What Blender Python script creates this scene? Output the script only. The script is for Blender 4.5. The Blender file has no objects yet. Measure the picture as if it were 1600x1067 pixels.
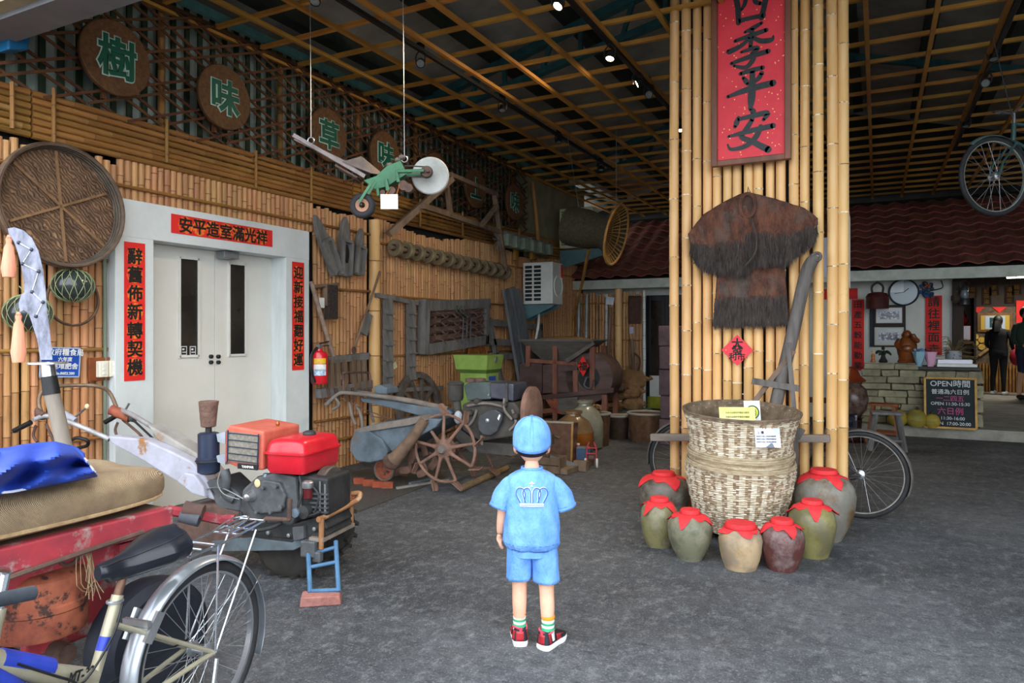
import bpy, math, random
from mathutils import Vector as V, Matrix
random.seed(7)
RND = random.Random(11)
PI = math.pi
sc = bpy.context.scene
COL = sc.collection

# ------------------------------------------------------------------ camera, sky, exposure
F = 1110.0                      # focal length in pixels of the 1600 px wide frame
H = 1.40                        # eye height
YAW = math.atan(570 / F)
SN, CS = math.sin(YAW), math.cos(YAW)
cd = bpy.data.cameras.new('camera')
cd.sensor_width = 36.0
cd.lens = F / 1600 * 36
cd.shift_y = -12.5 / 1600
cd.clip_end = 200
cam = bpy.data.objects.new('camera', cd)
cam.location = (0, 0, H)
cam.rotation_euler = (PI / 2, 0, YAW)
COL.objects.link(cam)
sc.camera = cam

wd = bpy.data.worlds.new('overcast_sky')
sc.world = wd
wd.use_nodes = True
bg = wd.node_tree.nodes['Background']
bg.inputs[0].default_value = (0.86, 0.93, 1.0, 1)
bg.inputs[1].default_value = 3.6
vs = sc.view_settings
vs.view_transform = 'Standard'
vs.look = 'None'
vs.gamma = 1.0
vs.use_curve_mapping = False
vs.exposure = 0.55
sc.cycles.max_bounces = 7
sc.cycles.diffuse_bounces = 5
sc.cycles.use_denoising = True

# ------------------------------------------------------------------ measuring helpers
def ray(u, v):
    a = (u - 800) / F
    return V((-SN + a * CS, CS + a * SN, (521.0 - v) / F))
def WL(u, v, x=-5.0):           # point on a plane parallel to the left wall
    d = ray(u, v); return V((0, 0, H)) + d * (x / d.x)
def BY(u, v, y):                # point on a plane parallel to the back wall
    d = ray(u, v); return V((0, 0, H)) + d * (y / d.y)
def GZ(u, v, z=0.0):            # point on a level plane
    d = ray(u, v); return V((0, 0, H)) + d * ((z - H) / d.z)
def DP(u, v, t):                # point at a given distance ahead
    return V((0, 0, H)) + ray(u, v) * t

# ------------------------------------------------------------------ colours and materials
def lin(c):
    c = c / 255.0
    return c / 12.92 if c <= 0.04045 else ((c + 0.055) / 1.055) ** 2.4
def rgb(h):
    if isinstance(h, tuple): return h
    return tuple(lin(int(h[i:i + 2], 16)) for i in (0, 2, 4)) + (1.0,)
MATS = {}
def M(name, c1, c2=None, sc_=8.0, rough=0.7, metal=0.0, bump=0.0, bsc=None, var=0.0, stretch=(1, 1, 1), detail=4.0,
      lo=0.35, hi=0.65, spec=0.4, coat=0.0, emit=0.0, trans=0.0, weave=None, c3=None, s3=3.0, l3=0.6, h3=0.68):
    if name in MATS: return MATS[name]
    m = bpy.data.materials.new(name); m.use_nodes = True
    nt = m.node_tree; N = nt.nodes; L = nt.links
    b = N['Principled BSDF']
    b.inputs['Roughness'].default_value = rough
    b.inputs['Metallic'].default_value = metal
    b.inputs['Specular IOR Level'].default_value = spec
    b.inputs['Coat Weight'].default_value = coat
    b.inputs['Coat Roughness'].default_value = 0.12
    if trans: b.inputs['Transmission Weight'].default_value = trans
    col = None
    tc = N.new('ShaderNodeTexCoord'); mp = N.new('ShaderNodeMapping')
    mp.inputs['Scale'].default_value = stretch
    L.new(tc.outputs['Object'], mp.inputs['Vector'])
    rampf = None
    if c2:
        nz = N.new('ShaderNodeTexNoise'); nz.inputs['Scale'].default_value = sc_
        nz.inputs['Detail'].default_value = detail; nz.inputs['Roughness'].default_value = 0.65
        L.new(mp.outputs[0], nz.inputs['Vector'])
        mr = N.new('ShaderNodeMapRange'); mr.inputs[1].default_value = lo; mr.inputs[2].default_value = hi
        L.new(nz.outputs[0], mr.inputs[0])
        mx = N.new('ShaderNodeMix'); mx.data_type = 'RGBA'
        mx.inputs[6].default_value = rgb(c1); mx.inputs[7].default_value = rgb(c2)
        L.new(mr.outputs[0], mx.inputs[0]); col = mx.outputs[2]
        if c3:
            n3 = N.new('ShaderNodeTexNoise'); n3.inputs['Scale'].default_value = s3; n3.inputs['Detail'].default_value = 6
            n3.inputs['Roughness'].default_value = 0.7
            L.new(tc.outputs['Object'], n3.inputs['Vector'])
            m3 = N.new('ShaderNodeMapRange'); m3.inputs[1].default_value = l3; m3.inputs[2].default_value = h3
            L.new(n3.outputs[0], m3.inputs[0])
            x3 = N.new('ShaderNodeMix'); x3.data_type = 'RGBA'
            L.new(col, x3.inputs[6]); x3.inputs[7].default_value = rgb(c3)
            L.new(m3.outputs[0], x3.inputs[0]); col = x3.outputs[2]
    if weave:
        wv = N.new('ShaderNodeTexWave'); wv.wave_type = 'BANDS'; wv.bands_direction = weave[1]
        wv.inputs['Scale'].default_value = weave[0]; wv.inputs['Distortion'].default_value = weave[2]
        wv.inputs['Detail'].default_value = 1.0
        L.new(tc.outputs['Object'], wv.inputs['Vector'])
        mw = N.new('ShaderNodeMix'); mw.data_type = 'RGBA'; mw.blend_type = 'MULTIPLY'
        mw.inputs[0].default_value = weave[3]
        if col: L.new(col, mw.inputs[6])
        else: mw.inputs[6].default_value = rgb(c1)
        L.new(wv.outputs[0], mw.inputs[7]); col = mw.outputs[2]
        rampf = wv.outputs[0]
    if var:
        oi = N.new('ShaderNodeObjectInfo'); hs = N.new('ShaderNodeHueSaturation')
        a1 = N.new('ShaderNodeMapRange'); a1.inputs[3].default_value = 1 - var; a1.inputs[4].default_value = 1 + var * 0.7
        L.new(oi.outputs['Random'], a1.inputs[0]); L.new(a1.outputs[0], hs.inputs['Value'])
        a2 = N.new('ShaderNodeMath'); a2.operation = 'MULTIPLY'; a2.inputs[1].default_value = 17.31
        a3 = N.new('ShaderNodeMath'); a3.operation = 'FRACT'
        a4 = N.new('ShaderNodeMapRange'); a4.inputs[3].default_value = 0.5 - var * 0.045; a4.inputs[4].default_value = 0.5 + var * 0.05
        L.new(oi.outputs['Random'], a2.inputs[0]); L.new(a2.outputs[0], a3.inputs[0]); L.new(a3.outputs[0], a4.inputs[0])
        L.new(a4.outputs[0], hs.inputs['Hue'])
        if col: L.new(col, hs.inputs['Color'])
        else: hs.inputs['Color'].default_value = rgb(c1)
        col = hs.outputs[0]
    if col: L.new(col, b.inputs['Base Color'])
    else: b.inputs['Base Color'].default_value = rgb(c1)
    if bump or rampf:
        bp = N.new('ShaderNodeBump'); bp.inputs['Strength'].default_value = bump if bump else 0.5
        bp.inputs['Distance'].default_value = 0.02
        if rampf: L.new(rampf, bp.inputs['Height'])
        else:
            nb = N.new('ShaderNodeTexNoise'); nb.inputs['Scale'].default_value = bsc or sc_ * 3; nb.inputs['Detail'].default_value = 6
            L.new(mp.outputs[0], nb.inputs['Vector']); L.new(nb.outputs[0], bp.inputs['Height'])
        L.new(bp.outputs[0], b.inputs['Normal'])
    if emit:
        b.inputs['Emission Color'].default_value = rgb(c1); b.inputs['Emission Strength'].default_value = emit
    MATS[name] = m
    return m

# ------------------------------------------------------------------ mesh builder
class MB:
    def __init__(s, X=None):
        s.v = []; s.f = []; s.mi = []; s.X = X
    def add(s, vs_, fs, mi=0):
        o = len(s.v)
        s.v += [V(p) for p in vs_] if s.X is None else [s.X @ V(p) for p in vs_]
        s.f += [tuple(i + o for i in f) for f in fs]
        s.mi += [mi] * len(fs)
        return s
    def box(s, c, d, mi=0, rz=0.0, rx=0.0, ry=0.0):
        x, y, z = d[0] / 2, d[1] / 2, d[2] / 2
        p = [V((a * x, b * y, e * z)) for a in (-1, 1) for b in (-1, 1) for e in (-1, 1)]
        if rz or rx or ry:
            m = Matrix.Rotation(rz, 3, 'Z') @ Matrix.Rotation(ry, 3, 'Y') @ Matrix.Rotation(rx, 3, 'X')
            p = [m @ q for q in p]
        c = V(c)
        return s.add([q + c for q in p], [(0, 1, 3, 2), (4, 6, 7, 5), (0, 4, 5, 1), (2, 3, 7, 6), (0, 2, 6, 4), (1, 5, 7, 3)], mi)
    def beam(s, p, q, w, h, up=(0, 0, 1), mi=0, w2=None, h2=None):
        p, q = V(p), V(q); d = (q - p).normalized(); up = V(up)
        if abs(d.dot(up)) > 0.98: up = V((1, 0, 0)) if abs(d.x) < 0.9 else V((0, 1, 0))
        a = d.cross(up).normalized(); b = a.cross(d)
        w2 = w if w2 is None else w2; h2 = h if h2 is None else h2
        P = [p + a * (i * w / 2) + b * (j * h / 2) for i, j in ((-1, -1), (1, -1), (1, 1), (-1, 1))]
        P += [q + a * (i * w2 / 2) + b * (j * h2 / 2) for i, j in ((-1, -1), (1, -1), (1, 1), (-1, 1))]
        return s.add(P, [(0, 1, 2, 3), (7, 6, 5, 4), (0, 4, 5, 1), (1, 5, 6, 2), (2, 6, 7, 3), (3, 7, 4, 0)], mi)
    def tube(s, pts, r, n=8, closed=False, mi=0, flat=None):
        P = [V(p) for p in pts]; k = len(P)
        rs = r if isinstance(r, (list, tuple)) else [r] * k
        T = []
        for i in range(k):
            a = P[(i - 1) % k] if (closed or i > 0) else P[i]
            b = P[(i + 1) % k] if (closed or i < k - 1) else P[i]
            T.append((b - a).normalized())
        up = V((0, 0, 1)) if abs(T[0].z) < 0.9 else V((1, 0, 0))
        nrm = (up - T[0] * up.dot(T[0])).normalized()
        vs_ = []
        for i in range(k):
            nrm = (nrm - T[i] * nrm.dot(T[i]))
            nrm = nrm.normalized() if nrm.length > 1e-6 else T[i].orthogonal().normalized()
            bn = T[i].cross(nrm)
            for j in range(n):
                an = 2 * PI * j / n
                e = (1, 1) if flat is None else flat
                vs_.append(P[i] + nrm * (math.cos(an) * rs[i] * e[0]) + bn * (math.sin(an) * rs[i] * e[1]))
        fs = []
        for i in range(k if closed else k - 1):
            i2 = (i + 1) % k
            for j in range(n):
                j2 = (j + 1) % n
                fs.append((i * n + j, i * n + j2, i2 * n + j2, i2 * n + j))
        if not closed:
            fs.append(tuple(range(n - 1, -1, -1))); fs.append(tuple((k - 1) * n + j for j in range(n)))
        return s.add(vs_, fs, mi)
    def lathe(s, prof, n=20, at=(0, 0, 0), ax='z', mi=0, mf=None, squash=(1, 1), wob=None, caps=True):
        vs_ = []; at = V(at)
        for i, (r, z) in enumerate(prof):
            for j in range(n):
                a = 2 * PI * j / n
                rr = r * (wob(a, z) if wob else 1)
                x, y = math.cos(a) * rr * squash[0], math.sin(a) * rr * squash[1]
                p = (x, y, z) if ax == 'z' else ((z, x, y) if ax == 'x' else (y, z, x))
                vs_.append(at + V(p))
        k = len(prof); fs = []; ms = []
        for i in range(k - 1):
            for j in range(n):
                j2 = (j + 1) % n
                fs.append((i * n + j, i * n + j2, (i + 1) * n + j2, (i + 1) * n + j)); ms.append(mf(i) if mf else mi)
        ring = prof[0] == prof[-1] or not caps
        if prof[0][0] > 1e-5 and not ring: fs.append(tuple(range(n - 1, -1, -1))); ms.append(mf(0) if mf else mi)
        if prof[-1][0] > 1e-5 and not ring: fs.append(tuple((k - 1) * n + j for j in range(n))); ms.append(mf(k - 2) if mf else mi)
        s.add(vs_, fs); s.mi[-len(fs):] = ms
        return s
    def ball(s, c, r, n=12, m=8, mi=0):
        r = r if isinstance(r, tuple) else (r, r, r)
        vs_ = [V(c) + V((0, 0, -r[2]))]
        for i in range(1, m):
            t = PI * i / m
            vs_ += [V(c) + V((math.sin(t) * math.cos(2 * PI * j / n) * r[0], math.sin(t) * math.sin(2 * PI * j / n) * r[1], -math.cos(t) * r[2])) for j in range(n)]
        vs_.append(V(c) + V((0, 0, r[2])))
        fs = [(0, 1 + (j + 1) % n, 1 + j) for j in range(n)]
        for i in range(m - 2):
            fs += [(1 + i * n + j, 1 + i * n + (j + 1) % n, 1 + (i + 1) * n + (j + 1) % n, 1 + (i + 1) * n + j) for j in range(n)]
        e = len(vs_) - 1; b = 1 + (m - 2) * n
        fs += [(e, b + j, b + (j + 1) % n) for j in range(n)]
        return s.add(vs_, fs, mi)
    def torus(s, c, R_, r, ax='z', n=32, m=8, mi=0, sq=(1, 1)):
        pts = []
        for i in range(n):
            a = 2 * PI * i / n; x, y = math.cos(a) * R_ * sq[0], math.sin(a) * R_ * sq[1]
            pts.append(V(c) + V({'z': (x, y, 0), 'x': (0, x, y), 'y': (x, 0, y)}[ax]))
        return s.tube(pts, r, m, closed=True, mi=mi)
    def prism(s, pts, d, o=(0, 0, 0), a=(1, 0, 0), b=(0, 0, 1), mi=0):
        a, b, o = V(a), V(b), V(o); nn = a.cross(b).normalized(); k = len(pts)
        vs_ = [o + a * x + b * y + nn * (d / 2) for x, y in pts] + [o + a * x + b * y - nn * (d / 2) for x, y in pts]
        fs = [tuple(range(k)), tuple(range(2 * k - 1, k - 1, -1))]
        fs += [(i, i + k, (i + 1) % k + k, (i + 1) % k) for i in range(k)]
        return s.add(vs_, fs, mi)
    def grid(s, fn, nu, nv, cu=False, mi=0, thick=None):
        vs_ = [V(fn(i / (nu if cu else nu - 1), j / (nv - 1))) for i in range(nu) for j in range(nv)]
        fs = []
        for i in range(nu if cu else nu - 1):
            for j in range(nv - 1):
                i2 = (i + 1) % nu
                fs.append((i * nv + j, i2 * nv + j, i2 * nv + j + 1, i * nv + j + 1))
        return s.add(vs_, fs, mi)
    def build(s, name, mat, parent=None, smooth=True, world=False, bevel=0, subd=0, thick=0, loc=None, ang=38):
        me = bpy.data.meshes.new(name)
        vs_ = s.v
        if world and parent is not None:
            mi_ = wm(parent).inverted(); vs_ = [mi_ @ p for p in vs_]
        me.from_pydata([tuple(p) for p in vs_], [], s.f)
        for m in (mat if isinstance(mat, (list, tuple)) else [mat]): me.materials.append(m)
        if any(s.mi): me.polygons.foreach_set('material_index', s.mi)
        if smooth:
            me.shade_smooth(); me.set_sharp_from_angle(angle=math.radians(ang))
        me.update()
        o = bpy.data.objects.new(name, me); COL.objects.link(o)
        if parent is not None: o.parent = parent
        if loc is not None: o.location = loc
        if thick:
            md = o.modifiers.new('thickness', 'SOLIDIFY'); md.thickness = thick; md.offset = 0
        if bevel:
            md = o.modifiers.new('edge', 'BEVEL'); md.width = bevel; md.segments = 2; md.limit_method = 'ANGLE'
        if subd:
            md = o.modifiers.new('soft', 'SUBSURF'); md.levels = subd; md.render_levels = subd
        return o
def wm(o):
    m = Matrix.Translation(o.location) @ o.rotation_euler.to_matrix().to_4x4()
    return m if o.parent is None else wm(o.parent) @ m
def tag(o, label=None, cat=None, group=None, kind=None):
    if label: o['label'] = label
    if cat: o['category'] = cat
    if group: o['group'] = group
    if kind: o['kind'] = kind
    return o
def thing(name, label, cat, loc=(0, 0, 0), rz=0.0, group=None, rx=0.0, ry=0.0):
    o = bpy.data.objects.new(name, None); COL.objects.link(o)
    o.empty_display_size = 0.1; o.location = loc; o.rotation_euler = (rx, ry, rz)
    return tag(o, label, cat, group)
def struct(o, label=None):
    o['kind'] = 'structure'
    if label: o['label'] = label
    return o
def inst(name, mesh, parent=None, loc=(0, 0, 0), rot=(0, 0, 0), scl=(1, 1, 1)):
    o = bpy.data.objects.new(name, mesh); COL.objects.link(o)
    o.parent = parent; o.location = loc; o.rotation_euler = rot; o.scale = scl
    return o
def copy_tree(o, parent=None):
    c = o.copy(); COL.objects.link(c); c.parent = parent
    for ch in list(o.children): copy_tree(ch, c)
    return c
_tc = {}
def text_mesh(body, size, bold=0.0, depth=0.001, sp=1.0):
    k = (body, size, bold, sp)
    if k in _tc: return _tc[k]
    cu = bpy.data.curves.new('lettering', 'FONT'); cu.body = body; cu.size = size
    cu.bevel_depth = bold * size; cu.bevel_resolution = 0; cu.extrude = depth; cu.resolution_u = 3
    cu.align_x = 'CENTER'; cu.align_y = 'CENTER'; cu.space_line = sp
    o = bpy.data.objects.new('lettering', cu); COL.objects.link(o)
    me = bpy.data.meshes.new_from_object(o.evaluated_get(bpy.context.evaluated_depsgraph_get()))
    bpy.data.objects.remove(o); bpy.data.curves.remove(cu)
    # centre the ink
    if len(me.vertices):
        xs = [v.co.x for v in me.vertices]; ys = [v.co.y for v in me.vertices]
        cx, cy = (min(xs) + max(xs)) / 2, (min(ys) + max(ys)) / 2
        zm = max(abs(v.co.z) for v in me.vertices) or 1.0
        for v in me.vertices: v.co.x -= cx; v.co.y -= cy; v.co.z *= 0.0012 / zm
    _tc[k] = me
    return me
def letter(parent, body, size, mat, pos, right=(0, 1, 0), up=(0, 0, 1), bold=0.02, name='lettering', world=True, sx=1.0, sp=1.0):
    me = text_mesh(body, size, bold, sp=sp)
    if not me.materials: me.materials.append(mat)
    elif me.materials[0] != mat:
        me = me.copy(); me.materials[0] = mat
    r, u = V(right).normalized(), V(up).normalized(); n = r.cross(u)
    m = Matrix((r * sx, u, n)).transposed().to_4x4(); m.translation = V(pos)
    if world and parent is not None: m = wm(parent).inverted() @ m
    o = bpy.data.objects.new(name, me); COL.objects.link(o); o.parent = parent
    o.matrix_basis = m
    return o
def arc(c, r, a0, a1, n, ax='y'):
    out = []
    for i in range(n + 1):
        a = a0 + (a1 - a0) * i / n; x, y = math.cos(a) * r, math.sin(a) * r
        out.append(V(c) + V({'z': (x, y, 0), 'x': (0, x, y), 'y': (x, 0, y)}[ax]))
    return out
def smoothpts(pts, k=4):                       # Catmull-Rom through the points
    P = [V(p) for p in pts]; out = []
    for i in range(len(P) - 1):
        a, b, c, d = P[max(i - 1, 0)], P[i], P[i + 1], P[min(i + 2, len(P) - 1)]
        for j in range(k):
            t = j / k
            out.append(0.5 * ((2 * b) + (c - a) * t + (2 * a - 5 * b + 4 * c - d) * t * t + (3 * b - a - 3 * c + d) * t ** 3))
    return out + [P[-1]]
_pc = {}
def pole_mesh(L, r, mats, var=0, step=0.33, n=9, taper=0.04):
    k = (round(L, 2), r, mats[0].name, var)
    if k in _pc: return _pc[k]
    rr = random.Random(hash((round(L * 100), int(r * 1e4), var)) & 0xffff)
    prof = [(r, 0.0)]; ms = []; z = step * (0.25 + 0.7 * rr.random())
    while z < L - 0.03:
        q = r * (1 - taper * z / L)
        prof += [(q * 0.985, z - 0.008), (q * 1.06, z - 0.003), (q * 1.045, z + 0.004), (q * 0.985, z + 0.009)]
        ms += [0, 0, 1, 0]; z += step * (0.82 + 0.36 * rr.random())
    prof.append((r * (1 - taper), L)); ms.append(0)
    b = MB(); b.lathe(prof, n, mf=lambda i: ms[min(i, len(ms) - 1)])
    bx, by = (rr.random() - .5) * 0.012 * L, (rr.random() - .5) * 0.006 * L
    for p in b.v:
        t = math.sin(PI * p.z / L); p.x += bx * t * 0.5; p.y += by * t * 0.5
    o = b.build('bamboo_pole', mats); me = o.data; bpy.data.objects.remove(o)
    _pc[k] = me
    return me
# ------------------------------------------------------------------ materials of the place
m_bam = M('bamboo_tan', 'C99766', 'A87448', 5, 0.55, bump=0.15, bsc=30, var=0.2, stretch=(1, 1, 0.12), c3='7A5A3E', s3=4, l3=0.58, h3=0.8)
m_bamn = M('bamboo_node', '8A6244', '5E4530', 20, 0.7, var=0.2)
m_bamy = M('bamboo_yellow', 'DDB278', 'CC9C62', 4, 0.42, bump=0.05, var=0.13, stretch=(1, 1, 0.15), c3='B08550', s3=5, l3=0.6, h3=0.8)
m_bamyn = M('bamboo_yellow_node', 'E8DFC8', '6B5535', 30, 0.6, lo=0.42, hi=0.55)
m_bamo = M('bamboo_amber', 'A5783A', '7C542A', 6, 0.55, bump=0.1, var=0.22, stretch=(1, 1, 0.12), c3='5B4A33', s3=4, l3=0.6, h3=0.8)
m_slat = M('wood_slat', 'D09842', 'A66E2C', 4, 0.65, var=0.2, stretch=(0.3, 0.3, 1))
m_lath = M('lath_brown', '6E4426', '4A2C1A', 8, 0.75, var=0.25)
m_dark = M('dark_void', '2A2724', '1E1C1A', 5, 0.9)
m_roof = M('roof_underside', 'A8A69C', '86847A', 1.6, 0.85, bump=0.15, bsc=6)
m_purlin = M('purlin_dark', '2E3A33', '1D2420', 4, 0.7)
m_teal = M('steel_teal', '2E6468', '1F484C', 6, 0.55)
m_tealp = M('steel_teal_pale', '5C8F88', '4B7A76', 6, 0.6)
m_pale = M('panel_pale', 'B9C2B4', '98A497', 3, 0.75)
m_dgreen = M('valley_green', '31452F', '22301F', 4, 0.75)
m_grey = M('door_grey', 'D5DAD9', 'C6CCCB', 3, 0.5, stretch=(8, 1, 1))
m_leaf = M('door_leaf', 'DAD8D0', 'D2D0C7', 2, 0.42)
m_glass = M('door_glass', '3A332C', '24211E', 2, rough=0.05, spec=0.7)
m_white = M('white_paint', 'E4E5E0', 'D2D3CC', 4, 0.5)
m_black = M('black_metal', '1B1C1E', '111214', 10, 0.5)
m_red = M('red_paper', 'E02A22', 'D2221C', 6, 0.7)
m_ink = M('ink_black', '17130F', None, rough=0.6)
m_gold = M('gold_print', 'E9A02C', 'E0761E', 60, 0.55)
m_flr = None

# ------------------------------------------------------------------ floor
def floor_material():
    m = bpy.data.materials.new('worn_asphalt'); m.use_nodes = True
    nt = m.node_tree; N = nt.nodes; L = nt.links; b = N['Principled BSDF']
    tc = N.new('ShaderNodeTexCoord')
    def noise(s, d, r=0.6, st=None):
        n = N.new('ShaderNodeTexNoise'); n.inputs['Scale'].default_value = s; n.inputs['Detail'].default_value = d
        n.inputs['Roughness'].default_value = r
        if st:
            mp = N.new('ShaderNodeMapping'); mp.inputs['Scale'].default_value = st
            L.new(tc.outputs['Object'], mp.inputs[0]); L.new(mp.outputs[0], n.inputs['Vector'])
        else: L.new(tc.outputs['Object'], n.inputs['Vector'])
        return n.outputs[0]
    def rng(x, a, b_, c=0, d=1):
        q = N.new('ShaderNodeMapRange'); q.inputs[1].default_value = a; q.inputs[2].default_value = b_
        q.inputs[3].default_value = c; q.inputs[4].default_value = d; L.new(x, q.inputs[0]); return q.outputs[0]
    def mix(f, a, b_):
        q = N.new('ShaderNodeMix'); q.data_type = 'RGBA'; L.new(f, q.inputs[0])
        for i, x in ((6, a), (7, b_)):
            if isinstance(x, tuple): q.inputs[i].default_value = x
            else: L.new(x, q.inputs[i])
        return q.outputs[2]
    c = mix(rng(noise(0.45, 6, 0.7), 0.38, 0.66), rgb('36383C'), rgb('636569'))      # big worn patches
    c = mix(rng(noise(16, 8, 0.8, (1, .6, 1)), 0.50, 0.72), c, rgb('828386'))                     # lighter scuffs
    c = mix(rng(noise(12, 8, 0.85, (1, 1.8, 1)), 0.50, 0.66), c, rgb('2E2F32'))          # dark stains
    c = mix(rng(noise(90, 3, 0.7), 0.56, 0.74, 0, 0.75), c, rgb('A3A29C'))                 # aggregate
    c = mix(rng(noise(120, 2, 0.6), 0.58, 0.7, 0, 0.6), c, rgb('232427'))
    L.new(c, b.inputs['Base Color'])
    r = rng(noise(2.2, 5), 0.35, 0.65, 0.6, 0.9); L.new(r, b.inputs['Roughness'])
    b.inputs['Specular IOR Level'].default_value = 0.35
    bp = N.new('ShaderNodeBump'); bp.inputs['Strength'].default_value = 0.55; bp.inputs['Distance'].default_value = 0.012
    ad = N.new('ShaderNodeMath'); ad.operation = 'ADD'
    L.new(noise(70, 4, 0.7), ad.inputs[0]); L.new(noise(9, 5, 0.7), ad.inputs[1]); L.new(ad.outputs[0], bp.inputs['Height'])
    L.new(bp.outputs[0], b.inputs['Normal'])
    return m
fb = MB(); fb.add([(-40, -40, 0), (40, -40, 0), (40, 16, 0), (-40, 16, 0)], [(0, 1, 2, 3)])
struct(fb.build('floor', floor_material(), smooth=False), 'worn dark grey asphalt floor')

# ------------------------------------------------------------------ left wall: bamboo cladding, rails, lattice
XW = -5.0
wl = MB()
wl.box((-5.16, 2.26, 1.38), (0.16, 2.2, 2.76)); wl.box((-5.16, 9.2, 1.38), (0.16, 7.8, 2.76)); wl.box((-5.16, 4.35, 2.6), (0.16, 2.1, 0.32))
wall_left = struct(wl.build('wall_left', m_dark, smooth=False), 'left wall clad in upright bamboo poles')
mt = (m_bam, m_bamn)
y = 1.15
k = 0
DY0, DY1 = 3.36, 5.35                          # door surround
while y < 12.55:
    r = 0.0255 + 0.004 * RND.random()
    in_door = DY0 - 0.03 < y < DY1 + 0.03
    if abs(y - 6.33) < 0.075: y += 0.15; continue
    top = 2.66 + RND.uniform(-0.02, 0.02) + (0.06 * math.sin(y * 2.3) if y > 6.4 else 0)
    v_ = k % 7
    if in_door:
        me = pole_mesh(0.31, 0.027, mt, v_, 0.22)
        inst('bamboo_pole', me, wall_left, (XW - 0.01, y, 2.40 + RND.uniform(0, 0.01)), (0, 0, RND.random() * 6))
    else:
        me = pole_mesh(2.68, 0.027, mt, v_, 0.30)
        inst('bamboo_pole', me, wall_left, (XW - 0.01 + RND.uniform(-.006, .006), y, 0.0), (0, RND.uniform(-.003, .003), RND.random() * 6), (r / 0.0285, r / 0.0285, top / 2.68))
    k += 1; y += 0.0555 if y < 6.4 else 0.053
# thick post
inst('corner_post', pole_mesh(2.66, 0.068, (m_bamy, m_bamn), 3, 0.5, n=14), wall_left, (XW + 0.03, 6.33, 0))
# horizontal courses above
for i in range(7):
    z = 2.715 + i * 0.0465
    for a, b_ in ((1.0, 2.72), (2.735, 5.95), (5.97, 9.1), (9.12, 12.5)):
        me = pole_mesh(3.4, 0.0235, (m_bamo, m_bamn), i + int(a) * 3, 0.5)
        inst('bamboo_course', me, wall_left, (XW + 0.012 + RND.uniform(-.004, .004), a, z), (-PI / 2, 0, 0), (1, 1, (b_ - a) / 3.4))
# thin rails tied across the uprights, battens across the courses
for z, a, b_ in ((2.50, 1.0, 6.25), (1.93, 1.0, 3.3), (1.29, 1.0, 3.33), (0.66, 1.0, 3.35), (2.42, 6.42, 12.5), (1.86, 5.38, 6.25), (1.83, 6.42, 10.4), (1.16, 5.38, 6.25), (1.14, 6.42, 12.5), (0.52, 5.38, 6.25), (0.3, 5.7, 8)):
    me = pole_mesh(3.4, 0.0135, (m_bamo, m_bamn), int(z * 10), 0.4, n=7)
    inst('binding_rail', me, wall_left, (XW + 0.031, a, z), (-PI / 2 + RND.uniform(-.004, .004), 0, 0), (1, 1, (b_ - a) / 3.4))
for yy, z0, z1 in ((2.60, 2.72, 3.02), (2.86, 2.68, 3.06), (3.72, 2.74, 3.08), (4.62, 2.7, 3.04), (5.32, 2.7, 3.04), (6.1, 2.7, 3.04), (7.2, 2.7, 3.04), (8.2, 2.7, 3.04), (9.3, 2.7, 3.04), (9.9, 2.7, 3.04)):
    inst('batten', pole_mesh(0.34, 0.014, (m_bamo, m_bamn), 1, 0.2, n=7), wall_left, (XW + 0.045, yy, z0), (0, 0, 0), (1, 1, (z1 - z0) / 0.34))
# lattice above with pale corrugated panel behind
pb = MB()
ys = [1.0 + i * 0.0325 for i in range(360)]
prof = [0, 0.0, 0.018, 0.018]
pb.add([(-5.24 + prof[i % 4], yy, zz) for i, yy in enumerate(ys) for zz in (2.76, 4.35)], [(2 * i, 2 * i + 2, 2 * i + 3, 2 * i + 1) for i in range(359)])
panel = struct(pb.build('wall_upper', m_pale, smooth=False), 'pale corrugated panel behind the lattice')
for i in range(64):  # added dark green strips stand for the dark corrugation valleys
    yy = 2.0 + i * 0.13
    if yy > 10.3: break
    b = MB(); b.box((0, 0, 0), (0.02, 0.042, 1.55)); 
    if i == 0: valley_me = b.build('valley_strip', m_dgreen, panel, smooth=False, loc=(-5.18, yy, 3.5)).data
    else: inst('valley_strip', valley_me, panel, (-5.18, yy, 3.5))
lattice = struct(MB().box((-4.985, 6.3, 3.99), (0.03, 8.2, 0.03)).build('wall_lattice', m_lath, smooth=False), 'brown crossed lath lattice over the wall top')
b = MB(); b.beam((0, -0.5, 0), (0, 0.5, 0), 0.012, 0.02); lo = b.build('lath', m_lath, lattice, smooth=False); lath_me = lo.data; bpy.data.objects.remove(lo)
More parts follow.
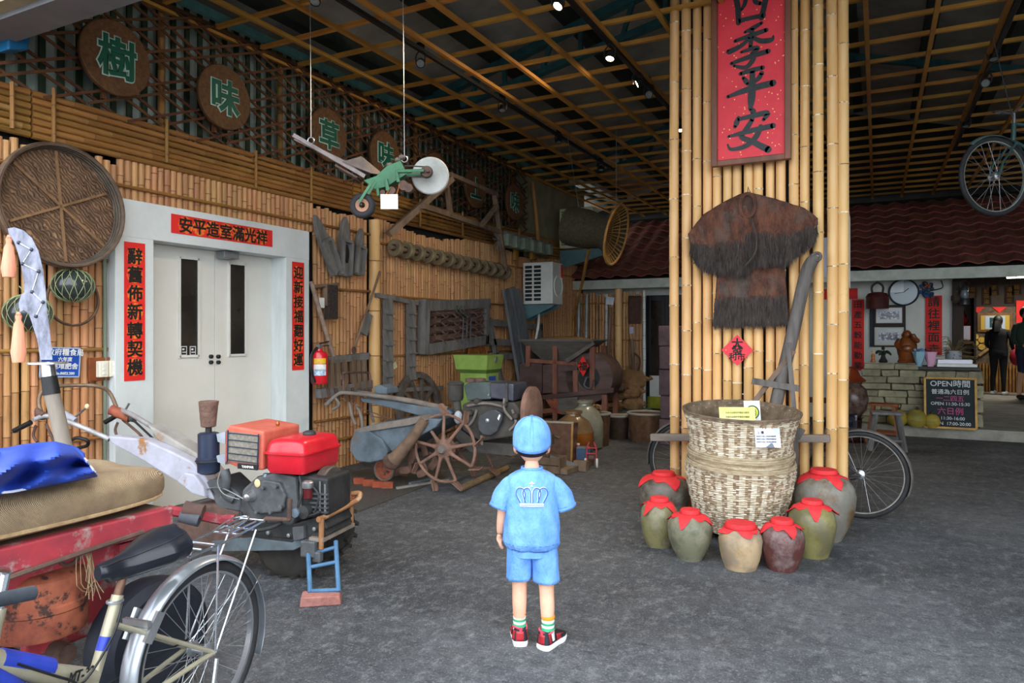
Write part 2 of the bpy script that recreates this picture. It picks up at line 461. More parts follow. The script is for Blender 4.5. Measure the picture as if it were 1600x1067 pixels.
for sgn in (1, -1):
    zoff = -2.0
    c0 = 2.2
    for i in range(46):
        # line z = 3.0 + sgn*0.42*(y - y0), clipped to 2.97..3.98 and y in 2.45..10.25
        y0 = c0 + i * 0.30 - (0 if sgn < 0 else 2.4)
        za, zb = 2.98 + (0.05 if i % 2 else 0), 3.98
        ya, yb = (y0, y0 + (zb - za) / 0.42) if sgn > 0 else (y0 - (zb - za) / 0.42, y0)
        if sgn > 0: A, B = [ya, za], [yb, zb]
        else: A, B = [ya, zb], [yb, za]
        for lim, hi_ in ((2.45, False), (10.2, True)):
            for Pp, Q in ((A, B), (B, A)):
                if (Pp[0] > lim) if hi_ else (Pp[0] < lim):
                    t = (lim - Q[0]) / (Pp[0] - Q[0]) if Pp[0] != Q[0] else 0
                    Pp[1] = Q[1] + (Pp[1] - Q[1]) * t; Pp[0] = lim
        ln = math.hypot(B[0] - A[0], B[1] - A[1])
        if ln < 0.15 or B[0] <= A[0] + 0.05 or min(A[0], B[0]) < 2.4 or max(A[0], B[0]) > 10.3 or ln > 3.2: continue
        inst('lath', lath_me, lattice, (-4.975 + 0.016 * sgn, (A[0] + B[0]) / 2, (A[1] + B[1]) / 2), (math.atan2(B[1] - A[1], B[0] - A[0]), 0, 0), (1, ln, 1))
# yellow uprights behind the lattice
for yy in (3.78, 5.05, 6.2, 7.3, 9.95):
    inst('lattice_post', pole_mesh(1.2, 0.03, (m_bamo, m_bamn), 2, 0.3), lattice, (-5.1, yy, 2.9))
for i in range(9):
    inst('lattice_post', pole_mesh(1.2, 0.03, (m_bamo, m_bamn), 2, 0.3), lattice, (-5.08, 10.02 + (i % 2) * 0.05, 2.98 + i * 0.1), (0.5, 0, 0), (0.8, 0.8, 0.07))

# ------------------------------------------------------------------ roof: sloping sheets, purlins, trusses, slat grid
rb = MB()
rx = -0.4
rb.add([(-6.2, 2.1, 3.95), (rx, 2.1, 5.6), (7.2, 2.1, 3.6), (-6.2, 15.4, 3.95), (rx, 15.4, 5.6), (7.2, 15.4, 3.6),
        (-6.2, 2.1, 4.05), (rx, 2.1, 5.7), (7.2, 2.1, 3.7), (-6.2, 15.4, 4.05), (rx, 15.4, 5.7), (7.2, 15.4, 3.7)],
       [(0, 1, 4, 3), (1, 2, 5, 4), (6, 9, 10, 7), (7, 10, 11, 8), (0, 3, 9, 6), (2, 8, 11, 5), (0, 6, 7, 1), (1, 7, 8, 2), (3, 4, 10, 9), (4, 5, 11, 10)])
ceiling = struct(rb.build('ceiling', m_roof, smooth=False), 'dark sheet roof over a square slat grid')
def roofz(x): return 3.95 + (x + 6.2) * (1.65 / 5.8) if x < rx else 5.6 - (x - rx) * (2.0 / 7.6)
b = MB(); b.box((0, 0, 0), (0.15, 12.2, 0.12)); po = b.build('purlin', m_purlin, ceiling, smooth=False, loc=(-4.75, 8.3, roofz(-4.75) - 0.08)); 
for x in (-3.85, -2.95, -2.05, -1.15, -0.3, 0.6, 1.5, 2.4):
    inst('purlin', po.data, ceiling, (x, 8.3, roofz(x) - 0.08))
for yt in (7.1, 11.2):
    tr = struct(MB().beam((-5.0, yt, 4.12), (rx, yt, roofz(rx) - 0.25), 0.1, 0.09).build('roof_truss', m_teal, smooth=False), 'teal steel roof truss')
    MB().beam((-4.3, yt, 4.06), (rx, yt, roofz(rx) - 0.72), 0.08, 0.07).build('lower_chord', m_teal, tr, smooth=False)
    MB().beam((rx, yt, roofz(rx) - 0.25), (5, yt, roofz(5) - 0.25), 0.1, 0.09).build('upper_chord', m_teal, tr, smooth=False)
    for i in range(9):
        x = -4.2 + i * 0.46; z1 = 4.12 + (x + 5.0) * (roofz(rx) - 0.25 - 4.12) / (rx + 5.0); z0 = 4.06 + (x + 4.3) * (roofz(rx) - .72 - 4.06) / (rx + 4.3)
        MB().beam((x, yt, z0), (x + (0.0 if i % 2 else 0.12), yt, z1), 0.045, 0.045).build('web_member', m_teal, tr, smooth=False)
# edge channel where roof meets the wall
struct(MB().box((-4.93, 8.6, 4.06), (0.05, 12.0, 0.07)).build('trim_1', m_tealp, smooth=False), 'pale teal steel channel along the wall top')
# slats: long ones run along Y, cross ones along X
def slat_mesh(L, along):
    b = MB(); b.box((0, 0, 0), (0.036, L, 0.034) if along == 'y' else (L, 0.036, 0.034))
    o = b.build('ceiling_slat', m_slat, smooth=False); me = o.data; bpy.data.objects.remove(o); return me
sy, sx_ = slat_mesh(12.5, 'y'), slat_mesh(7.6, 'x')
for i in range(14):
    x = -5.02 + 0.4945 * i
    inst('ceiling_slat', sy, ceiling, (x, 8.85, 3.963 + RND.uniform(-.006, .006)), (0, 0, RND.uniform(-.0015, .0015)))
for i in range(26):
    inst('ceiling_slat', sx_, ceiling, (-1.22, 2.75 + 0.4855 * i, 3.998 + RND.uniform(-.006, .006)), (0, RND.uniform(-.002, .002), RND.uniform(-.003, .003)))
# front eave beam of the roof; unseen right half raised to admit daylight
fbm = struct(MB().box((-4.5, 2.42, 3.40), (3.2, 0.22, 0.36)).box((2.1, 2.42, 4.3), (10.0, .22, .4)).build('trim_2', M('beam_grey', '77787C', '66686C', 3, 0.7), smooth=False), 'grey steel beam across the open front')
MB().box((-4.5, 2.27, 3.50), (3.2, 0.10, 0.5)).build('fascia_board', M('fascia_tan', 'A89F84', '8A8069', 4, 0.75, c3='8A5A2A', s3=3, l3=0.62, h3=0.7), fbm, smooth=False)

# ------------------------------------------------------------------ right and back shell
struct(MB().box((7.1, 8.3, 2.0), (0.2, 12.4, 4.0)).build('wall_right', M('plaster_dim', 'A9A498', '979286', 2, 0.85), smooth=False), 'plain right wall')
struct(MB().box((-4.6, 2.32, 4.7), (3.4, 0.1, 2.3)).box((2.05, 2.32, 5.3), (9.9, .1, 1.7)).build('wall_sky_block', m_pale, smooth=False), 'unseen gable panel added to keep sky light off the ceiling')  # out-of-view panel added above the beam to stop sky light leaking in
# ------------------------------------------------------------------ back of the hall: shop wall, tiled roof, doorway room
m_plas = M('plaster_cream', 'D8DAD2', 'C9CBC2', 2.5, 0.85)
YB = 12.9
DX = BY(1489, 500, YB).x                      # left edge of the doorway
wb = MB(); wb.box(((DX - 5.3) / 2, YB + 0.08, 1.3), (DX + 5.3, 0.16, 2.6))
wb.box((DX + 2.6, YB + 0.08, 2.5), (0.001, 0.16, 0.2))
struct(wb.build('wall_back', m_plas, smooth=False), 'cream plaster wall under the tiled eave')
struct(MB().box((0, 16.2, 3.1), (15, 0.2, 6.4)).build('wall_back_far', m_dark, smooth=False)) if False else None
fas = struct(MB().box((-1.2, 12.2, 2.285), (8.4, 0.06, 0.16)).build('trim_3', M('fascia_white', 'CDD2C6', 'B3B9AD', 5, 0.7), smooth=False), 'white fascia board of the tiled eave')
m_tile = M('roof_tile_red', '8E4A3E', '6A3A32', 6, 0.8, var=0.25, c3='77705C', s3=9, l3=0.5, h3=0.66)
SL = math.radians(29)
rs = MB(); rs.beam((-1.2, 12.2, 2.34), (-1.2, 14.9, 2.34 + 2.7 * math.tan(SL)), 8.4, 0.04)
roof_back = struct(rs.build('roof_lean_to', m_dark, smooth=False), 'lean-to roof of red clay tiles')
def tile_mesh():
    b = MB(); W, Lt = 0.30, 0.36; pts = []
    n = 9
    for j, yy in enumerate((0, Lt)):
        for i in range(n):
            x = W * i / (n - 1) - W / 2; z = 0.022 * math.sin(2 * PI * i / (n - 1)) + (0.028 if j == 0 else 0.0)
            pts.append((x, yy, z))
    fs = [(i, i + 1, n + i + 1, n + i) for i in range(n - 1)]
    low = [(p[0], p[1], p[2] - 0.02) for p in pts[:n]]
    pts += low
    fs += [(i + 1, i, 2 * n + i, 2 * n + i + 1) for i in range(n - 1)]
    b.add(pts, fs); o = b.build('roof_tile', m_tile); me = o.data; bpy.data.objects.remove(o); return me
tm = tile_mesh()
for r_ in range(9):
    for c_ in range(28):
        d = r_ * 0.30
        x = -5.2 + c_ * 0.292
        inst('roof_tile', tm, roof_back, (x, 12.08 + d * math.cos(SL), 2.40 + d * math.sin(SL) + RND.uniform(-.004, .004)), (SL, 0, RND.uniform(-.01, .01)))
struct(MB().box((0.5, 15.2, 4.3), (15.0, 0.2, 3.0)).build('wall_gable', m_dark, smooth=False), 'dark wall above the tiled roof')

# bamboo fence in front of the back wall, left part
fx0, fx1 = -4.95, BY(1008, 560, 12.35).x
fence = thing('bamboo_fence', 'bamboo pole screen in the far corner beside the dark door', 'fence', ((fx0 + fx1) / 2, 12.35, 0))
x = fx0; k = 0; px = BY(968, 500, 12.35).x
while x < fx1:
    if abs(x - px) < 0.07: x += 0.08; continue
    tall = 2.12 + RND.uniform(-.03, .05)
    mt2 = (m_bam, m_bamn) if k % 9 else (m_white, m_bamn)
    inst('bamboo_pole', pole_mesh(2.68, 0.027, mt2, k % 7, 0.3), fence, (x - fence.location.x, RND.uniform(-.01, .01), 0), (0, 0, RND.random() * 6), (1, 1, tall / 2.68)); k += 1; x += 0.061
inst('thick_post', pole_mesh(2.3, 0.07, (m_bamy, m_bamyn), 1, 0.4, n=14), fence, (px - fence.location.x, -0.06, 0))
for z in (1.95, 1.28, 0.7):
    inst('binding_rail', pole_mesh(3.4, 0.0135, (m_bamo, m_bamn), 4, 0.4, n=7), fence, (fx0 - fence.location.x, -0.045, z), (0, PI / 2, 0), (1, 1, (fx1 - fx0 - 0.05) / 3.4))
# dark sliding door
dk = MB(); a = BY(1011, 600, 12.8); c_ = BY(1125, 600, 12.8)
dk.box(((a.x + c_.x) / 2, 12.8, 1.05), (c_.x - a.x, 0.06, 2.1))
door2 = struct(dk.build('door_2', M('door_navy', '1E242C', '161A20', 3, 0.35), smooth=False), 'dark framed sliding door in the back wall')
for xx in (a.x + 0.04, a.x + 0.33, a.x + 0.38, a.x + 0.75):
    MB().box((xx, 12.75, 1.05), (0.06, 0.05, 2.08)).build('door_stile', M('stile_black', '14171B', None, rough=0.4), door2, smooth=False)
for xx in (a.x + 0.185, a.x + 0.56):
    MB().box((xx, 12.765, 1.15), (0.22, 0.01, 1.7)).build('pane', m_glass, door2, smooth=False)
pn = MB().box((a.x + 0.15, 12.74, 0.42), (0.25, 0.02, 0.42)).build('lower_panel', m_white, door2, smooth=False)
MB().box((a.x + 0.15, 12.735, 0.14), (0.25, 0.02, 0.22)).build('lower_panel', M('panel_lime', 'A8A92E', '8A8C28', 5, 0.7), door2, smooth=False)

# raised shop floor and the doorway room
struct(MB().box((2.2, 14.8, 0.07), (5.2, 7.4, 0.14)).build('floor_step', M('concrete_step', '9A978C', '7D7A70', 4, 0.85, bump=0.2), smooth=False), 'low concrete step at the shop doorway')
m_brown = M('timber_dark', '3A2A20', '2A1E17', 4, 0.7, stretch=(4, 4, 1))
rm = MB()
rm.box((2.9, 18.5, 1.4), (4.6, 0.12, 2.6)); rm.box((0.72, 15.8, 1.4), (0.1, 5.4, 2.6)); rm.box((5.0, 15.8, 1.4), (0.1, 5.4, 2.6)); rm.box((2.85, 15.8, 2.72), (4.4, 5.6, 0.08))
rm.box((DX + 0.06, YB - 0.02, 1.25), (0.14, 0.2, 2.5))
struct(rm.build('wall_room', m_brown, smooth=False), 'dark timber room beyond the doorway')
# lamp in the room
lt = thing('ceiling_tube_lamp', 'lit white tube lamp on the ceiling of the back room', 'lamp', BY(1596, 433, 17.2))
MB().box((0, 0, 0.03), (0.5, 0.09, 0.04)).build('lamp_body', m_white, lt, smooth=False)
MB().box((0, 0, 0), (0.48, 0.06, 0.03)).build('lamp_diffuser', M('tube_lit', 'FFF6E6', None, emit=9.0), lt, smooth=False)
ld = bpy.data.lights.new('tube_light', 'AREA'); ld.energy = 26; ld.size = 0.5; ld.color = (1, 0.93, 0.82)
lo = bpy.data.objects.new('tube_light', ld); COL.objects.link(lo); lo.parent = lt; lo.location = (0, 0, -0.04)

# low bamboo-slat panel, wall board and frame at the far end of the room
pan = thing('bamboo_dado', 'upright bamboo slat panel low on the far wall of the back room', 'panel', (BY(1560, 600, 18.3).x, 18.3, 0.14))
for i in range(26):
    inst('bamboo_pole', pole_mesh(0.62, 0.024, (m_bamo, m_bamn), i % 4, 0.3, n=7), pan, (-0.75 + i * 0.06, 0, 0))
b0, b1 = BY(1518, 480, 18.36), BY(1590, 575, 18.36)
bd = thing('display_board', 'woven mat board hung with coins and a frame in the back room', 'board', ((b0.x + b1.x) / 2, 18.36, (b0.z + b1.z) / 2))
MB().box((0, 0, 0), (b1.x - b0.x, 0.03, b0.z - b1.z)).build('woven_mat', M('mat_weave', '8D7B62', '5E5040', 14, 0.85, weave=(22, 'DIAGONAL', 2, 0.6)), bd, smooth=False)
def boardpt(u, v): return BY(u, v, 18.30) - V(bd.location)
p0, p1 = boardpt(1527, 489), boardpt(1583, 519)
MB().box(((p0.x + p1.x) / 2, -0.03, (p0.z + p1.z) / 2), (p1.x - p0.x, 0.05, p0.z - p1.z)).build('picture_frame', M('frame_gilt', '7A5226', '5A3A1A', 8, 0.5), bd, smooth=False, bevel=0.01)
MB().box(((p0.x + p1.x) / 2, -0.06, (p0.z + p1.z) / 2), ((p1.x - p0.x) * .8, 0.01, (p0.z - p1.z) * .74)).build('picture', M('picture_mount', 'B89A3A', None), bd, smooth=False)
MB().box(((p0.x + p1.x) / 2, -0.068, (p0.z + p1.z) / 2), ((p1.x - p0.x) * .55, 0.01, (p0.z - p1.z) * .66)).build('picture', M('picture_blue', 'A8BCD0', None), bd, smooth=False)
MB().box(((p0.x + p1.x) / 2, -0.076, (p0.z + p1.z) / 2), ((p1.x - p0.x) * .3, 0.01, (p0.z - p1.z) * .5)).build('picture', M('picture_dark', '1E4048', None), bd, smooth=False)
MB().ball(((p0.x + p1.x) / 2, -0.084, (p0.z + p1.z) / 2), (0.06, 0.01, 0.05)).build('picture', M('gold_dull', 'B9912A', None), bd)
for u, v in ((1524, 526), (1534, 531), (1524, 536), (1534, 542)):
    p = boardpt(u, v); MB().lathe([(0.035, -0.01), (0.062, -0.01), (0.062, 0.01), (0.035, 0.01)], 16, (p.x, -0.03, p.z), 'y').build('coin_ornament', M('coin_gold', 'D9B24A', 'B08A30', 20, 0.5), bd)
p = boardpt(1552, 527); MB().box((p.x, -0.03, p.z), (0.16, 0.01, 0.16), ry=PI / 4).build('red_diamond', m_red, bd, smooth=False)
for u in (1528, 1562):
    p = boardpt(u, 484); MB().prism([(-.13, .06), (.13, .06), (0, -.07)], 0.01, (p.x, -0.03, p.z)).build('red_pennant', m_red, bd, smooth=False)
MB().tube(smoothpts([boardpt(1530, 556), boardpt(1545, 545), boardpt(1556, 538), boardpt(1566, 540)]), 0.03, 6).build('driftwood', M('wood_pale', 'A88A5A', '7A6040', 8), bd)
tag(MB().box(BY(1596, 488, 18.3), (0.18, 0.02, 0.5)).build('red_hanging', m_red, smooth=False), 'red paper banner at the right edge of the back room', 'banner')
# hanging price boards
m_board = M('board_wood', '6E4526', '4E2F1A', 6, 0.6)
def bo(i): return ['leftmost', 'second', 'third', 'fourth', 'rightmost'][i]
for i, (u, v, hgt) in enumerate(((1519, 456, .2), (1541, 463, .32), (1553, 453, .2), (1577, 461, .32), (1588, 452, .2))):
    p = BY(u, v, 15.6)
    q = thing('hanging_board', '%s of the small wooden boards hanging over the back room' % bo(i), 'sign', p, 0, 'wooden boards hung in a row')
    MB().box((0, 0, 0), (0.15, 0.02, hgt)).build('board', m_board, q, smooth=False)
    for j in range(3 if hgt > .25 else 2): letter(q, '菜飯茶湯麵'[(i + j) % 5], 0.09, M('gold_ink', 'C08A3A', None), p + V((0, -0.013, (hgt / 2 - .06) - j * .1)), (1, 0, 0), bold=0.02)
    MB().tube([(0, 0, hgt / 2), (0, 0, 2.68 - p.z)], 0.003, 4).build('cord', m_black, q)

# people far in the back room
def far_person(name, label, u, t, h, cols, shorts, turn, bag=False):
    p = DP(u, 521, t); p.z = 0.14
    T = thing(name, label, 'person', p, turn)
    s = h / 1.72
    top, leg, skin, hair, shoe = cols
    b = MB()
    # one continuous body: torso + legs
    b.lathe([(0.10, 0.86), (0.165, 0.92), (0.17, 1.0), (0.155, 1.12), (0.175, 1.3), (0.185, 1.38), (0.15, 1.44), (0.06, 1.47), (0.052, 1.55)], 14, squash=(1.12, 0.68))
    for sx2 in (-1, 1):
        b.tube(smoothpts([(sx2 * .19, 0, 1.40), (sx2 * .24, -.01, 1.25), (sx2 * .245, -.06, 1.08), (sx2 * .2, -.2, 1.02)]), [.05] * 4 + [.046] * 4 + [.038] * 4 + [.03], 8)
    b.build('top', M('cloth_' + top, top, None, rough=0.9), T)
    b = MB()
    b.lathe([(0.12, 0.80), (0.17, 0.86), (0.165, 0.97), (0.155, 1.0)], 14, squash=(1.12, 0.75))
    for sx2 in (-1, 1):
        L_ = [(sx2 * .09, 0, .88), (sx2 * .095, -.01, .68), (sx2 * .1, -.005, .5)]
        if not shorts: L_ += [(sx2 * .11, .02, .28), (sx2 * .115, .02, .08)]
        b.tube(smoothpts(L_, 3), [.092 - .012 * i * (0.6 if shorts else 0.42) for i in range(3 * (len(L_) - 1) + 1)], 10)
    b.build('trousers', M('cloth_' + leg, leg, None, rough=0.9), T)
    b = MB()
    b.ball((0, -0.01, 1.62), (0.078, 0.095, 0.115), 14, 10)
    for sx2 in (-1, 1):
        b.tube([(sx2 * .2, -.2, 1.02), (sx2 * .17, -.27, 1.02)], [.03, .036], 7)
        for f_ in range(4): b.tube([(sx2 * (.185 - .02 * f_), -.265, 1.02), (sx2 * (.18 - .02 * f_), -.32, 1.0)], .009, 5)
        if shorts: b.tube([(sx2 * .1, 0, .52), (sx2 * .11, .025, .33), (sx2 * .112, .02, .08)], [.055, .058, .036], 9)
    b.build('skin', M('skin_dim', 'B98A6A', None, rough=0.6), T)
    b = MB(); b.ball((0, 0.018, 1.645), (0.09, 0.1, 0.115), 14, 9)
    if bag: b.tube(smoothpts([(0, .07, 1.62), (0, .1, 1.5), (0, .1, 1.38)]), [.08] * 8 + [.05], 8)
    b.build('hair', M('hair_black', '14110F', None, rough=0.6), T)
    for sx2 in (-1, 1):
        b = MB(); b.ball((sx2 * .115, -.04, .045), (0.048, 0.13, 0.048), 10, 6); b.build('shoe', M('shoe_' + shoe, shoe, None), T)
    for ch in T.children: ch.scale = (s, s, s)
    if bag:
        b = MB(); b.ball((-.3, -.05, .78), (.12, .07, .17), 10, 8); b.tube([(-.3, -.05, .9), (-.25, -.1, 1.02)], .012, 6)
        b.build('red_bag', M('bag_red', '9E1F2A', None), T)
    return T
far_person('person', 'person in black clothes with a red bag in the back room', 1560, 14.6, 1.60, ('16171A', '121318', 0, 0, 'C9C9C9'), False, 2.6, True)
far_person('person', 'person in dark green shirt and navy shorts in the back room', 1603, 13.6, 1.74, ('2C3A30', '1C2238', 0, 0, '222222'), True, 0.5)
# ------------------------------------------------------------------ stone counter and the things around it
m_stone = M('sandstone', 'A29C80', '847E66', 5, 0.85, bump=0.5, bsc=12, var=0.22, c3='55523F', s3=4, l3=0.6, h3=0.75)
YC = 11.25
cx0, cx1 = BY(1345, 600, YC).x, BY(1521, 600, YC).x
ctr = thing('stone_counter', 'counter of stacked rough grey-tan stones in front of the cream wall', 'counter', ((cx0 + cx1) / 2, YC + 0.25, 0.14))
ox = ctr.location.x
MB().box((0, 0.05, 0.40), (cx1 - cx0 - 0.06, 0.36, 0.78)).build('core', M('mortar', '6A675C', None, rough=0.9), ctr, smooth=False)
def stone(d, seed):
    r = random.Random(seed); b = MB(); b.box((0, 0, 0), d)
    for p in b.v:
        p.x += r.uniform(-.016, .016); p.y += r.uniform(-.02, .012); p.z += r.uniform(-.009, .009)
    o = b.build('stone', m_stone, None, bevel=0.012); return o
z = 0.0
for row in range(9):
    h = 0.094
    x = cx0 + (0.0 if row < 7 else 0.04) + RND.uniform(-.05, 0); j = 0
    lim = cx1 - (0.0 if row < 8 else 0.62)
    while x < lim - 0.06:
        w = min(RND.uniform(.17, .40), lim - x)
        if w < 0.1: break
        o = stone((w - 0.008, 0.13 + RND.uniform(0, .04), h - 0.006), row * 50 + j); o.parent = ctr; o.location = (x + w / 2 - ox, -0.2 + RND.uniform(-.015, .015), z + h / 2)
        x += w; j += 1
    z += h
for zz in range(4):
    o = stone((.16, .16, .17), 900 + zz); o.parent = ctr; o.location = (cx1 - ox + .03, -.18, .1 + zz * .19)
wt = MB().box((0.38, 0.05, 0.785), (0.75, 0.56, 0.045)).build('worktop', M('wood_black', '2B211B', '1C1613', 5, 0.5), ctr, smooth=False, bevel=0.005)
MB().box((0.72, -0.02, 0.37), (0.07, 0.4, 0.76)).build('end_board', m_brown, ctr, smooth=False)
ctz = 0.14 + 0.85                              # top of the highest course
# carved wooden figure
m_carv = M('carved_wood', '8A4A1E', '5E2E12', 9, 0.35, coat=0.3)
p = BY(1417, 565, YC + .1); T = thing('wooden_statue', 'glossy brown carved wooden figure with round belly on the stone counter', 'statue', (p.x, YC + .1, ctz))
MB().lathe([(.11, 0), (.12, .02), (.1, .05), (.11, .09)], 16, squash=(1, .8), wob=lambda a, z: 1 + .05 * math.sin(6 * a)).build('base', m_carv, T)
b = MB(); b.lathe([(.10, .08), (.115, .12), (.128, .19), (.12, .25), (.105, .31), (.07, .345), (.05, .36)], 20, squash=(1, .78), wob=lambda a, z: 1 + .035 * math.sin(7 * a + 30 * z)); b.ball((0, -.05, .2), (.085, .065, .075), 14, 10); b.build('body', m_carv, T)
b = MB(); b.ball((0, -.01, .395), (.06, .055, .062), 14, 10); b.ball((-.058, -.01, .385), (.014, .018, .026), 8, 6); b.ball((.058, -.01, .385), (.014, .018, .026), 8, 6); b.ball((0, -.066, .39), .012, 6, 5); b.build('head', m_carv, T)
for sx2 in (-1, 1):
    b = MB(); b.tube(smoothpts([(sx2 * .085, 0, .32), (sx2 * .125, -.03, .26 if sx2 < 0 else .31), (sx2 * .09, -.08, .2 if sx2 < 0 else .34), (sx2 * .06, -.085, .2 if sx2 < 0 else .40)]), [.035] * 12 + [.022], 8); b.build('arm', m_carv, T)
# bouquets
def bouquet(label, u, v, wrap, flowers, n):
    p = BY(u, v, YC - .02); T = thing('bouquet', label, 'bouquet', (p.x, YC - .02, 0.14 + .81 + 0.0))
    MB().lathe([(.03, 0), (.04, .03), (.065, .12), (.085, .2)], 9, wob=lambda a, z: 1 + .12 * math.sin(4 * a + z * 30)).build('wrapping_paper', M('wrap_' + wrap, wrap, None, rough=.6), T, thick=.004)
    b = MB(); r = random.Random(n)
    for i in range(n): b.ball((r.uniform(-.06, .06), r.uniform(-.05, .05), .17 + r.uniform(0, .08)), .022, 6, 5)
    b.build('flowers', M('petal_' + flowers, flowers, None), T); return T
bouquet('blue paper wrapped bouquet standing beside the wooden figure', 1436, 566, '8FB4C4', '6C96B8', 9)
bouquet('pink paper wrapped bouquet in front of the red banner', 1454, 574, 'DDA9C4', '8A3A3A', 14)
# black plant figure and tiny doll
p = BY(1380, 565, YC + .05); T = thing('bonsai_figurine', 'small dark figurine with drooping leaves on the counter left end', 'figurine', (p.x, YC + .05, ctz))
b = MB(); b.lathe([(.05, 0), (.06, .02), (.035, .06), (.02, .12)], 10); b.build('base', M('bronze_dark', '2E2B28', '1F1D1B', 9, .5), T)
b = MB()
for i in range(9):
    a = i * .7; b.tube(smoothpts([(0, 0, .08), (.05 * math.cos(a), .05 * math.sin(a), .16), (.1 * math.cos(a), .1 * math.sin(a), .1 + .02 * (i % 3))]), [.016] * 8 + [.003], 5)
b.ball((0, 0, .2), .025, 8, 6); b.build('leaves', M('leaf_dark', '2B3A2C', '1E241E', 9, .6), T)
p = BY(1364, 565, YC + .05); T = thing('small_doll', 'tiny red and gold doll at the far left of the counter', 'figurine', (p.x, YC + .05, ctz))
MB().lathe([(.03, 0), (.035, .01), (.02, .05), (.025, .1), (.012, .13)], 10).build('robe', M('doll_red', 'A8302A', 'C89A3A', 30, .6), T)
MB().ball((0, 0, .15), .02, 8, 6).build('head', M('doll_face', 'D9B48A', None), T)
# white box stack, grey pot with dry twigs
p0, p1 = BY(1472, 574, YC), BY(1518, 562, YC)
T = thing('paper_tray', 'white flat box with papers on the dark counter end', 'box', ((p0.x + p1.x) / 2, YC + .1, .14 + .81))
MB().box((0, 0, .02), (.46, .3, .04)).build('lower_tray', m_white, T, smooth=False, bevel=.004)
MB().box((-.02, .02, .07), (.40, .26, .055)).build('upper_box', M('box_white', 'EEF0FA', None, rough=.5), T, smooth=False, bevel=.004)
p = BY(1490, 560, YC + .42); T = thing('grey_pot', 'grey pot of dry twigs behind the white box', 'pot', (p.x, YC + .42, .14 + .81))
MB().lathe([(.09, 0), (.1, .01), (.1, .18), (.085, .21), (.075, .2), (.075, .1)], 18).build('pot_body', M('pot_grey', '9AA2A6', '858D92', 5, .6), T)
b = MB(); r = random.Random(4)
for i in range(60):
    a = r.random() * 6.3; q = r.uniform(.1, .32); h = r.uniform(.2, .45) - q * .3
    b.tube(smoothpts([(0, 0, .15), (math.cos(a) * q * .5, math.sin(a) * q * .4, h), (math.cos(a) * q, math.sin(a) * q * .7, h - .02)], 2), .0035, 4)
b.build('twigs', M('twig_tan', '7E6A3C', '5E5030', 9), T)['kind'] = 'stuff'
# chalkboard
a = BY(1452, 684, 10.93); q = BY(1520, 681, 10.93)
T = thing('chalkboard', 'black chalkboard with yellow wooden frame leaning on the stone counter', 'chalkboard', ((a.x + q.x) / 2, 10.98, 0.14), 0, None, math.radians(-9))
W_, Hh = .60, .68
MB().box((0, 0, Hh / 2), (W_, .02, Hh)).build('board', M('chalk_black', '1A2226', '222B2E', 6, .8), T, smooth=False)
for c_, d in (((0, -.012, .012), (W_, .03, .026)), ((0, -.012, Hh - .012), (W_, .03, .026)), ((-W_ / 2 + .012, -.012, Hh / 2), (.026, .03, Hh)), ((W_ / 2 - .012, -.012, Hh / 2), (.026, .03, Hh))):
    MB().box(c_, d).build('frame_rail', M('frame_yellow', 'C79A4A', 'A87E36', 9, .6), T, smooth=False)
mw_, mp_ = M('chalk_white', 'C9CFD2', None, rough=.9), M('chalk_pink', 'B0507E', None, rough=.9)
for i, (s, y_, sz, mm) in enumerate((('OPEN時間', .60, .10, mw_), ('普通為六日例', .49, .072, mw_), ('一二四五', .40, .08, mp_), ('OPEN 11:30-15:30', .33, .058, mw_), ('六日例', .235, .1, mp_), ('11:30-16:00', .14, .058, mw_), ('OPEN  17:00-20:00', .07, .058, mw_))):
    letter(T, s, sz, mm, (0.03 if i == 5 else 0, -.013, y_), (1, 0, 0), bold=.01, world=False)
# stools
def stool(label, x, y, rz, m, h=.46):
    T = thing('stool', label, 'stool', (x, y, 0), rz)
    MB().box((0, 0, h - .015), (.34, .24, .03)).build('seat', m, T, smooth=False, bevel=.006)
    for sx2 in (-1, 1):
        for sy2 in (-1, 1):
            MB().beam((sx2 * .185, sy2 * .14, 0), (sx2 * .12, sy2 * .08, h - .03), .038, .038).build('leg', m, T, smooth=False)
        MB().beam((sx2 * .17, -.125, .12), (sx2 * .17, .125, .12), .025, .03).build('stretcher', m, T, smooth=False)
    for sy2 in (-1, 1): MB().beam((-.165, sy2 * .125, .13), (.165, sy2 * .125, .13), .025, .03).build('stretcher', m, T, smooth=False)
g = GZ(1388, 705)
stool('weathered grey wooden stool in front of the stone counter', g.x - .02, g.y + .1, .1, M('wood_grey', '77777A', '55534F', 9, .75, stretch=(1, 1, .3)))
stool('orange-brown wooden stool behind the grey stool', g.x - .04, g.y + .78, -.1, M('wood_orange', '8E4A20', '6E3414', 7, .5), .50)
# pumpkins
def pumpkin(label, u, v, r, col):
    p = BY(u, v, 10.98); T = thing('pumpkin', label, 'pumpkin', (p.x, 11.02 - r * .3, .14), 0, 'pumpkins along the counter foot')
    MB().lathe([(.001, .0), (r * .6, .01), (r * .95, r * .5), (r * .98, r * .95), (r * .8, r * 1.5), (r * .45, r * 1.85), (r * .1, r * 1.9)], 24, wob=lambda a, z: 1 + .05 * abs(math.sin(5 * a))).build('flesh', M('pumpkin_' + col, '6E6A30', col, 2.5, .6, stretch=(1, 1, 3)), T)
    MB().tube([(0, 0, r * 1.86), (.01, 0, r * 2.0), (.02, 0, r * 2.15)], [.03, .02, .022], 7).build('stem', M('stem_dark', '2C2A1C', None), T)
pumpkin('yellow pumpkin half hidden behind the stools', 1402, 676, .12, 'B99A2E')
pumpkin('green and yellow pumpkin between stool and chalkboard', 1432, 677, .125, 'A8902E')
pumpkin('yellow pumpkin tucked behind the chalkboard edge', 1456, 677, .10, 'C4A232')

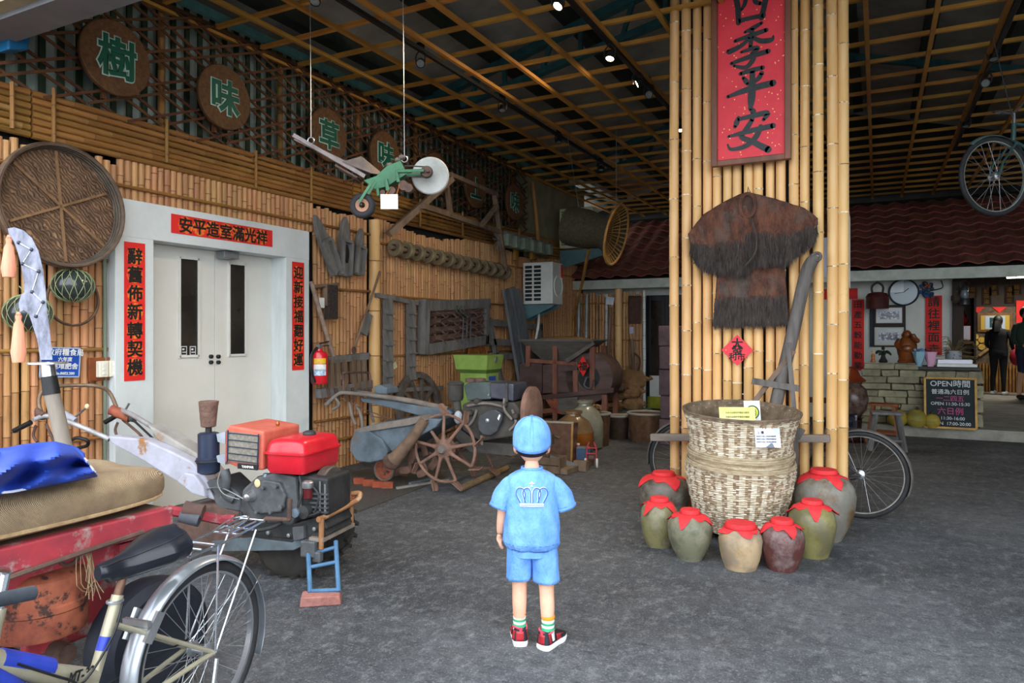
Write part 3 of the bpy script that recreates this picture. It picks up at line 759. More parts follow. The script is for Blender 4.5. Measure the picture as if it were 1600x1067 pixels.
# things on the cream wall
YWB = YB - 0.02
def on_wall(u, v, d=0.0): return BY(u, v, YWB - d)
# clock
p = on_wall(1412, 456.5, .03); T = thing('wall_clock', 'round wall clock with pale blue face and dark rim', 'clock', p)
MB().lathe([(.0, .0), (.2, .0), (.2, .03)], 36, ax='y', at=(0, 0, 0)).build('face', M('clock_face', 'A9B7C0', None, rough=.25), T)
MB().torus((0, -.005, 0), .205, .014, 'y', 40, 8).build('rim', M('rim_dark', '2A3640', None, rough=.35), T)
MB().prism([(0, 0), (0, .19), (-.07, .176), (-.134, .134), (-.176, .07), (-.19, 0)], .004, (0, -.008, 0)).build('pale_sector', M('clock_pale', 'D6DEE4', None, rough=.3), T, smooth=False)
MB().beam((0, -.012, 0), (.07, -.012, .06), .012, .004, (0, 1, 0)).build('hand', m_black, T, smooth=False)
MB().beam((0, -.014, 0), (-.13, -.014, -.02), .008, .004, (0, 1, 0)).build('hand', m_black, T, smooth=False)
# photo board
p0, p1 = on_wall(1359, 477), on_wall(1415, 542)
T = thing('photo_board', 'dark board holding two framed group photographs below the clock', 'picture frame', ((p0.x + p1.x) / 2, YWB - .02, (p0.z + p1.z) / 2))
W_, Hh = p1.x - p0.x, p0.z - p1.z
MB().box((0, 0, 0), (W_, .03, Hh)).build('backing', M('board_navy', '232A33', None), T, smooth=False)
for zc, mm in ((Hh * .25, M('frame_walnut', '4A2E1E', None)), (-Hh * .25, M('frame_silver', 'B8B29E', None, rough=.4))):
    f = MB().box((.02, -.025, zc), (W_ * .82, .03, Hh * .44)).build('photo_frame', mm, T, smooth=False, bevel=.006)
    MB().box((.02, -.042, zc), (W_ * .72, .006, Hh * .36)).build('photo_mount', M('mount_grey', 'B9BFC0', 'A4ABB0', 4, .2), f, smooth=False)
    MB().box((.02, -.046, zc), (W_ * .56, .004, Hh * .18)).build('photo_print', M('photo_mix', 'C9CCD4', '3A3048', 22, .2, lo=.42, hi=.5), f, smooth=False)
# kettle-like lantern hanging from the eave
p = BY(1371, 466, 12.3); T = thing('hanging_bucket', 'rusty red bucket with loop handle hanging under the eave', 'bucket', (p.x, 12.3, p.z - .16))
MB().lathe([(.155, 0), (.16, .01), (.158, .17), (.165, .18), (.13, .235), (.06, .255)], 22).build('bucket_body', M('rust_red', '5E2A22', '3E1C18', 8, .55), T)
MB().tube(smoothpts([(-.07, 0, .24), (-.075, 0, .34), (0, 0, .4), (.075, 0, .34), (.07, 0, .24)]), .016, 8).build('handle', M('iron_dark', '2E2A28', None, rough=.5), T)
MB().tube([(0, 0, .4), (0, -.02, 2.42 - T.location.z)], .005, 5).build('hook_wire', m_black, T)
# banners
def banner(name, label, pts_top, pts_bot, wid_axis, chars, size, y_of, mat_txt=m_ink, discs=False, bold=.025): pass
def wall_banner(label, u0, v0, u1, v1, chars, size):
    a, q = on_wall(u0, v0, .012), on_wall(u1, v1, .012)
    T = tag(MB().box(((a.x + q.x) / 2, YWB - .008, (a.z + q.z) / 2), (q.x - a.x, .006, a.z - q.z)).build('red_banner', m_red, smooth=False), label, 'banner')
    n = len(chars)
    for i, ch in enumerate(chars):
        letter(T, ch, size, m_ink, ((a.x + q.x) / 2, YWB - .013, a.z - (a.z - q.z) * (i + .5) / n), (1, 0, 0), bold=.018)
wall_banner('tall red banner reading 請往裡面走 by the shop doorway', 1446, 462, 1472, 555, '請往裡面走', .165)
wall_banner('narrow red banner with seven characters left of the photo board', 1331, 468, 1350, 579, '田產五穀能勤業', .125)
wall_banner('short wide red banner peeking out behind the bamboo pillar', 1270, 452, 1340, 467, '四', .12)
# fittings: blue flower ornament, junction box, cable, lantern
p = on_wall(1447, 450, .06); T = thing('flower_ornament', 'blue and orange artificial flowers pinned above the tall banner', 'ornament', p)
b = MB(); r = random.Random(2)
for i in range(22): b.ball((r.uniform(-.08, .08), r.uniform(-.04, .02), r.uniform(-.13, .09)), (.03, .02, .03), 6, 5)
b.build('blue_petals', M('petal_blue', '2E5A86', '1E3A60', 20), T)
b = MB()
for i in range(7): b.ball((r.uniform(-.07, .05), -.05, r.uniform(-.02, .07)), .016, 6, 5)
b.build('orange_petals', M('petal_orange', 'C8642A', None), T)
p = on_wall(1470, 433, .05); T = thing('junction_box', 'small white electrical box under the eave by the doorway', 'box', p)
MB().box((0, 0, 0), (.09, .09, .1)).build('box_body', m_white, T, smooth=False, bevel=.008)
MB().tube(smoothpts([(0, -.02, -.05), (.02, -.04, -.16), (-.1, -.04, -.2), (-.25, -.03, -.22)]), .008, 5).build('cable', m_black, T)
p = BY(1493, 463, 12.4); T = thing('hanging_gourd', 'small dark gourd lantern hanging at the doorway corner', 'lantern', p)
MB().lathe([(.02, -.1), (.06, -.06), (.06, 0), (.025, .05), (.03, .08), (.01, .1)], 14).build('gourd_body', M('gourd_dark', '4A4034', '32291F', 9), T)
MB().tube([(0, 0, .1), (.05, 0, .3), (.08, 0, .5)], .006, 5).build('cord', m_black, T)
p = BY(1507, 460, 12.6); T = thing('oil_lantern', 'dark metal oil lantern hanging inside the doorway', 'lantern', p)
MB().lathe([(.05, -.16), (.065, -.15), (.065, -.08), (.05, -.06)], 14).build('fuel_tank', M('lantern_metal', '4A4E50', None, metal=.6, rough=.4), T)
MB().lathe([(.045, -.06), (.06, .0), (.045, .06)], 14).build('glass_chimney', M('lantern_glass', '6E7A80', None, rough=.1), T)
MB().lathe([(.055, .06), (.05, .1), (.02, .14)], 14).build('cap', M('lantern_metal', '4A4E50'), T)
MB().torus((0, 0, .15), .06, .004, 'y', 20, 5).build('handle', M('lantern_metal', '4A4E50'), T); MB().tube([(0, 0, .21), (0, 0, 2.6 - p.z)], .004, 5).build('cord', m_black, T)
# glazed cabinet shrine inside the doorway
p0, p1 = BY(1478, 470, 13.4), BY(1512, 535, 13.4)
T = thing('red_cabinet', 'dark cabinet shelf holding red lacquer boxes inside the doorway', 'cabinet', ((p0.x + p1.x) / 2 + .05, 13.6, .14))
W_ = p1.x - p0.x + .1
MB().box((0, .2, .95), (W_, .03, 1.8)).build('back_panel', m_brown, T, smooth=False)
for xx in (-W_ / 2, W_ / 2): MB().box((xx, 0, .95), (.03, .4, 1.8)).build('side_panel', m_brown, T, smooth=False)
for zz in (.82, 1.12, 1.84): MB().box((0, 0, zz), (W_, .4, .03)).build('shelf', M('wood_shelf', '6A4A2A', None), T, smooth=False)
MB().box((0, -.05, 1.27), (W_ * .8, .2, .26)).build('lacquer_box', M('lacquer_red', '7A1E18', '5A1410', 5, .2, coat=.5), T, smooth=False, bevel=.02)
MB().lathe([(.1, 1.4), (.14, 1.46), (.1, 1.56), (.05, 1.66)], 14).build('lacquer_jar', M('lacquer_red', '7A1E18'), T)
# dark glazed urn on a carved stand, just right of the pillar
g = GZ(1331, 690); T = thing('carved_urn', 'dark red glazed urn with wavy relief right behind the pillar', 'urn', (g.x, g.y, 0))
MB().lathe([(.14, 0), (.15, .03), (.11, .1), (.12, .3), (.15, .32)], 18).build('stand', M('glaze_dark', '3A1C1C', '24120F', 7, .25), T)
MB().lathe([(.1, .32), (.17, .42), (.2, .56), (.17, .68), (.11, .74), (.13, .78)], 22, wob=lambda a, z: 1 + .03 * math.sin(9 * a + z * 20)).build('urn_body', M('glaze_brown', '3E2420', '6A5A50', 12, .25), T)
MB().lathe([(.16, .78), (.17, .8), (.1, .86), (.06, .95), (.03, .97)], 18).build('urn_lid', M('glaze_orange', '7A3418', '5A2410', 9, .3), T)
# ------------------------------------------------------------------ door in the left wall
XF, XD = -4.88, -5.08
yl0, yl1 = WL(180, 400, XF).y, WL(240, 400, XF).y
yr0, yr1 = WL(447, 400, XF).y, WL(483, 400, XF).y
zt, zh = 2.385, WL(240, 375, XF).z
dr = MB(); dr.box((XD - .05, (yl0 + yr1) / 2, zh / 2), (.02, yr0 - yl1 + .3, zh))
door1 = struct(dr.build('door_1', m_leaf, smooth=False), 'pale grey double door with red paper couplets')
MB().box(((XF + XD) / 2 - .05, (yl0 + yl1) / 2, zh / 2), (.3, yl1 - yl0, zh)).build('jamb', m_grey, door1, smooth=False, bevel=.003)
MB().box(((XF + XD) / 2 - .05, (yr0 + yr1) / 2, zh / 2), (.3, yr1 - yr0, zh)).build('jamb', m_grey, door1, smooth=False, bevel=.003)
MB().box((XF - .16, (yl0 + yr1) / 2, (zh + zt) / 2), (.32, yr1 - yl0 + .004, zt - zh)).build('header', m_grey, door1, smooth=False, bevel=.003)
ys_ = WL(334, 400, XD).y
def leaf_(ya, yb, gu0, gu1, gv0, gv1):
    lf = MB().box((XD - .01, (ya + yb) / 2, zh / 2), (.05, yb - ya - .004, zh - .004)).build('door_leaf', m_leaf, door1, smooth=False, bevel=.003)
    a, q = WL(gu0, gv0, XD + .015), WL(gu1, gv1, XD + .015)
    yc, zc, w, h = (a.y + q.y) / 2, (a.z + q.z) / 2, q.y - a.y, a.z - q.z
    MB().box((XD + .018, yc, zc), (.004, w, h)).build('pane', m_glass, lf, smooth=False)
    for c_, d in (((0, -w / 2, 0), (.02, .018, h + .03)), ((0, w / 2, 0), (.02, .018, h + .03)), ((0, 0, h / 2), (.02, w, .018)), ((0, 0, -h / 2), (.02, w, .018))):
        MB().box((XD + .02 + c_[0], yc + c_[1], zc + c_[2]), d).build('glazing_bead', m_leaf, lf, smooth=False)
    return lf
lf1 = leaf_(yl1, ys_, 279.5, 309.5, 402, 556); lf2 = leaf_(ys_, yr0, 357, 383, 411, 554)
for u, lf in ((330.5, lf1), (342, lf2)):
    for v in (557, 566):
        p = WL(u, v, XD + .03); MB().lathe([(.0, -.02), (.017, -.02), (.017, .006), (.012, .012), (0, .012)], 14, p, 'x').build('lock_knob', m_black, lf)
for u in (287, 301):
    p = WL(u, 548, XD + .023); f = MB().box(p, (.003, .062, .085)).build('sticker', m_black, lf1, smooth=False)
    for zz in (.035, -.035): MB().box(p + V((.002, 0, zz)), (.002, .056, .006)).build('sticker_print', m_white, f, smooth=False)
    for yy in (-.026, .026): MB().box(p + V((.002, yy, 0)), (.002, .005, .075)).build('sticker_print', m_white, f, smooth=False)
    MB().box(p + V((.002, .003, -.012)), (.002, .035, .008)).build('sticker_print', m_white, f, smooth=False)
    MB().box(p + V((.002, -.005, .012)), (.002, .02, .014)).build('sticker_print', m_white, f, smooth=False)
p = WL(356, 381, XD + .1); MB().box((XD + .1, p.y, zh - .035), (.1, .16, .06)).build('door_closer', M('steel_dull', '8F9496', None, metal=.7, rough=.4), door1, smooth=False, bevel=.004)

m_disc = M('gold_seal', 'E8842A', 'E0301F', 45, .65, lo=.42, hi=.56)
def seal_text(T, ch, pos, size, r, right=(0, 1, 0), up=(0, 0, 1), n=V((1, 0, 0)), disc=True):
    if disc:
        R_ = V(right); U_ = V(up)
        b = MB(); b.prism([(math.cos(t * PI / 10) * r, math.sin(t * PI / 10) * r) for t in range(20)], .001, V(pos), R_, U_)
        b.build('gold_seal', m_disc, T, smooth=False, world=True)
    letter(T, ch, size, m_ink, V(pos) + n * .002, right, up, bold=.028)
def couplet(label, quad, chars, size, vertical=True):
    # quad: pixel corners on the surround front; becomes an upright sheet
    a, q = WL(*quad[0], XF), WL(*quad[1], XF)
    yc, zc, w, h = (a.y + q.y) / 2, (a.z + q.z) / 2, q.y - a.y, a.z - q.z
    T = tag(MB().box((XF + .004, yc, zc), (.003, w, h)).build('red_couplet', m_red, smooth=False), label, 'banner')
    for i, ch in enumerate(chars):
        t = (i + .5) / len(chars)
        pos = (XF + .0062, yc, a.z - h * (.03 + .94 * t)) if vertical else (XF + .0062, a.y + w * (.06 + .88 * t), zc)
        seal_text(T, ch, pos, size, size * .52)
couplet('vertical red couplet reading 辭舊佈新轉契機 left of the door', ((193.5, 377), (226, 593.5)), '辭舊佈新轉契機', .125)
couplet('vertical red couplet reading 迎新接福翻好運 right of the door', ((456, 408.5), (474.5, 577.5)), '迎新接福翻好運', .125)
couplet('horizontal red banner reading 安平造室滿光祥 over the door', ((267, 333.5), (425, 386)), '安平造室滿光祥', .13, False)

# ------------------------------------------------------------------ six round signs on the lattice (樹味 草味 土味)
m_sign = M('sign_rust', '74502F', '573A22', 30, .7, bump=.2, bsc=60)
m_jade = M('letter_green', '0E5B46', None, rough=.5)
m_mint = M('letter_outline', 'B8D8C8', None, rough=.6)
for i, (u, v, ch, nm) in enumerate(((180, 98, '樹', 'first'), (350, 163, '味', 'second'), (512, 214, '草', 'third'), (601, 247, '味', 'fourth'), (681, 272, '', 'fifth'), (742, 300, '土', 'sixth'), (803, 321, '味', 'last'))):
    p = WL(u, v, -4.9); p.z = 3.39
    lab = 'round brown sign reading %s, %s of the row on the lattice' % (ch, nm) if ch else 'round brown sign mostly hidden behind the white disc of the hanging cultivator'
    T = thing('round_sign', lab, 'sign', p, 0, 'round signs along the lattice')
    MB().lathe([(.0, -.02), (.262, -.02), (.268, -.012), (.268, .015), (.26, .022), (0, .022)], 40, ax='x').build('disc', m_sign, T)
    MB().beam((-.06, -.05, -.3), (-.06, -.05, .3), .03, .03).build('back_batten', m_lath, T, smooth=False)
    if ch:
        letter(T, ch, .30, m_mint, p + V((.0235, 0, 0)), bold=.06, name='letter_outline')
        letter(T, ch, .30, m_jade, p + V((.0265, 0, 0)), bold=.03)
# blue floodlight box at the top left
p = WL(22, 57, -4.85); T = thing('blue_floodlight', 'blue plastic box fixed high under the front beam', 'lamp', p)
MB().prism([(-.07, -.12), (.05, -.08), (.08, .12), (-.07, .12)], .14, (0, 0, 0), (0, 1, 0), (0, 0, 1)).build('housing', M('plastic_blue', '1F6FA0', '185A85', 4, .4), T, smooth=False, bevel=.01)
MB().box((-.08, 0, .1), (.14, .05, .04)).build('bracket', m_black, T, smooth=False)

# ------------------------------------------------------------------ woven tray, floats, rope, plates left of the door
m_weave = M('weave_brown', '9A7658', '6E5340', 9, .85, weave=(20, 'DIAGONAL', 7, .6), bump=.8)
m_cane = M('cane_brown', '6E5440', '4E3B2C', 12, .75)
p = WL(93, 323, -4.86); T = thing('woven_tray', 'large round woven bamboo drying tray hung on the bamboo wall', 'tray', p, 0, None, 0, math.radians(-4))
R_ = .405
MB().lathe([(0, .0), (R_ * .6, .002), (R_ * .93, .006)], 40, ax='x').build('woven_disc', m_weave, T, thick=.006)
MB().lathe([(R_ * .92, -.005), (R_ * .97, .07), (R_ * 1.02, .08), (R_ * 1.0, -.02), (R_ * .92, -.005)], 48, ax='x').build('rim', M('rim_grey', '6F6254', '4F4439', 10, .8, weave=(16, 'X', 3, .5)), T)
for i in range(3): MB().torus((.02 + i * .024, 0, 0), R_ * (1.0 + .012 * (i % 2)), .010, 'x', 48, 6).build('rim_hoop', m_cane, T)
for ang, L_ in ((1.62, .37), (.42, .35), (2.45, .37)):
    c_, s_ = math.cos(ang), math.sin(ang)
    MB().beam((.014, -c_ * L_, -s_ * L_), (.014, c_ * L_, s_ * L_), .016, .012, (1, 0, 0)).build('cross_stick', M('stick_tan', '8A6848', '6A4E34', 14, .7, stretch=(1, 1, 1)), T, smooth=False)
m_float = M('float_glass', '3E4440', '23282A', 3, .18, coat=.4)
m_net = M('net_cord', '9DA878', '7F8A60', 30, .8)
def net_float(label, u, v, r):
    p = WL(u, v, -4.97 + r); T = thing('fishing_float', label, 'fishing float', p, 0, 'net-wrapped glass floats')
    MB().ball((0, 0, 0), (r, r * 1.12, r * .95), 20, 14).build('glass_ball', m_float, T)
    for k_ in range(14):
        for d_ in (1, -1):
            pts = []
            for i in range(13):
                th = PI * (.06 + .88 * i / 12); a = k_ * 2 * PI / 14 + d_ * .9 * (i / 12)
                pts.append((math.sin(th) * math.cos(a) * (r + .003), math.sin(th) * math.sin(a) * (r * 1.12 + .003), -math.cos(th) * (r * .95 + .003)))
            MB().tube(pts, .0022, 4).build('net_cord', m_net, T)
    MB().tube([(0, 0, r * .9), (-r * .8, 0, r * 1.4)], .004, 5).build('hanging_cord', m_net, T)
net_float('net-wrapped dark glass float under the woven tray', 114, 446, .118)
net_float('net-wrapped dark glass float half hidden behind the curved blade', 44, 489, .125)
p = WL(113, 468, -4.93); T = thing('cane_hoop', 'coiled cane hoop hanging behind the glass float', 'hoop', p)
for i in range(4): MB().torus((i * .008, RND.uniform(-.006, .006), RND.uniform(-.006, .006)), .175, .007, 'x', 40, 6).build('cane_loop', m_cane, T)
# blue enamel plate
a, q = WL(63, 544, -4.95), WL(124, 587, -4.95)
T = thing('enamel_plate', 'blue enamel sign plate with white characters behind the blade', 'sign', ((-4.95), (a.y + q.y) / 2, (a.z + q.z) / 2), 0, None, math.radians(-3))
w, h = q.y - a.y, a.z - q.z
MB().box((0, 0, 0), (.006, w, h)).build('plate', M('enamel_blue', '1F4FA8', '1B4596', 5, .3), T, smooth=False)
for c_, d in (((.002, 0, h / 2), (.006, w, .008)), ((.002, 0, -h / 2), (.006, w, .008)), ((.002, -w / 2, 0), (.006, .008, h)), ((.002, w / 2, 0), (.006, .008, h))): MB().box(c_, d).build('plate_border', M('border_pale', '9FB2CC', None), T, smooth=False)
for s_, zz, sz in (('政府糧食局', .07, .05), ('六年度', .022, .032), ('建堆肥舍', -.025, .045), ('No.86E2.280', -.075, .026)):
    letter(T, s_, sz, m_white, (.0045, 0.03, zz), bold=.02, world=False)
# switch board
a, q = WL(138, 559, -4.95), WL(181, 593, -4.95)
T = thing('switch_board', 'wooden board with two ivory switch boxes beside the door', 'switch', (-4.95, (a.y + q.y) / 2, (a.z + q.z) / 2))
w, h = q.y - a.y, a.z - q.z
MB().box((0, 0, 0), (.02, w, h)).build('wood_board', M('board_red_brown', '8A4A22', '6E3818', 9, .5), T, smooth=False, bevel=.004)
for yy in (-.02, .055):
    s1 = MB().box((.03, yy, 0), (.045, .068, h * .7)).build('switch_box', M('ivory', 'E2DCC8', None, rough=.4), T, smooth=False, bevel=.006)
    for zz in (-.03, 0, .03): MB().box((.056, yy, zz), (.008, .018, .016)).build('rocker', m_white, s1, smooth=False)
MB().tube(smoothpts([(.02, .09, .07), (0, .1, .1), (-.01, .09, .16)]), .005, 5).build('cable', m_black, T)
# conduit by the door frame
tag(MB().tube([(-4.95, yl0 - .03, .1), (-4.95, yl0 - .03, 1.25), (-4.95, yl0 - .035, 2.38)], .012, 8).build('conduit_pipe', M('pipe_green', '6E7A68', None), ), 'thin grey conduit running up beside the door frame', 'pipe')

# ------------------------------------------------------------------ curved glaive leaning by the trailer
GY = 3.35
def gp(u, v): return DP(u, v, GY)
base = gp(101, 700); base.z = 0
T = thing('glaive', 'long-handled curved silver blade with pink tassels standing behind the trailer', 'polearm', base)
edge = [(12, 357), (22, 355), (37, 360), (50, 372), (60, 392), (67, 420), (71, 450), (73, 480), (77, 510), (80, 540), (82, 562)]
back = [(63, 562), (58, 530), (50, 505), (45, 490), (37, 484), (31, 488), (29, 474), (33, 460), (38, 457), (37, 440), (33, 415), (28, 395), (22, 378), (14, 366)]
pts3 = [gp(u, v) for u, v in edge + back]
nn = ray(46, 460).normalized()
b = MB(); k_ = len(pts3)
b.add([p_ - nn * .004 for p_ in pts3] + [p_ + nn * .004 for p_ in pts3], [tuple(range(k_)), tuple(range(2 * k_ - 1, k_ - 1, -1))] + [(i, i + k_, (i + 1) % k_ + k_, (i + 1) % k_) for i in range(k_)])
b.build('blade', M('steel_pattern', '8E90A0', '5C5E6A', 26, .45, metal=.25, stretch=(1, 1, .45), bump=.15), T, smooth=False, world=True)
st = [(29, 379), (49, 390), (35, 412), (60, 424), (50, 456), (67, 472), (56, 494)]
for u, v in st:
    MB().ball(gp(u, v) - nn * .006, .009, 8, 6).build('stud', M('stud_grey', '4C4F5A', None, metal=.6, rough=.4), T, world=True)
MB().tube([gp(u, v) - nn * .006 for u, v in st], .0025, 5).build('star_line', m_white, T, world=True)
MB().lathe([(.0, -.004), (.085, -.004), (.085, .004), (0, .004)], 20, (0, 0, 0)).build('hand_guard', M('steel_pale', 'D5D8DE', None, metal=.8, rough=.25), T, loc=gp(74, 567) - base)
MB().tube([gp(74, 566), gp(77, 592)], [.03, .033], 14).build('ferrule', M('chrome', 'C8CCD2', None, metal=.9, rough=.15), T, world=True)
MB().tube([gp(76.5, 588), gp(81, 616)], [.034, .037], 14).build('grip_tape', m_black, T, world=True)
MB().tube([gp(81, 615), gp(92, 660), gp(101, 700), base + V((.03, .02, .0))], [.034, .034, .034, .034], 14).build('shaft', M('shaft_grey', '8F8579', '776E64', 9, .6, stretch=(1, 1, .2)), T, world=True)
m_tas = M('tassel_pink', 'E8A083', 'D98768', 30, .8, stretch=(1, 1, .1))
for (u, v, v2, w_) in ((14, 367, 433, .032), (29, 487, 566, .032)):
    a = gp(u, v); e = gp(u + 1, v2); L_ = (a - e).length
    f = MB().lathe([(.006, 0), (.014, -.02), (.011, -.04), (.02, -.06), (w_, -L_ * .8), (w_ * .8, -L_), (.0, -L_)], 16, wob=lambda an, z: 1 + .12 * math.sin(8 * an)).build('tassel', m_tas, T, loc=a - base)
    MB().ball((0, 0, -.02), .014, 8, 6).build('tassel_knot', M('tassel_red', 'C04A40', None), f)
# ------------------------------------------------------------------ bamboo pillar with sign, cape, baskets and jars
YP = 5.72
px0, px1 = BY(1037, 500, 6.35).x, BY(1262, 500, 6.35).x
m_slab = M('slab_purple', '6A5458', '4E3E42', 5, .8, bump=.3, var=.15)
pil = thing('bamboo_pillar', 'broad pillar faced with upright yellow bamboo poles and hung with a red sign', 'pillar', (BY(1180, 500, YP).x, YP, 0))
MB().box(((px0 + px1) / 2 + .06, 6.62, 2.2), (px1 - px0 - .36, .62, 4.4)).build('core', m_dark, pil, smooth=False, world=True)
stk = thing('slab_stack', 'stack of purplish stone slabs showing just left of the bamboo pillar', 'stone slabs', DP(1051, 521, 9.0) * V((1, 1, 0)))
for i, (za, zb3) in enumerate(((0, .33), (.33, .62), (.62, .95), (.95, 1.24), (1.24, 1.50))):
    MB().box((RND.uniform(-.015, .015), 0, (za + zb3) / 2), (.26, .3, zb3 - za - .008)).build('stone_slab', m_slab, stk, smooth=False, bevel=.012)
PU = [1055, 1072, 1089, 1105, 1120.5, 1136.5, 1152.5, 1169, 1186, 1203, 1220, 1240, 1257, 1278, 1298, 1315.5]
for i, u in enumerate(PU):
    p = BY(u, 600, YP + (0.02 if 2 <= i <= 12 else -0.03) + RND.uniform(-.01, .01)); r = .0365 if 2 <= i <= 12 else .039
    if i in (5, 9): r = .034
    inst('bamboo_pole', pole_mesh(4.45, r, (m_bamy, m_bamyn), 20 + i, .42, n=18), pil, V((p.x, p.y, 0)) - V(pil.location), (0, RND.uniform(-.002, .002), i * 1.1))
for u, z in ((1088, 2.2), (1088, .9)):
    MB().beam(BY(1050, 500, YP + .07) * V((1, 1, 0)) + V((0, 0, z)) if False else V((BY(1048, 500, YP + .08).x, YP + .08, z)), V((BY(1322, 500, YP + .08).x, YP + .08, z)), .03, .04).build('cross_rail', m_lath, pil, smooth=False, world=True)
# red sign board with brush characters
a, q = BY(1113, 262, YP - .10), BY(1236, 250, YP - .10)
zb_ = a.z; zt_ = 4.02
T = thing('red_sign', 'tall framed red sign with black brush characters 四季平安 on the bamboo pillar', 'sign', ((a.x + q.x) / 2, YP - .10, zb_))
W_ = q.x - a.x; Hh = zt_ - zb_
def sign_red():
    m = M('sign_red', 'D93440', 'CC2A38', 4, .55)
    nt = m.node_tree; N = nt.nodes; L = nt.links
    vo = N.new('ShaderNodeTexVoronoi'); vo.inputs['Scale'].default_value = 26
    tc = N.new('ShaderNodeTexCoord'); L.new(tc.outputs['Object'], vo.inputs['Vector'])
    cp = N.new('ShaderNodeMath'); cp.operation = 'LESS_THAN'; cp.inputs[1].default_value = .13; L.new(vo.outputs['Distance'], cp.inputs[0])
    mx = N.new('ShaderNodeMix'); mx.data_type = 'RGBA'; L.new(cp.outputs[0], mx.inputs[0]); mx.inputs[7].default_value = rgb('F0C070')
    b = N['Principled BSDF']; src = b.inputs['Base Color'].links[0].from_socket; L.new(src, mx.inputs[6]); L.new(mx.outputs[2], b.inputs['Base Color'])
    return m
MB().box((0, 0, Hh / 2), (W_ - .06, .02, Hh - .04)).build('panel', sign_red(), T, smooth=False)
m_fr = M('frame_umber', '7A4A34', '5E3826', 9, .5, stretch=(1, 1, .2))
for c_, d in (((-W_ / 2 + .02, -.01, Hh / 2), (.045, .05, Hh)), ((W_ / 2 - .02, -.01, Hh / 2), (.045, .05, Hh)), ((0, -.01, .022), (W_ - .08, .05, .045)), ((0, -.01, Hh - .022), (W_ - .08, .05, .045))):
    MB().box(c_, d).build('frame_rail', m_fr, T, smooth=False, bevel=.006)
BR = {
 '四': [[(16, 22, 9), (22, 50, 10), (24, 88, 9)], [(14, 20, 8), (50, 16, 10), (86, 16, 11), (82, 50, 10), (74, 86, 10)], [(24, 84, 9), (50, 82, 8), (78, 82, 9)], [(40, 24, 7), (38, 46, 8), (30, 60, 5)], [(60, 22, 8), (60, 46, 8), (72, 54, 7)]],
 '季': [[(74, 4, 6), (56, 12, 9), (38, 18, 5)], [(16, 34, 6), (50, 28, 9), (84, 22, 8)], [(54, 12, 8), (52, 30, 9), (50, 54, 7)], [(48, 32, 6), (32, 46, 8), (4, 56, 10), (0, 52, 3)], [(54, 32, 6), (72, 44, 9), (94, 46, 9), (99, 38, 3)], [(30, 62, 5), (54, 58, 8), (66, 60, 8), (52, 70, 6)], [(54, 68, 7), (56, 82, 9), (40, 98, 8), (14, 90, 5)], [(8, 84, 6), (46, 76, 9), (88, 70, 9)]],
 '平': [[(28, 14, 7), (52, 10, 9), (76, 8, 8)], [(34, 24, 6), (40, 32, 9), (44, 40, 6)], [(74, 20, 8), (68, 30, 9), (56, 40, 5)], [(0, 62, 6), (44, 52, 11), (98, 46, 12)], [(54, 12, 9), (54, 46, 12), (52, 76, 13), (50, 100, 5)]],
 '安': [[(48, 0, 6), (56, 8, 10), (54, 16, 8)], [(24, 18, 7), (20, 28, 10), (16, 38, 6)], [(22, 22, 7), (54, 18, 9), (86, 16, 10), (78, 30, 6)], [(54, 26, 8), (40, 48, 10), (30, 62, 9), (54, 76, 10), (88, 98, 12)], [(72, 44, 8), (62, 66, 10), (40, 84, 9), (8, 88, 6), (0, 76, 3)], [(2, 58, 5), (44, 52, 9), (98, 46, 10)]],
}
m_brush = M('brush_ink', '1E2A2C', '14181A', 30, .5)
def brush(T, ch, c, size, mat):
    b = MB()
    for k_, st in enumerate(BR[ch]):
        P = smoothpts([(x / 100 - .5, w / 100, .5 - y_ / 100) for x, y_, w in st], 5)
        n = len(P); pts_l = []; pts_r = []
        for i in range(n):
            d = (P[min(i + 1, n - 1)] - P[max(i - 1, 0)]); d.y = 0; d.normalize()
            w = P[i].y * .62; nx, nz = -d.z, d.x
            pts_l.append((P[i].x + nx * w, P[i].z + nz * w)); pts_r.append((P[i].x - nx * w, P[i].z - nz * w))
        for i in range(n - 1):
            q4 = [pts_l[i], pts_l[i + 1], pts_r[i + 1], pts_r[i]]
            b.add([(c[0] + x * size, c[1] - .0004 * k_, c[2] + z_ * size) for x, z_ in q4], [(0, 3, 2, 1)])
        for e_, dr in ((0, -1), (n - 1, 1)):
            w = P[e_].y * .62
            b.add([(c[0] + (P[e_].x + math.cos(t * PI / 5) * w) * size, c[1] - .0004 * k_, c[2] + (P[e_].z + math.sin(t * PI / 5) * w) * size) for t in range(10)], [tuple(range(10))])
    return b.build('brush_character', mat, T, smooth=False)
for ch, v in (('四', 5), ('季', 70), ('平', 137), ('安', 203)):
    z_ = BY(1174, v, YP - .12).z - zb_
    brush(T, ch, (0, -.0125, z_), .335, m_brush)
# small diamond paper
p = BY(1152, 547, YP - .045); T = tag(MB().box(p, (.17, .003, .17), ry=PI / 4).build('diamond_paper', sign_red(), smooth=False), 'small red diamond paper with black characters below the straw cape', 'paper')
for ch, dx, dz, s in (('大', 0, .05, .09), ('發', 0, 0, .08), ('利', -.035, -.05, .06), ('市', .03, -.05, .06)):
    letter(T, ch, s, m_ink, p + V((dx, -.003, dz)), (1, 0, 0), bold=.025)
# white papers on the pillar's right side
tag(MB().box(BY(1326, 393, 5.95), (.015, .25, .55)).build('white_notice', m_white, smooth=False), 'white notice sheet hung on the right side of the pillar', 'paper')
tag(MB().box(BY(1288, 402, 5.9), (.09, .004, .3)).build('pale_notice', M('paper_lilac', 'C8CCE4', None), smooth=False), 'pale sheet showing between the right bamboo poles', 'paper')

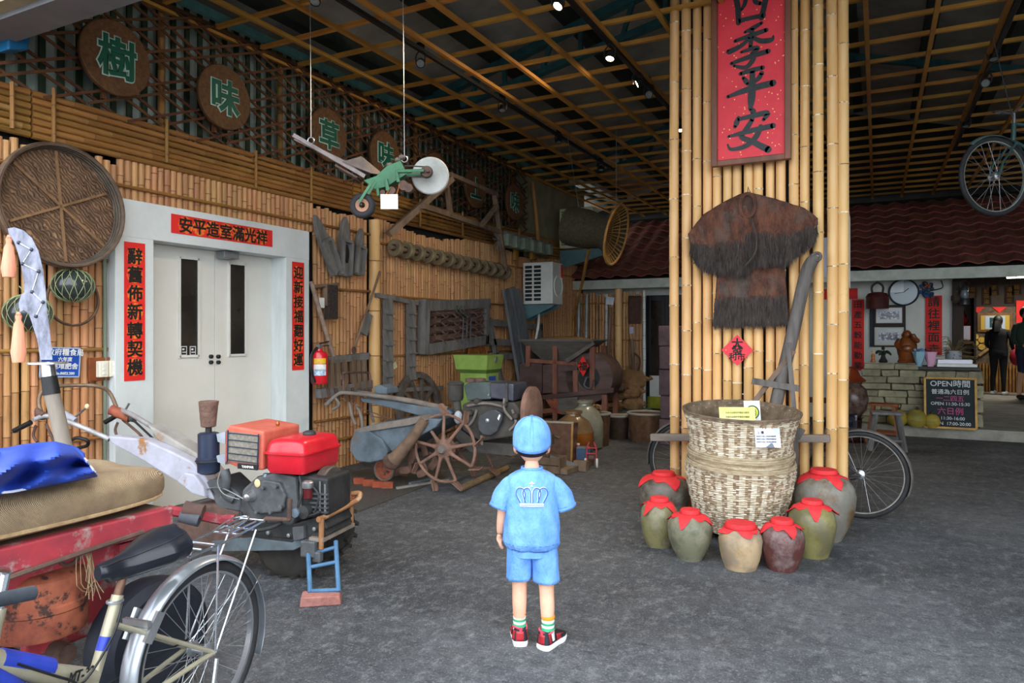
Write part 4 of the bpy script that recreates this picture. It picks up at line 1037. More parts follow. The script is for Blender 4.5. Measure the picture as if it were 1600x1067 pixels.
# straw rain cape and skirt
m_straw = M('palm_fibre', '6A4231', '3F2820', 14, .95, bump=.8, bsc=70, stretch=(1, 1, .5), c3='57504A', s3=5, l3=.5, h3=.72)
m_fringe = M('palm_fringe', '4A423D', '2A2421', 25, .95, stretch=(3, 3, .4))
YQ = YP - .10
T = thing('straw_cape', 'brown palm fibre rain cape and skirt hung on the bamboo pillar', 'cape', BY(1168, 420, YQ))
def poly(pts):
    P = [V((u, v, 0)) for u, v in pts]
    L_ = [0]
    for i in range(1, len(P)): L_.append(L_[-1] + (P[i] - P[i - 1]).length)
    def f(t):
        s = t * L_[-1]
        for i in range(1, len(P)):
            if s <= L_[i] + 1e-9:
                k_ = (s - L_[i - 1]) / (L_[i] - L_[i - 1]); q_ = P[i - 1].lerp(P[i], k_); return q_.x, q_.y
        return P[-1].x, P[-1].y
    return f
top = poly([(1076, 366), (1098, 336), (1130, 316), (1155, 304), (1168, 300), (1185, 304), (1222, 314), (1258, 326), (1278, 342)])
bot = poly([(1080, 388), (1096, 408), (1120, 416), (1146, 418), (1162, 420), (1178, 404), (1200, 402), (1228, 400), (1250, 384), (1268, 368), (1276, 356)])
def capept(s_, t_):
    (u0, v0), (u1, v1) = top(s_), bot(s_)
    u, v = u0 + (u1 - u0) * t_, v0 + (v1 - v0) * t_
    d = .05 * math.sin(PI * min(t_ * .9 + .1, 1)) + .034 * math.sin(s_ * 31 + t_ * 3) * t_ + .01 * math.sin(s_ * 70)
    return BY(u, v, YQ - .02 - max(d, -.02))
MB().grid(capept, 60, 16).build('cape', m_straw, T, world=True, thick=.012)
def skirt(s_, t_):
    u = 1122 + s_ * 103 + (t_ * (s_ - .5) * 14); v = 412 + t_ * 88 - s_ * 4
    return BY(u, v, YQ + .035 - .012 * math.sin(s_ * 24 + t_ * 2) - .02 * t_)
MB().grid(skirt, 40, 12).build('skirt', m_straw, T, world=True, thick=.012)
def fringe(fn, n, ln, seed, spread=.012):
    r = random.Random(seed); b = MB()
    for i in range(n):
        s_ = r.random(); t_ = 1 - r.random() ** 2.6 * .42
        a = fn(s_, t_); e = fn(min(max(s_ + r.uniform(-.004, .004), 0), 1), min(t_, 1)); dn = (fn(s_, 1) - fn(s_, .8)).normalized()
        dn = (dn + V((r.uniform(-.3, .3), r.uniform(-.35, .05), -.35))).normalized()
        L_ = ln * r.uniform(.5, 1.1); sd = V((.0028, 0, 0))
        a = a + V((0, -.008 - r.random() * .01, 0)); m_ = a + dn * L_ * .5 + V((0, 0, -.004)); e = a + dn * L_ + V((0, r.uniform(-.01, .01), -.015))
        b.add([a - sd, a + sd, m_ + sd * .8, m_ - sd * .8, e], [(0, 1, 2, 3), (3, 2, 4)])
    return b
f = fringe(capept, 3600, .085, 1).build('cape_fringe', m_fringe, T, world=True, smooth=False); f['kind'] = 'stuff'
f = fringe(skirt, 2200, .07, 2).build('skirt_fringe', m_fringe, T, world=True, smooth=False); f['kind'] = 'stuff'
# loose fibres along the top edge and centre seam
b = MB(); r = random.Random(5)
for i in range(500):
    a = capept(r.random(), r.random() ** .7); d = V((r.uniform(-1, 1), -.25, r.uniform(-1, .6))).normalized() * r.uniform(.02, .05)
    b.add([a + V((-.001, -.012, 0)), a + V((.001, -.012, 0)), a + d + V((0, -.012, 0))], [(0, 1, 2)])
f = b.build('loose_fibres', M('fibre_pale', '8A6A52', '5A4034', 20, .9), T, world=True, smooth=False); f['kind'] = 'stuff'
MB().tube(smoothpts([BY(1172, 340, YQ - .10), BY(1181, 365, YQ - .115), BY(1180, 395, YQ - .10), BY(1160, 420, YQ - .06)]), .008, 6, flat=(1, .6)).build('front_edge', m_fringe, T, world=True)
c_ = BY(1168, 321, YQ - .075)
MB().torus(c_, .075, .016, 'y', 28, 8, sq=(.72, 1.15)).build('neck_ring', m_straw, T, world=True)
MB().ball(c_ + V((0, .012, 0)), (.055, .012, .085), 16, 8).build('neck_lining', M('fibre_dark', '4A362C', '33251E', 15, .95), T, world=True)
MB().tube([BY(1168, 303, YQ - .05), BY(1169, 292, YQ - .02), BY(1172, 300, YQ - .04)], .004, 5).build('hanging_cord', m_cane, T, world=True)

# wooden plough leaning on the pillar
m_oldw = M('wood_weathered', '6A6460', '474340', 12, .8, bump=.5, bsc=30, stretch=(1, 1, .15))
def pp(u, v, y_): return BY(u, v, y_ + .03)
g = pp(1208, 770, 5.42); T = thing('wooden_plough', 'weathered grey wooden plough standing on end against the pillar', 'plough', (g.x, g.y, 0))
MB().tube(smoothpts([pp(1276, 400, 5.56), pp(1264, 416, 5.55), pp(1254, 450, 5.55), pp(1240, 515, 5.53), pp(1222, 590, 5.51), pp(1206, 660, 5.50), pp(1196, 720, 5.52), V((pp(1192, 740, 5.54).x, 5.54, 0.0))], 3), [.036, .04, .044] + [.046] * 19, 10).build('beam', m_oldw, T, world=True)
MB().torus(pp(1276, 401, 5.53), .026, .013, 'y', 18, 7).build('beam_eye', m_oldw, T, world=True)
MB().beam(pp(1240, 548, 5.48), pp(1166, 644, 5.50), .03, .035).build('brace', M('wood_brownish', '7A6656', '5A4A3E', 12, .8, stretch=(1, 1, .2)), T, smooth=False, world=True)
MB().beam(pp(1175, 595, 5.46), pp(1248, 607, 5.46), .03, .045, ).build('cross_bar', m_oldw, T, smooth=False, world=True)
MB().beam(pp(1231, 535, 5.46), pp(1243, 660, 5.46), .022, .03).build('strut', m_oldw, T, smooth=False, world=True)
MB().beam(pp(1243, 660, 5.46), V((pp(1247, 760, 5.46).x, 5.46, 0)), .022, .03).build('strut', m_oldw, T, smooth=False, world=True)
MB().beam(pp(1240, 672, 5.48), pp(1254, 680, 5.48), .02, .08).build('wedge', m_oldw, T, smooth=False, world=True)
# carrying pole across the basket back
tag(MB().beam(pp(1017, 683, 5.51), pp(1297, 685, 5.51), .05, .055).build('carrying_bar', M('wood_dull', '8A7F74', '6A6058', 10, .8, stretch=(.2, 1, 1)), smooth=False, bevel=.006), 'flat grey wooden bar reaching out on both sides behind the tall basket', 'wooden bar')

# two-tier wicker basket
m_wick = M('wicker_pale', 'D6CDBA', 'B5A68C', 16, .85, stretch=(1, 1, 3.5), lo=.38, hi=.6, c3='6E5844', s3=7, l3=.55, h3=.72, bump=.3, bsc=40)
m_wickb = M('wicker_brown', '9C876C', '7A654E', 20, .85, stretch=(1, 1, 3))
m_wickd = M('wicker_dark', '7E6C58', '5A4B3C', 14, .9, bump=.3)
bc = DP(1153, 600, 4.97); BX = V((bc.x, bc.y, 0))
T = thing('wicker_basket', 'tall pale wicker basket of two stacked tiers in front of the pillar', 'basket', BX + V((0, 0, .02)), YAW, None, math.radians(4.5))
def wk(profile, stakes, seed, rows):
    prof = []
    for i in range(rows + 1):
        t = i / rows * (len(profile) - 1); k_ = min(int(t), len(profile) - 2); f_ = t - k_
        prof.append((profile[k_][0] * (1 - f_) + profile[k_ + 1][0] * f_, profile[k_][1] * (1 - f_) + profile[k_ + 1][1] * f_))
    b = MB(); n = stakes * 4; rr = random.Random(seed)
    def ring(i, j):
        r_, z_ = prof[i]; a = 2 * PI * j / n
        w = .0055 * math.cos(stakes * a) * (1 if (i // 6) % 2 else -.35) + (.003 if i % 2 else -.002)
        return (math.cos(a) * (r_ + w), math.sin(a) * (r_ + w), z_ + .002 * math.sin(7 * a + i))
    b.add([ring(i, j) for i in range(rows + 1) for j in range(n)], [(i * n + j, i * n + (j + 1) % n, (i + 1) * n + (j + 1) % n, (i + 1) * n + j) for i in range(rows) for j in range(n)])
    b.mi = [(0 if j % 4 < 2 else rr.choice((0, 1, 1))) if (j // 4 * 7) % 6 else rr.choice((0, 1)) for i in range(rows) for j in range(n)]
    return b
lo_ = wk([(.272, .045), (.305, .16), (.340, .30), (.362, .43), (.360, .49)], 30, 1, 80).build('lower_tier', (m_wick, m_wickb), T, thick=.006)
up_ = wk([(.338, .50), (.326, .58), (.340, .68), (.360, .77), (.386, .845)], 30, 2, 64).build('upper_tier', (m_wick, m_wickb), T, thick=.006)
MB().lathe([(.0, .06), (.265, .05)], 30).build('bottom', m_wickd, T)
for i in range(9):
    MB().torus((0, 0, .485 + i * .013), .352 + .012 * math.sin(i * 1.2) - i * .0015, .0085, 'z', 60, 6).build('waist_binding', M('wicker_band', 'B7A88C', '8E7B5E', 14, .85, stretch=(1, 1, 4)), T)
for i in range(3): MB().torus((0, 0, .838 + i * .008), .384 + i * .003, .007, 'z', 60, 6).build('rim_binding', m_wickd, T)
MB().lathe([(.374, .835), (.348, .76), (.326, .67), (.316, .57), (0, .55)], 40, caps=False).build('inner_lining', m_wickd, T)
# cards in and on the basket
def card(label, u0, v0, u1, v1, t, mat, lines, mt_, tilt=0.0):
    a, q = DP(u0, v0, t), DP(u1, v1, t); c_ = (a + q) / 2
    rt = V((CS, SN, 0)); w, h = (q - a).dot(rt), a.z - q.z
    T2 = thing('card', label, 'card', c_, YAW, None, math.radians(-12))
    MB().box((0, 0, 0), (w, .003, h)).build('sheet', mat, T2, smooth=False)
    return T2, w, h
T2, w, h = card('yellow card with small print sticking out of the wicker basket', 1124, 636, 1180, 662, 4.98, M('card_yellow', 'EDE84E', 'F2F0C0', 2, .5), 0, 0)
for i in range(2): letter(T2, '本展示品僅供參觀請勿觸摸', .014, M('ink_olive', '8A8A2A', None), (0, -.003, .02 - i * .03), (1, 0, 0), bold=0, world=False)
T2, w, h = card('white card with a round black emblem in the wicker basket', 1163, 626, 1188, 662, 5.06, M('card_white', 'E8EDE6', None, rough=.5), 0, 0)
MB().torus((0, -.004, 0), .045, .004, 'y', 28, 5).build('emblem_ring', m_black, T2)
MB().ball((0, -.003, 0), (.041, .001, .041), 16, 6).build('emblem_fill', M('lime_print', 'C4D64A', None), T2)
letter(T2, '禁', .05, m_ink, (0, -.006, 0), (1, 0, 0), bold=.03, world=False)
T2, w, h = card('white information tag with grey shapes hung on the wicker basket front', 1180, 669, 1219, 699, 4.52, M('card_pale', 'E6EAF2', None, rough=.3), 0, 0)
MB().prism([(-.02, -h / 2), (w / 2 - .04, -h / 2), (w / 2 - .05, -h / 2 + .025), (.02, -h / 2 + .03)], .001, (0, -.002, 0)).build('grey_print', M('print_slate', '6A7484', None), T2, smooth=False)
MB().prism([(w * .18, h / 2), (w / 2, h / 2), (w / 2, h * .1), (w * .3, h * .25)], .001, (0, -.002, 0)).build('grey_print', M('print_grey', 'B4BAC2', None), T2, smooth=False)
letter(T2, '土 壟', .02, M('ink_navy', '2A3248', None), (-w * .28, -.003, h * .28), (1, 0, 0), bold=.02, world=False)
for i in range(3): letter(T2, '利用竹木黏土製成的傳統礱', .0105, M('ink_navy', '2A3248'), (-.01, -.003, h * .08 - i * .018), (1, 0, 0), bold=.0, world=False)
for sx2 in (-.03, .03):
    MB().tube([(sx2, -.004, h / 2 - .006), (sx2 + .01, 0, h / 2 + .02), (sx2 + .03, .02, h / 2 + .03)], .003, 5).build('twine', M('twine', 'A87A48', None), T2)

# jars with red cloth covers
def jar(label, u, v, t, prof, mats, hcol, cloth_r, seed, ribs=0, lid=False):
    p = DP(u, 521, t); T = thing('jar', label, 'jar', (p.x, p.y, 0), seed * .7, 'red-capped jars around the basket')
    m_, = mats
    b = MB(); b.lathe(prof + [(prof[-1][0] * .8, prof[-1][1] - .02), (.0, prof[-1][1] - .02)], 36, wob=(lambda a, z: 1 + .008 * math.cos(ribs * a) + .006 * math.sin(140 * z)) if ribs else (lambda a, z: 1 + .005 * math.sin(160 * z) + .006 * math.sin(2 * a + seed)))
    b.build('jar_body', m_, T)
    zt2 = prof[-1][1]; rt = prof[-1][0]
    rr = random.Random(seed)
    ph = rr.random() * 6
    def cl(s_, t_):
        a = s_ * 2 * PI; sq = 1 / max(abs(math.cos(a + ph)), abs(math.sin(a + ph)))
        R0 = rt * 1.02
        if t_ < .35: r_ = R0 * t_ / .35; z_ = zt2 + .012
        elif t_ < .5: r_ = R0 * 1.02; z_ = zt2 + .012 - (t_ - .35) / .15 * .03
        else:
            k_ = (t_ - .5) / .5; ext = cloth_r * (.22 + 2.9 * (sq - 1.0))
            r_ = R0 * 1.02 + k_ * ext * .85; z_ = zt2 - .018 - k_ * ext * .5 + .012 * k_ * math.sin(7 * a + seed * 2) 
            # lie on the shoulder
            for i in range(len(prof) - 1):
                (ra, za), (rb, zb2) = prof[i], prof[i + 1]
                if za <= z_ <= zb2:
                    rs2 = ra + (rb - ra) * (z_ - za) / (zb2 - za + 1e-6); r_ = max(r_, rs2 + .006)
        return (math.cos(a) * r_, math.sin(a) * r_, z_)
    MB().grid(cl, 56, 16, True).build('red_cloth', M('cloth_red', 'E0363A', 'D22A30', 12, .75, bump=.2), T, thick=.003)
    MB().torus((0, 0, zt2 - .012), rt * 1.13, .004, 'z', 28, 5).build('tie_string', M('string_red', 'B8222A', None), T)
    return T
def jm(n, a, b_, c3, rough=.45, s=5): return M(n, a, b_, s, rough, bump=.15, bsc=25, c3=c3, s3=4, l3=.46, h3=.62, lo=.42, hi=.58)
def jprof(R_, h, neck, base, belly=.62):
    return [(base, 0), (base * 1.02, .006), (base + (R_ - base) * .55, h * .22), (R_ * .95, h * .42), (R_, h * belly), (R_ * .93, h * .78), (R_ * .74, h * .9), (neck * 1.05, h * .96), (neck, h * .97), (neck * 1.08, h)]
jar('big squat dark brown jar behind the others at the left of the basket', 1037, 0, 5.42, jprof(.20, .335, .075, .15, .55), [jm('glaze_umber', '6A6258', '4A4038', '8A8478')], 0, .11, 1, 26)
jar('olive jar with red cloth, furthest left of the front row', 1030, 0, 4.70, jprof(.124, .305, .052, .083), [jm('glaze_olive', '77724E', '5A5638', '8A8470')], 0, .09, 2)
jar('ribbed grey-green jar with red cloth, second from the left', 1078, 0, 4.42, jprof(.138, .295, .052, .072, .68), [jm('glaze_greygreen', '6E6C58', '4E5240', '8A8270')], 0, .085, 3, 30)
jar('pale beige jar with a red domed cover, front centre', 1157, 0, 4.25, jprof(.128, .258, .078, .09, .66), [jm('glaze_beige', 'AA9272', '8E7654', '7A746E', .6)], 0, .05, 4)
jar('dark reddish-brown glazed jar with red cloth, front right', 1222, 0, 4.23, jprof(.13, .285, .055, .082, .62), [jm('glaze_oxblood', '5A3430', '4A2A26', '7A6A68', .3)], 0, .075, 5)
jar('large olive jar with red cloth beside the reddish-brown jar', 1269, 0, 4.49, jprof(.144, .338, .055, .095), [jm('glaze_olive2', '7E784C', '625C36', '5E5A48', .35)], 0, .095, 6)
jar('big grey-shouldered brown jar at the far right of the basket', 1287, 0, 4.86, jprof(.205, .46, .078, .115, .64), [jm('glaze_brownbig', '6E6A62', '7E7A70', '5E4626')], 0, .10, 7)
# ------------------------------------------------------------------ the boy, seen from behind
def skin_verts(nodes, edges, sub=2, root=0):
    me = bpy.data.meshes.new('skin_tmp'); me.from_pydata([n[0] for n in nodes], edges, []); me.update()
    o = bpy.data.objects.new('skin_tmp', me); COL.objects.link(o)
    md = o.modifiers.new('s', 'SKIN'); md.branch_smoothing = .6
    for i, n in enumerate(nodes):
        sv = me.skin_vertices[0].data[i]; r = n[1]; sv.radius = r if isinstance(r, tuple) else (r, r); sv.use_root = (i == root)
    md = o.modifiers.new('u', 'SUBSURF'); md.levels = sub; md.render_levels = sub
    ev = o.evaluated_get(bpy.context.evaluated_depsgraph_get()); m2 = bpy.data.meshes.new_from_object(ev)
    vs_ = [v.co.copy() for v in m2.vertices]; fs = [tuple(p.vertices) for p in m2.polygons]
    bpy.data.objects.remove(o); bpy.data.meshes.remove(me); bpy.data.meshes.remove(m2)
    return vs_, fs
m_skin = M('skin', 'E3B095', 'D89E82', 9, .55)
m_denim = M('denim_blue', '78AAE8', '5385CC', 16, .85, lo=.3, hi=.7, bump=.3, bsc=120, stretch=(1, 1, .6))
m_denim2 = M('denim_seam', '4272B4', None, rough=.85)
hd = V((-.43, .90, 0)).normalized()
B = thing('person', 'small boy in blue denim cap, shirt and shorts standing with his back to us', 'person', GZ(831, 1004), math.atan2(hd.y, hd.x) - PI / 2)
# local frame: +y is where he faces, +x his right hand
nodes = [((0, 0, .50), (.075, .06)), ((0, -.005, .60), (.072, .056)), ((0, -.005, .70), (.075, .055)), ((0, -.005, .765), (.05, .045)), ((0, .0, .80), .032), ((0, .005, .845), .034),
         ((-.085, -.005, .735), .028), ((-.128, -.01, .63), .026), ((-.142, .01, .53), .021), ((-.146, .02, .485), .0155),      # 6-9 left arm
         ((.085, -.005, .735), .028), ((.125, .0, .635), .026), ((.10, .085, .575), .021), ((.06, .12, .565), .0155),            # 10-13 right arm
         ((-.052, 0, .44), .058), ((-.056, .012, .26), .036), ((-.056, -.006, .17), .036), ((-.056, .0, .07), .023), ((-.056, .0, .045), .024),   # 14-18 left leg
         ((.055, -.01, .44), .058), ((.066, -.02, .26), .036), ((.07, -.04, .17), .036), ((.072, -.04, .07), .023), ((.072, -.04, .045), .024)]
edges = [(0, 1), (1, 2), (2, 3), (3, 4), (4, 5), (3, 6), (6, 7), (7, 8), (8, 9), (3, 10), (10, 11), (11, 12), (12, 13), (0, 14), (14, 15), (15, 16), (16, 17), (17, 18), (0, 19), (19, 20), (20, 21), (21, 22), (22, 23)]
body = MB(); body.add(*skin_verts(nodes, edges, 2))
def hand(b, wrist, d, palm_n, thumb_side, L=.085):
    d = V(d).normalized(); pn = V(palm_n); pn = (pn - d * pn.dot(d)).normalized(); sd = d.cross(pn) * thumb_side
    w = V(wrist)
    nd = [(w - d * .006, .0150), (w + d * .014, (.019, .013)), (w + d * .032, (.021, .0125))]; ed = [(0, 1), (1, 2)]
    for k_, (off, ln, cur) in enumerate(((.0155, .030, .35), (.005, .034, .4), (-.0055, .031, .5), (-.0155, .024, .6))):
        a = w + d * .038 + sd * off; p1 = a + d * ln * .45 + pn * .004; p2 = p1 + (d * (1 - cur * .35) + pn * cur).normalized() * ln * .35; p3 = p2 + (d * (1 - cur * .7) + pn * cur * 1.3).normalized() * ln * .35
        i = len(nd); nd += [(a, .0068), (p1, .0062), (p2, .0057), (p3, .0047)]; ed += [(2, i), (i, i + 1), (i + 1, i + 2), (i + 2, i + 3)]
    a = w + d * .016 + sd * .018 + pn * .004; i = len(nd); nd += [(a, .0075), (a + d * .014 + sd * .009 + pn * .006, .0066), (a + d * .028 + sd * .010 + pn * .012, .0052)]; ed += [(1, i), (i, i + 1), (i + 1, i + 2)]
    b.add(*skin_verts(nd, ed, 2))
hand(body, (-.146, .02, .485), (-.05, .12, -1), (.7, .2, 0), -1)
hand(body, (.06, .12, .565), (-1, .35, -.1), (0, -.2, -1), 1)
# head with face, ears
HC = V((0, .012, .905))
def headpt(s_, t_):
    th = PI * t_; a = 2 * PI * s_
    r = V((math.sin(th) * math.sin(a) * .070, math.sin(th) * math.cos(a) * .080, math.cos(th) * .098))
    if r.z < 0:
        k_ = -r.z / .098; r.x *= 1 - .22 * k_ * k_; r.y *= 1 - .10 * k_
        if r.y < 0: r.y *= 1 - .25 * k_
    return HC + r
body.grid(headpt, 28, 20, True)
for sx2 in (-1, 1):
    body.ball(HC + V((sx2 * .074, -.004, -.022)), (.010, .017, .026), 10, 8)
    body.ball(HC + V((sx2 * .068, 0, -.04)), (.008, .010, .012), 8, 6)
body.ball(HC + V((0, .083, -.022)), (.011, .013, .011), 10, 8)
body.ball(HC + V((0, .070, -.088)), (.022, .012, .012), 10, 6)
bd_ = body.build('body', m_skin, B)
for sx2 in (-1, 1):
    b = MB(); b.ball(HC + V((sx2 * .027, .0725, -.004)), (.011, .007, .0075), 12, 8); b.build('eye', m_white, B)
    b = MB(); b.ball(HC + V((sx2 * .027, .0785, -.004)), (.0058, .0032, .006), 10, 6); b.build('iris', m_black, B)
    MB().tube(smoothpts([HC + V((sx2 * .014, .079, .012)), HC + V((sx2 * .027, .077, .017)), HC + V((sx2 * .04, .068, .012))]), .0022, 5).build('eyebrow', M('hair_black', '14110F'), B)
MB().tube(smoothpts([HC + V((-.02, .072, -.058)), HC + V((0, .080, -.061)), HC + V((.02, .072, -.058))]), [.0025] * 4 + [.0045] + [.0025] * 4, 6).build('lips', M('lip', 'B86A60', None, rough=.5), B)
# hair below the cap
def hairpt(s_, t_):
    a = PI * (-.62 + 1.24 * s_) + PI; p = headpt(0, .5)
    th = PI * (.42 + .27 * t_ * (1 - .35 * abs(2 * s_ - 1) ** 2)); 
    r = V((math.sin(th) * math.sin(a) * .0735, math.sin(th) * math.cos(a) * .0845, math.cos(th) * .1))
    if r.z < 0:
        k_ = -r.z / .098; r.x *= 1 - .2 * k_ * k_; r.y *= 1 - .25 * k_
    return HC + r
MB().grid(hairpt, 26, 8).build('hair', M('hair_dark', '2A1B16', '1B120E', 40, .6, stretch=(6, 6, 1)), B, thick=.008)
# cap: six panels, button, brim at the front
CT = V((0, .004, .905))
def cappt(s_, t_):
    a = 2 * PI * s_; th = PI * .5 * t_ * 1.06
    seam = abs(math.sin(3 * a)); rr = 1 + .018 * seam - .01
    z_ = math.cos(th) * .112; rx_, ry_ = .084 * rr, .094 * rr
    k_ = math.sin(th) ** .8
    zb4 = -.030 * max(0, -math.cos(a)) * t_ ** 3
    puff = 1 + .05 * math.sin(PI * min(1, t_ * 1.1))
    return CT + V((math.sin(a) * rx_ * k_ * puff, math.cos(a) * ry_ * k_ * puff, z_ + zb4 + .006))
cap = MB().grid(cappt, 60, 18, True).build('cap', m_denim, B, thick=.004)
for k_ in range(6):
    MB().tube([cappt(k_ / 6, .06 + .92 * i / 14) * 1.0 + V((0, 0, .002)) for i in range(15)], .0014, 5).build('cap_seam', m_denim2, cap)
    for sgn in (-1, 1): MB().tube([cappt(k_ / 6 + sgn * .014, .1 + .88 * i / 14) + (cappt(k_ / 6, .5) - CT).normalized() * .002 for i in range(15)], .0008, 4).build('cap_stitch', m_denim2, cap)
MB().ball(CT + V((0, 0, .12)), (.011, .011, .006), 12, 8).build('cap_button', m_denim2, cap)
MB().tube([cappt(i / 48, 1.0) for i in range(48)], .0028, 6, closed=True).build('cap_band', m_denim2, cap)
def brim(s_, t_):
    a = -1.0 + 2.0 * s_; p = cappt(a / (2 * PI) % 1, 1.0)
    return p + V((math.sin(a) * .012, math.cos(a) * .055, -.008)) * t_ * max(0, math.cos(a * 1.5)) ** .5
MB().grid(brim, 16, 5).build('cap_brim', m_denim, cap, thick=.004)
# shirt
SP = [(.432, .100, .080, .0), (.442, .114, .092, .0), (.465, .127, .104, .0), (.52, .127, .104, -.002), (.60, .119, .094, -.003), (.66, .116, .086, -.004), (.71, .116, .078, -.004), (.738, .116, .071, -.003), (.758, .102, .063, -.002), (.775, .072, .054, .0), (.784, .046, .045, .0), (.796, .042, .043, .002)]
def sprof(z):
    for i in range(len(SP) - 1):
        if SP[i][0] <= z <= SP[i + 1][0]:
            k_ = (z - SP[i][0]) / (SP[i + 1][0] - SP[i][0]); return [SP[i][j] + (SP[i + 1][j] - SP[i][j]) * k_ for j in (1, 2, 3)]
    return SP[-1][1:] if z > SP[-1][0] else SP[0][1:]
def shirt_back(x, z):
    a, d, y0 = sprof(z); q_ = max(0, 1 - (abs(x) / a) ** 2.3)
    return y0 - d * q_ ** (1 / 2.3)
def shirtpt(s_, t_):
    z = .432 + (.796 - .432) * t_; a, d, y0 = sprof(z); an = 2 * PI * s_
    c_, sn_ = math.cos(an), math.sin(an)
    k_ = (abs(c_) ** 2.3 + abs(sn_) ** 2.3) ** (-1 / 2.3)
    wr = 1 + (.034 * math.sin(5 * an + 9 * z) * math.sin(17 * z + 2 * an) + .018 * math.sin(11 * an + 40 * z)) * max(0, 1 - t_ * 1.1) + .006 * math.sin(3 * an + 25 * z)
    if t_ < .10: wr *= 1 + .022 * math.sin(34 * an)
    return (c_ * a * k_ * wr, y0 + sn_ * d * k_ * wr, z)
sh = MB().grid(shirtpt, 72, 48, True).build('shirt', m_denim, B, thick=.003)
def hem(C_, rs):
    d = (C_[-1] - C_[-2]).normalized(); q_ = d.to_track_quat('Z', 'Y').to_matrix().to_4x4(); q_.translation = C_[-1]
    b = MB(q_); b.torus((0, 0, -.004), rs[-1] * 1.01, .0022, 'z', 24, 5); b.torus((0, 0, -.018), rs[-1] * 1.0, .0012, 'z', 24, 4); return b
def sleeve2(P, R_):
    C_ = smoothpts(P, 5); k_ = len(C_); rs = []
    for i in range(k_):
        t = i / (k_ - 1) * (len(R_) - 1); j = min(int(t), len(R_) - 2); rs.append(R_[j] + (R_[j + 1] - R_[j]) * (t - j))
    b = MB(); b.tube(C_, rs, 22); b.f.pop(); b.mi.pop()
    for i, p in enumerate(b.v):
        j, an = i // 22, i % 22; c0 = C_[j]; w = 1 + .035 * math.sin(j * 1.3 + an * .9) + .02 * math.sin(an * 2.1); p.x = c0.x + (p.x - c0.x) * w; p.y = c0.y + (p.y - c0.y) * w
    o = b.build('sleeve', m_denim, sh, thick=.003); hem(C_, rs).build('sleeve_hem', m_denim2, o)
sleeve2([(-.055, -.002, .722), (-.092, -.004, .712), (-.124, -.006, .672), (-.144, -.006, .614)], [.040, .044, .047, .049])
sleeve2([(.055, -.002, .722), (.094, -.004, .712), (.130, .0, .672), (.150, .010, .614)], [.040, .044, .048, .051])
MB().tube([V(shirtpt(i / 40, .975)) + V((0, 0, .006)) for i in range(40)], .006, 6, closed=True).build('collar', m_denim, sh)
MB().tube([V(shirtpt(i / 60, .09)) for i in range(60)], .0016, 4, closed=True).build('waist_seam', m_denim2, sh)
# crown emblem following the back of the shirt
EZ = .688; ES = .00132
def ep(x, z): X_ = x * ES; Z_ = EZ + z * ES; return V((X_, shirt_back(X_, Z_) - .0035, Z_))
m_cw, m_cb = M('crown_white', 'D8E4F0', None, rough=.8), M('crown_blue', '3A62B0', None, rough=.8)
arcs_ = [[(-38, -26), (-52, 2), (-46, 20), (-30, 20), (-22, 4), (-24, -24)], [(-20, -24), (-30, 2), (-26, 18), (-12, 22), (-4, 8), (-4, -24)], [(4, -24), (4, 8), (12, 22), (26, 18), (30, 2), (20, -24)], [(24, -24), (22, 4), (30, 20), (46, 20), (52, 2), (38, -26)]]
em = None
for A in arcs_:
    pts = smoothpts([ep(x, z) for x, z in A], 4)
    MB().tube(pts, .0045, 6, flat=(1, .5)).build('crown_emblem', m_cw, sh); MB().tube([p + V((0, -.0018, 0)) for p in pts], .0031, 5).build('crown_emblem', m_cb, sh)
for zz, r_ in ((-30, .004), (-37, .0034)):
    pts = [ep(x, zz) for x in range(-40, 41, 8)]
    MB().tube(pts, r_, 6).build('crown_emblem', m_cw, sh); MB().tube([p + V((0, -.0016, 0)) for p in pts], r_ * .6, 5).build('crown_emblem', m_cb, sh)
for A in ([(0, 26), (0, 44)], [(-9, 36), (9, 36)]):
    MB().tube([ep(x, z) for x, z in A], .0034, 6).build('crown_emblem', m_cw, sh); MB().tube([ep(x, z) + V((0, -.0016, 0)) for x, z in A], .002, 5).build('crown_emblem', m_cb, sh)
# shorts
def shortleg(sx2, top_, bottom, rt_, rb_):
    def f(s_, t_):
        an = 2 * PI * s_; c_ = V(top_).lerp(V(bottom), t_); r_ = rt_ + (rb_ - rt_) * t_
        w = 1 + .03 * math.sin(4 * an + 6 * t_ + sx2) * t_ + .02 * math.sin(9 * an + 3 * t_)
        return (c_.x + math.cos(an) * r_ * w * 1.02, c_.y + math.sin(an) * r_ * w * 1.08, c_.z)
    return f
so = MB()
so.lathe([(.104, .405), (.107, .44), (.103, .485), (.098, .52)], 40, squash=(1, .78), wob=lambda a, z: 1 + .012 * math.sin(9 * a + 30 * z))
shorts = so.build('shorts', m_denim, B)
for sx2, tp, bt in ((-1, (-.052, 0, .455), (-.058, .008, .292)), (1, (.053, -.004, .455), (.066, -.016, .288))):
    f = shortleg(sx2, tp, bt, .058, .057)
    lg = MB().grid(f, 32, 14, True).build('short_leg', m_denim, shorts, thick=.003)
    MB().tube([V(f(i / 30, .93)) * 1.0 for i in range(30)], .0013, 4, closed=True).build('hem_stitch', m_denim2, lg)
MB().tube([(0, -.083, .50), (0, -.084, .44), (0, -.07, .40)], .0016, 4).build('back_seam', m_denim2, shorts)
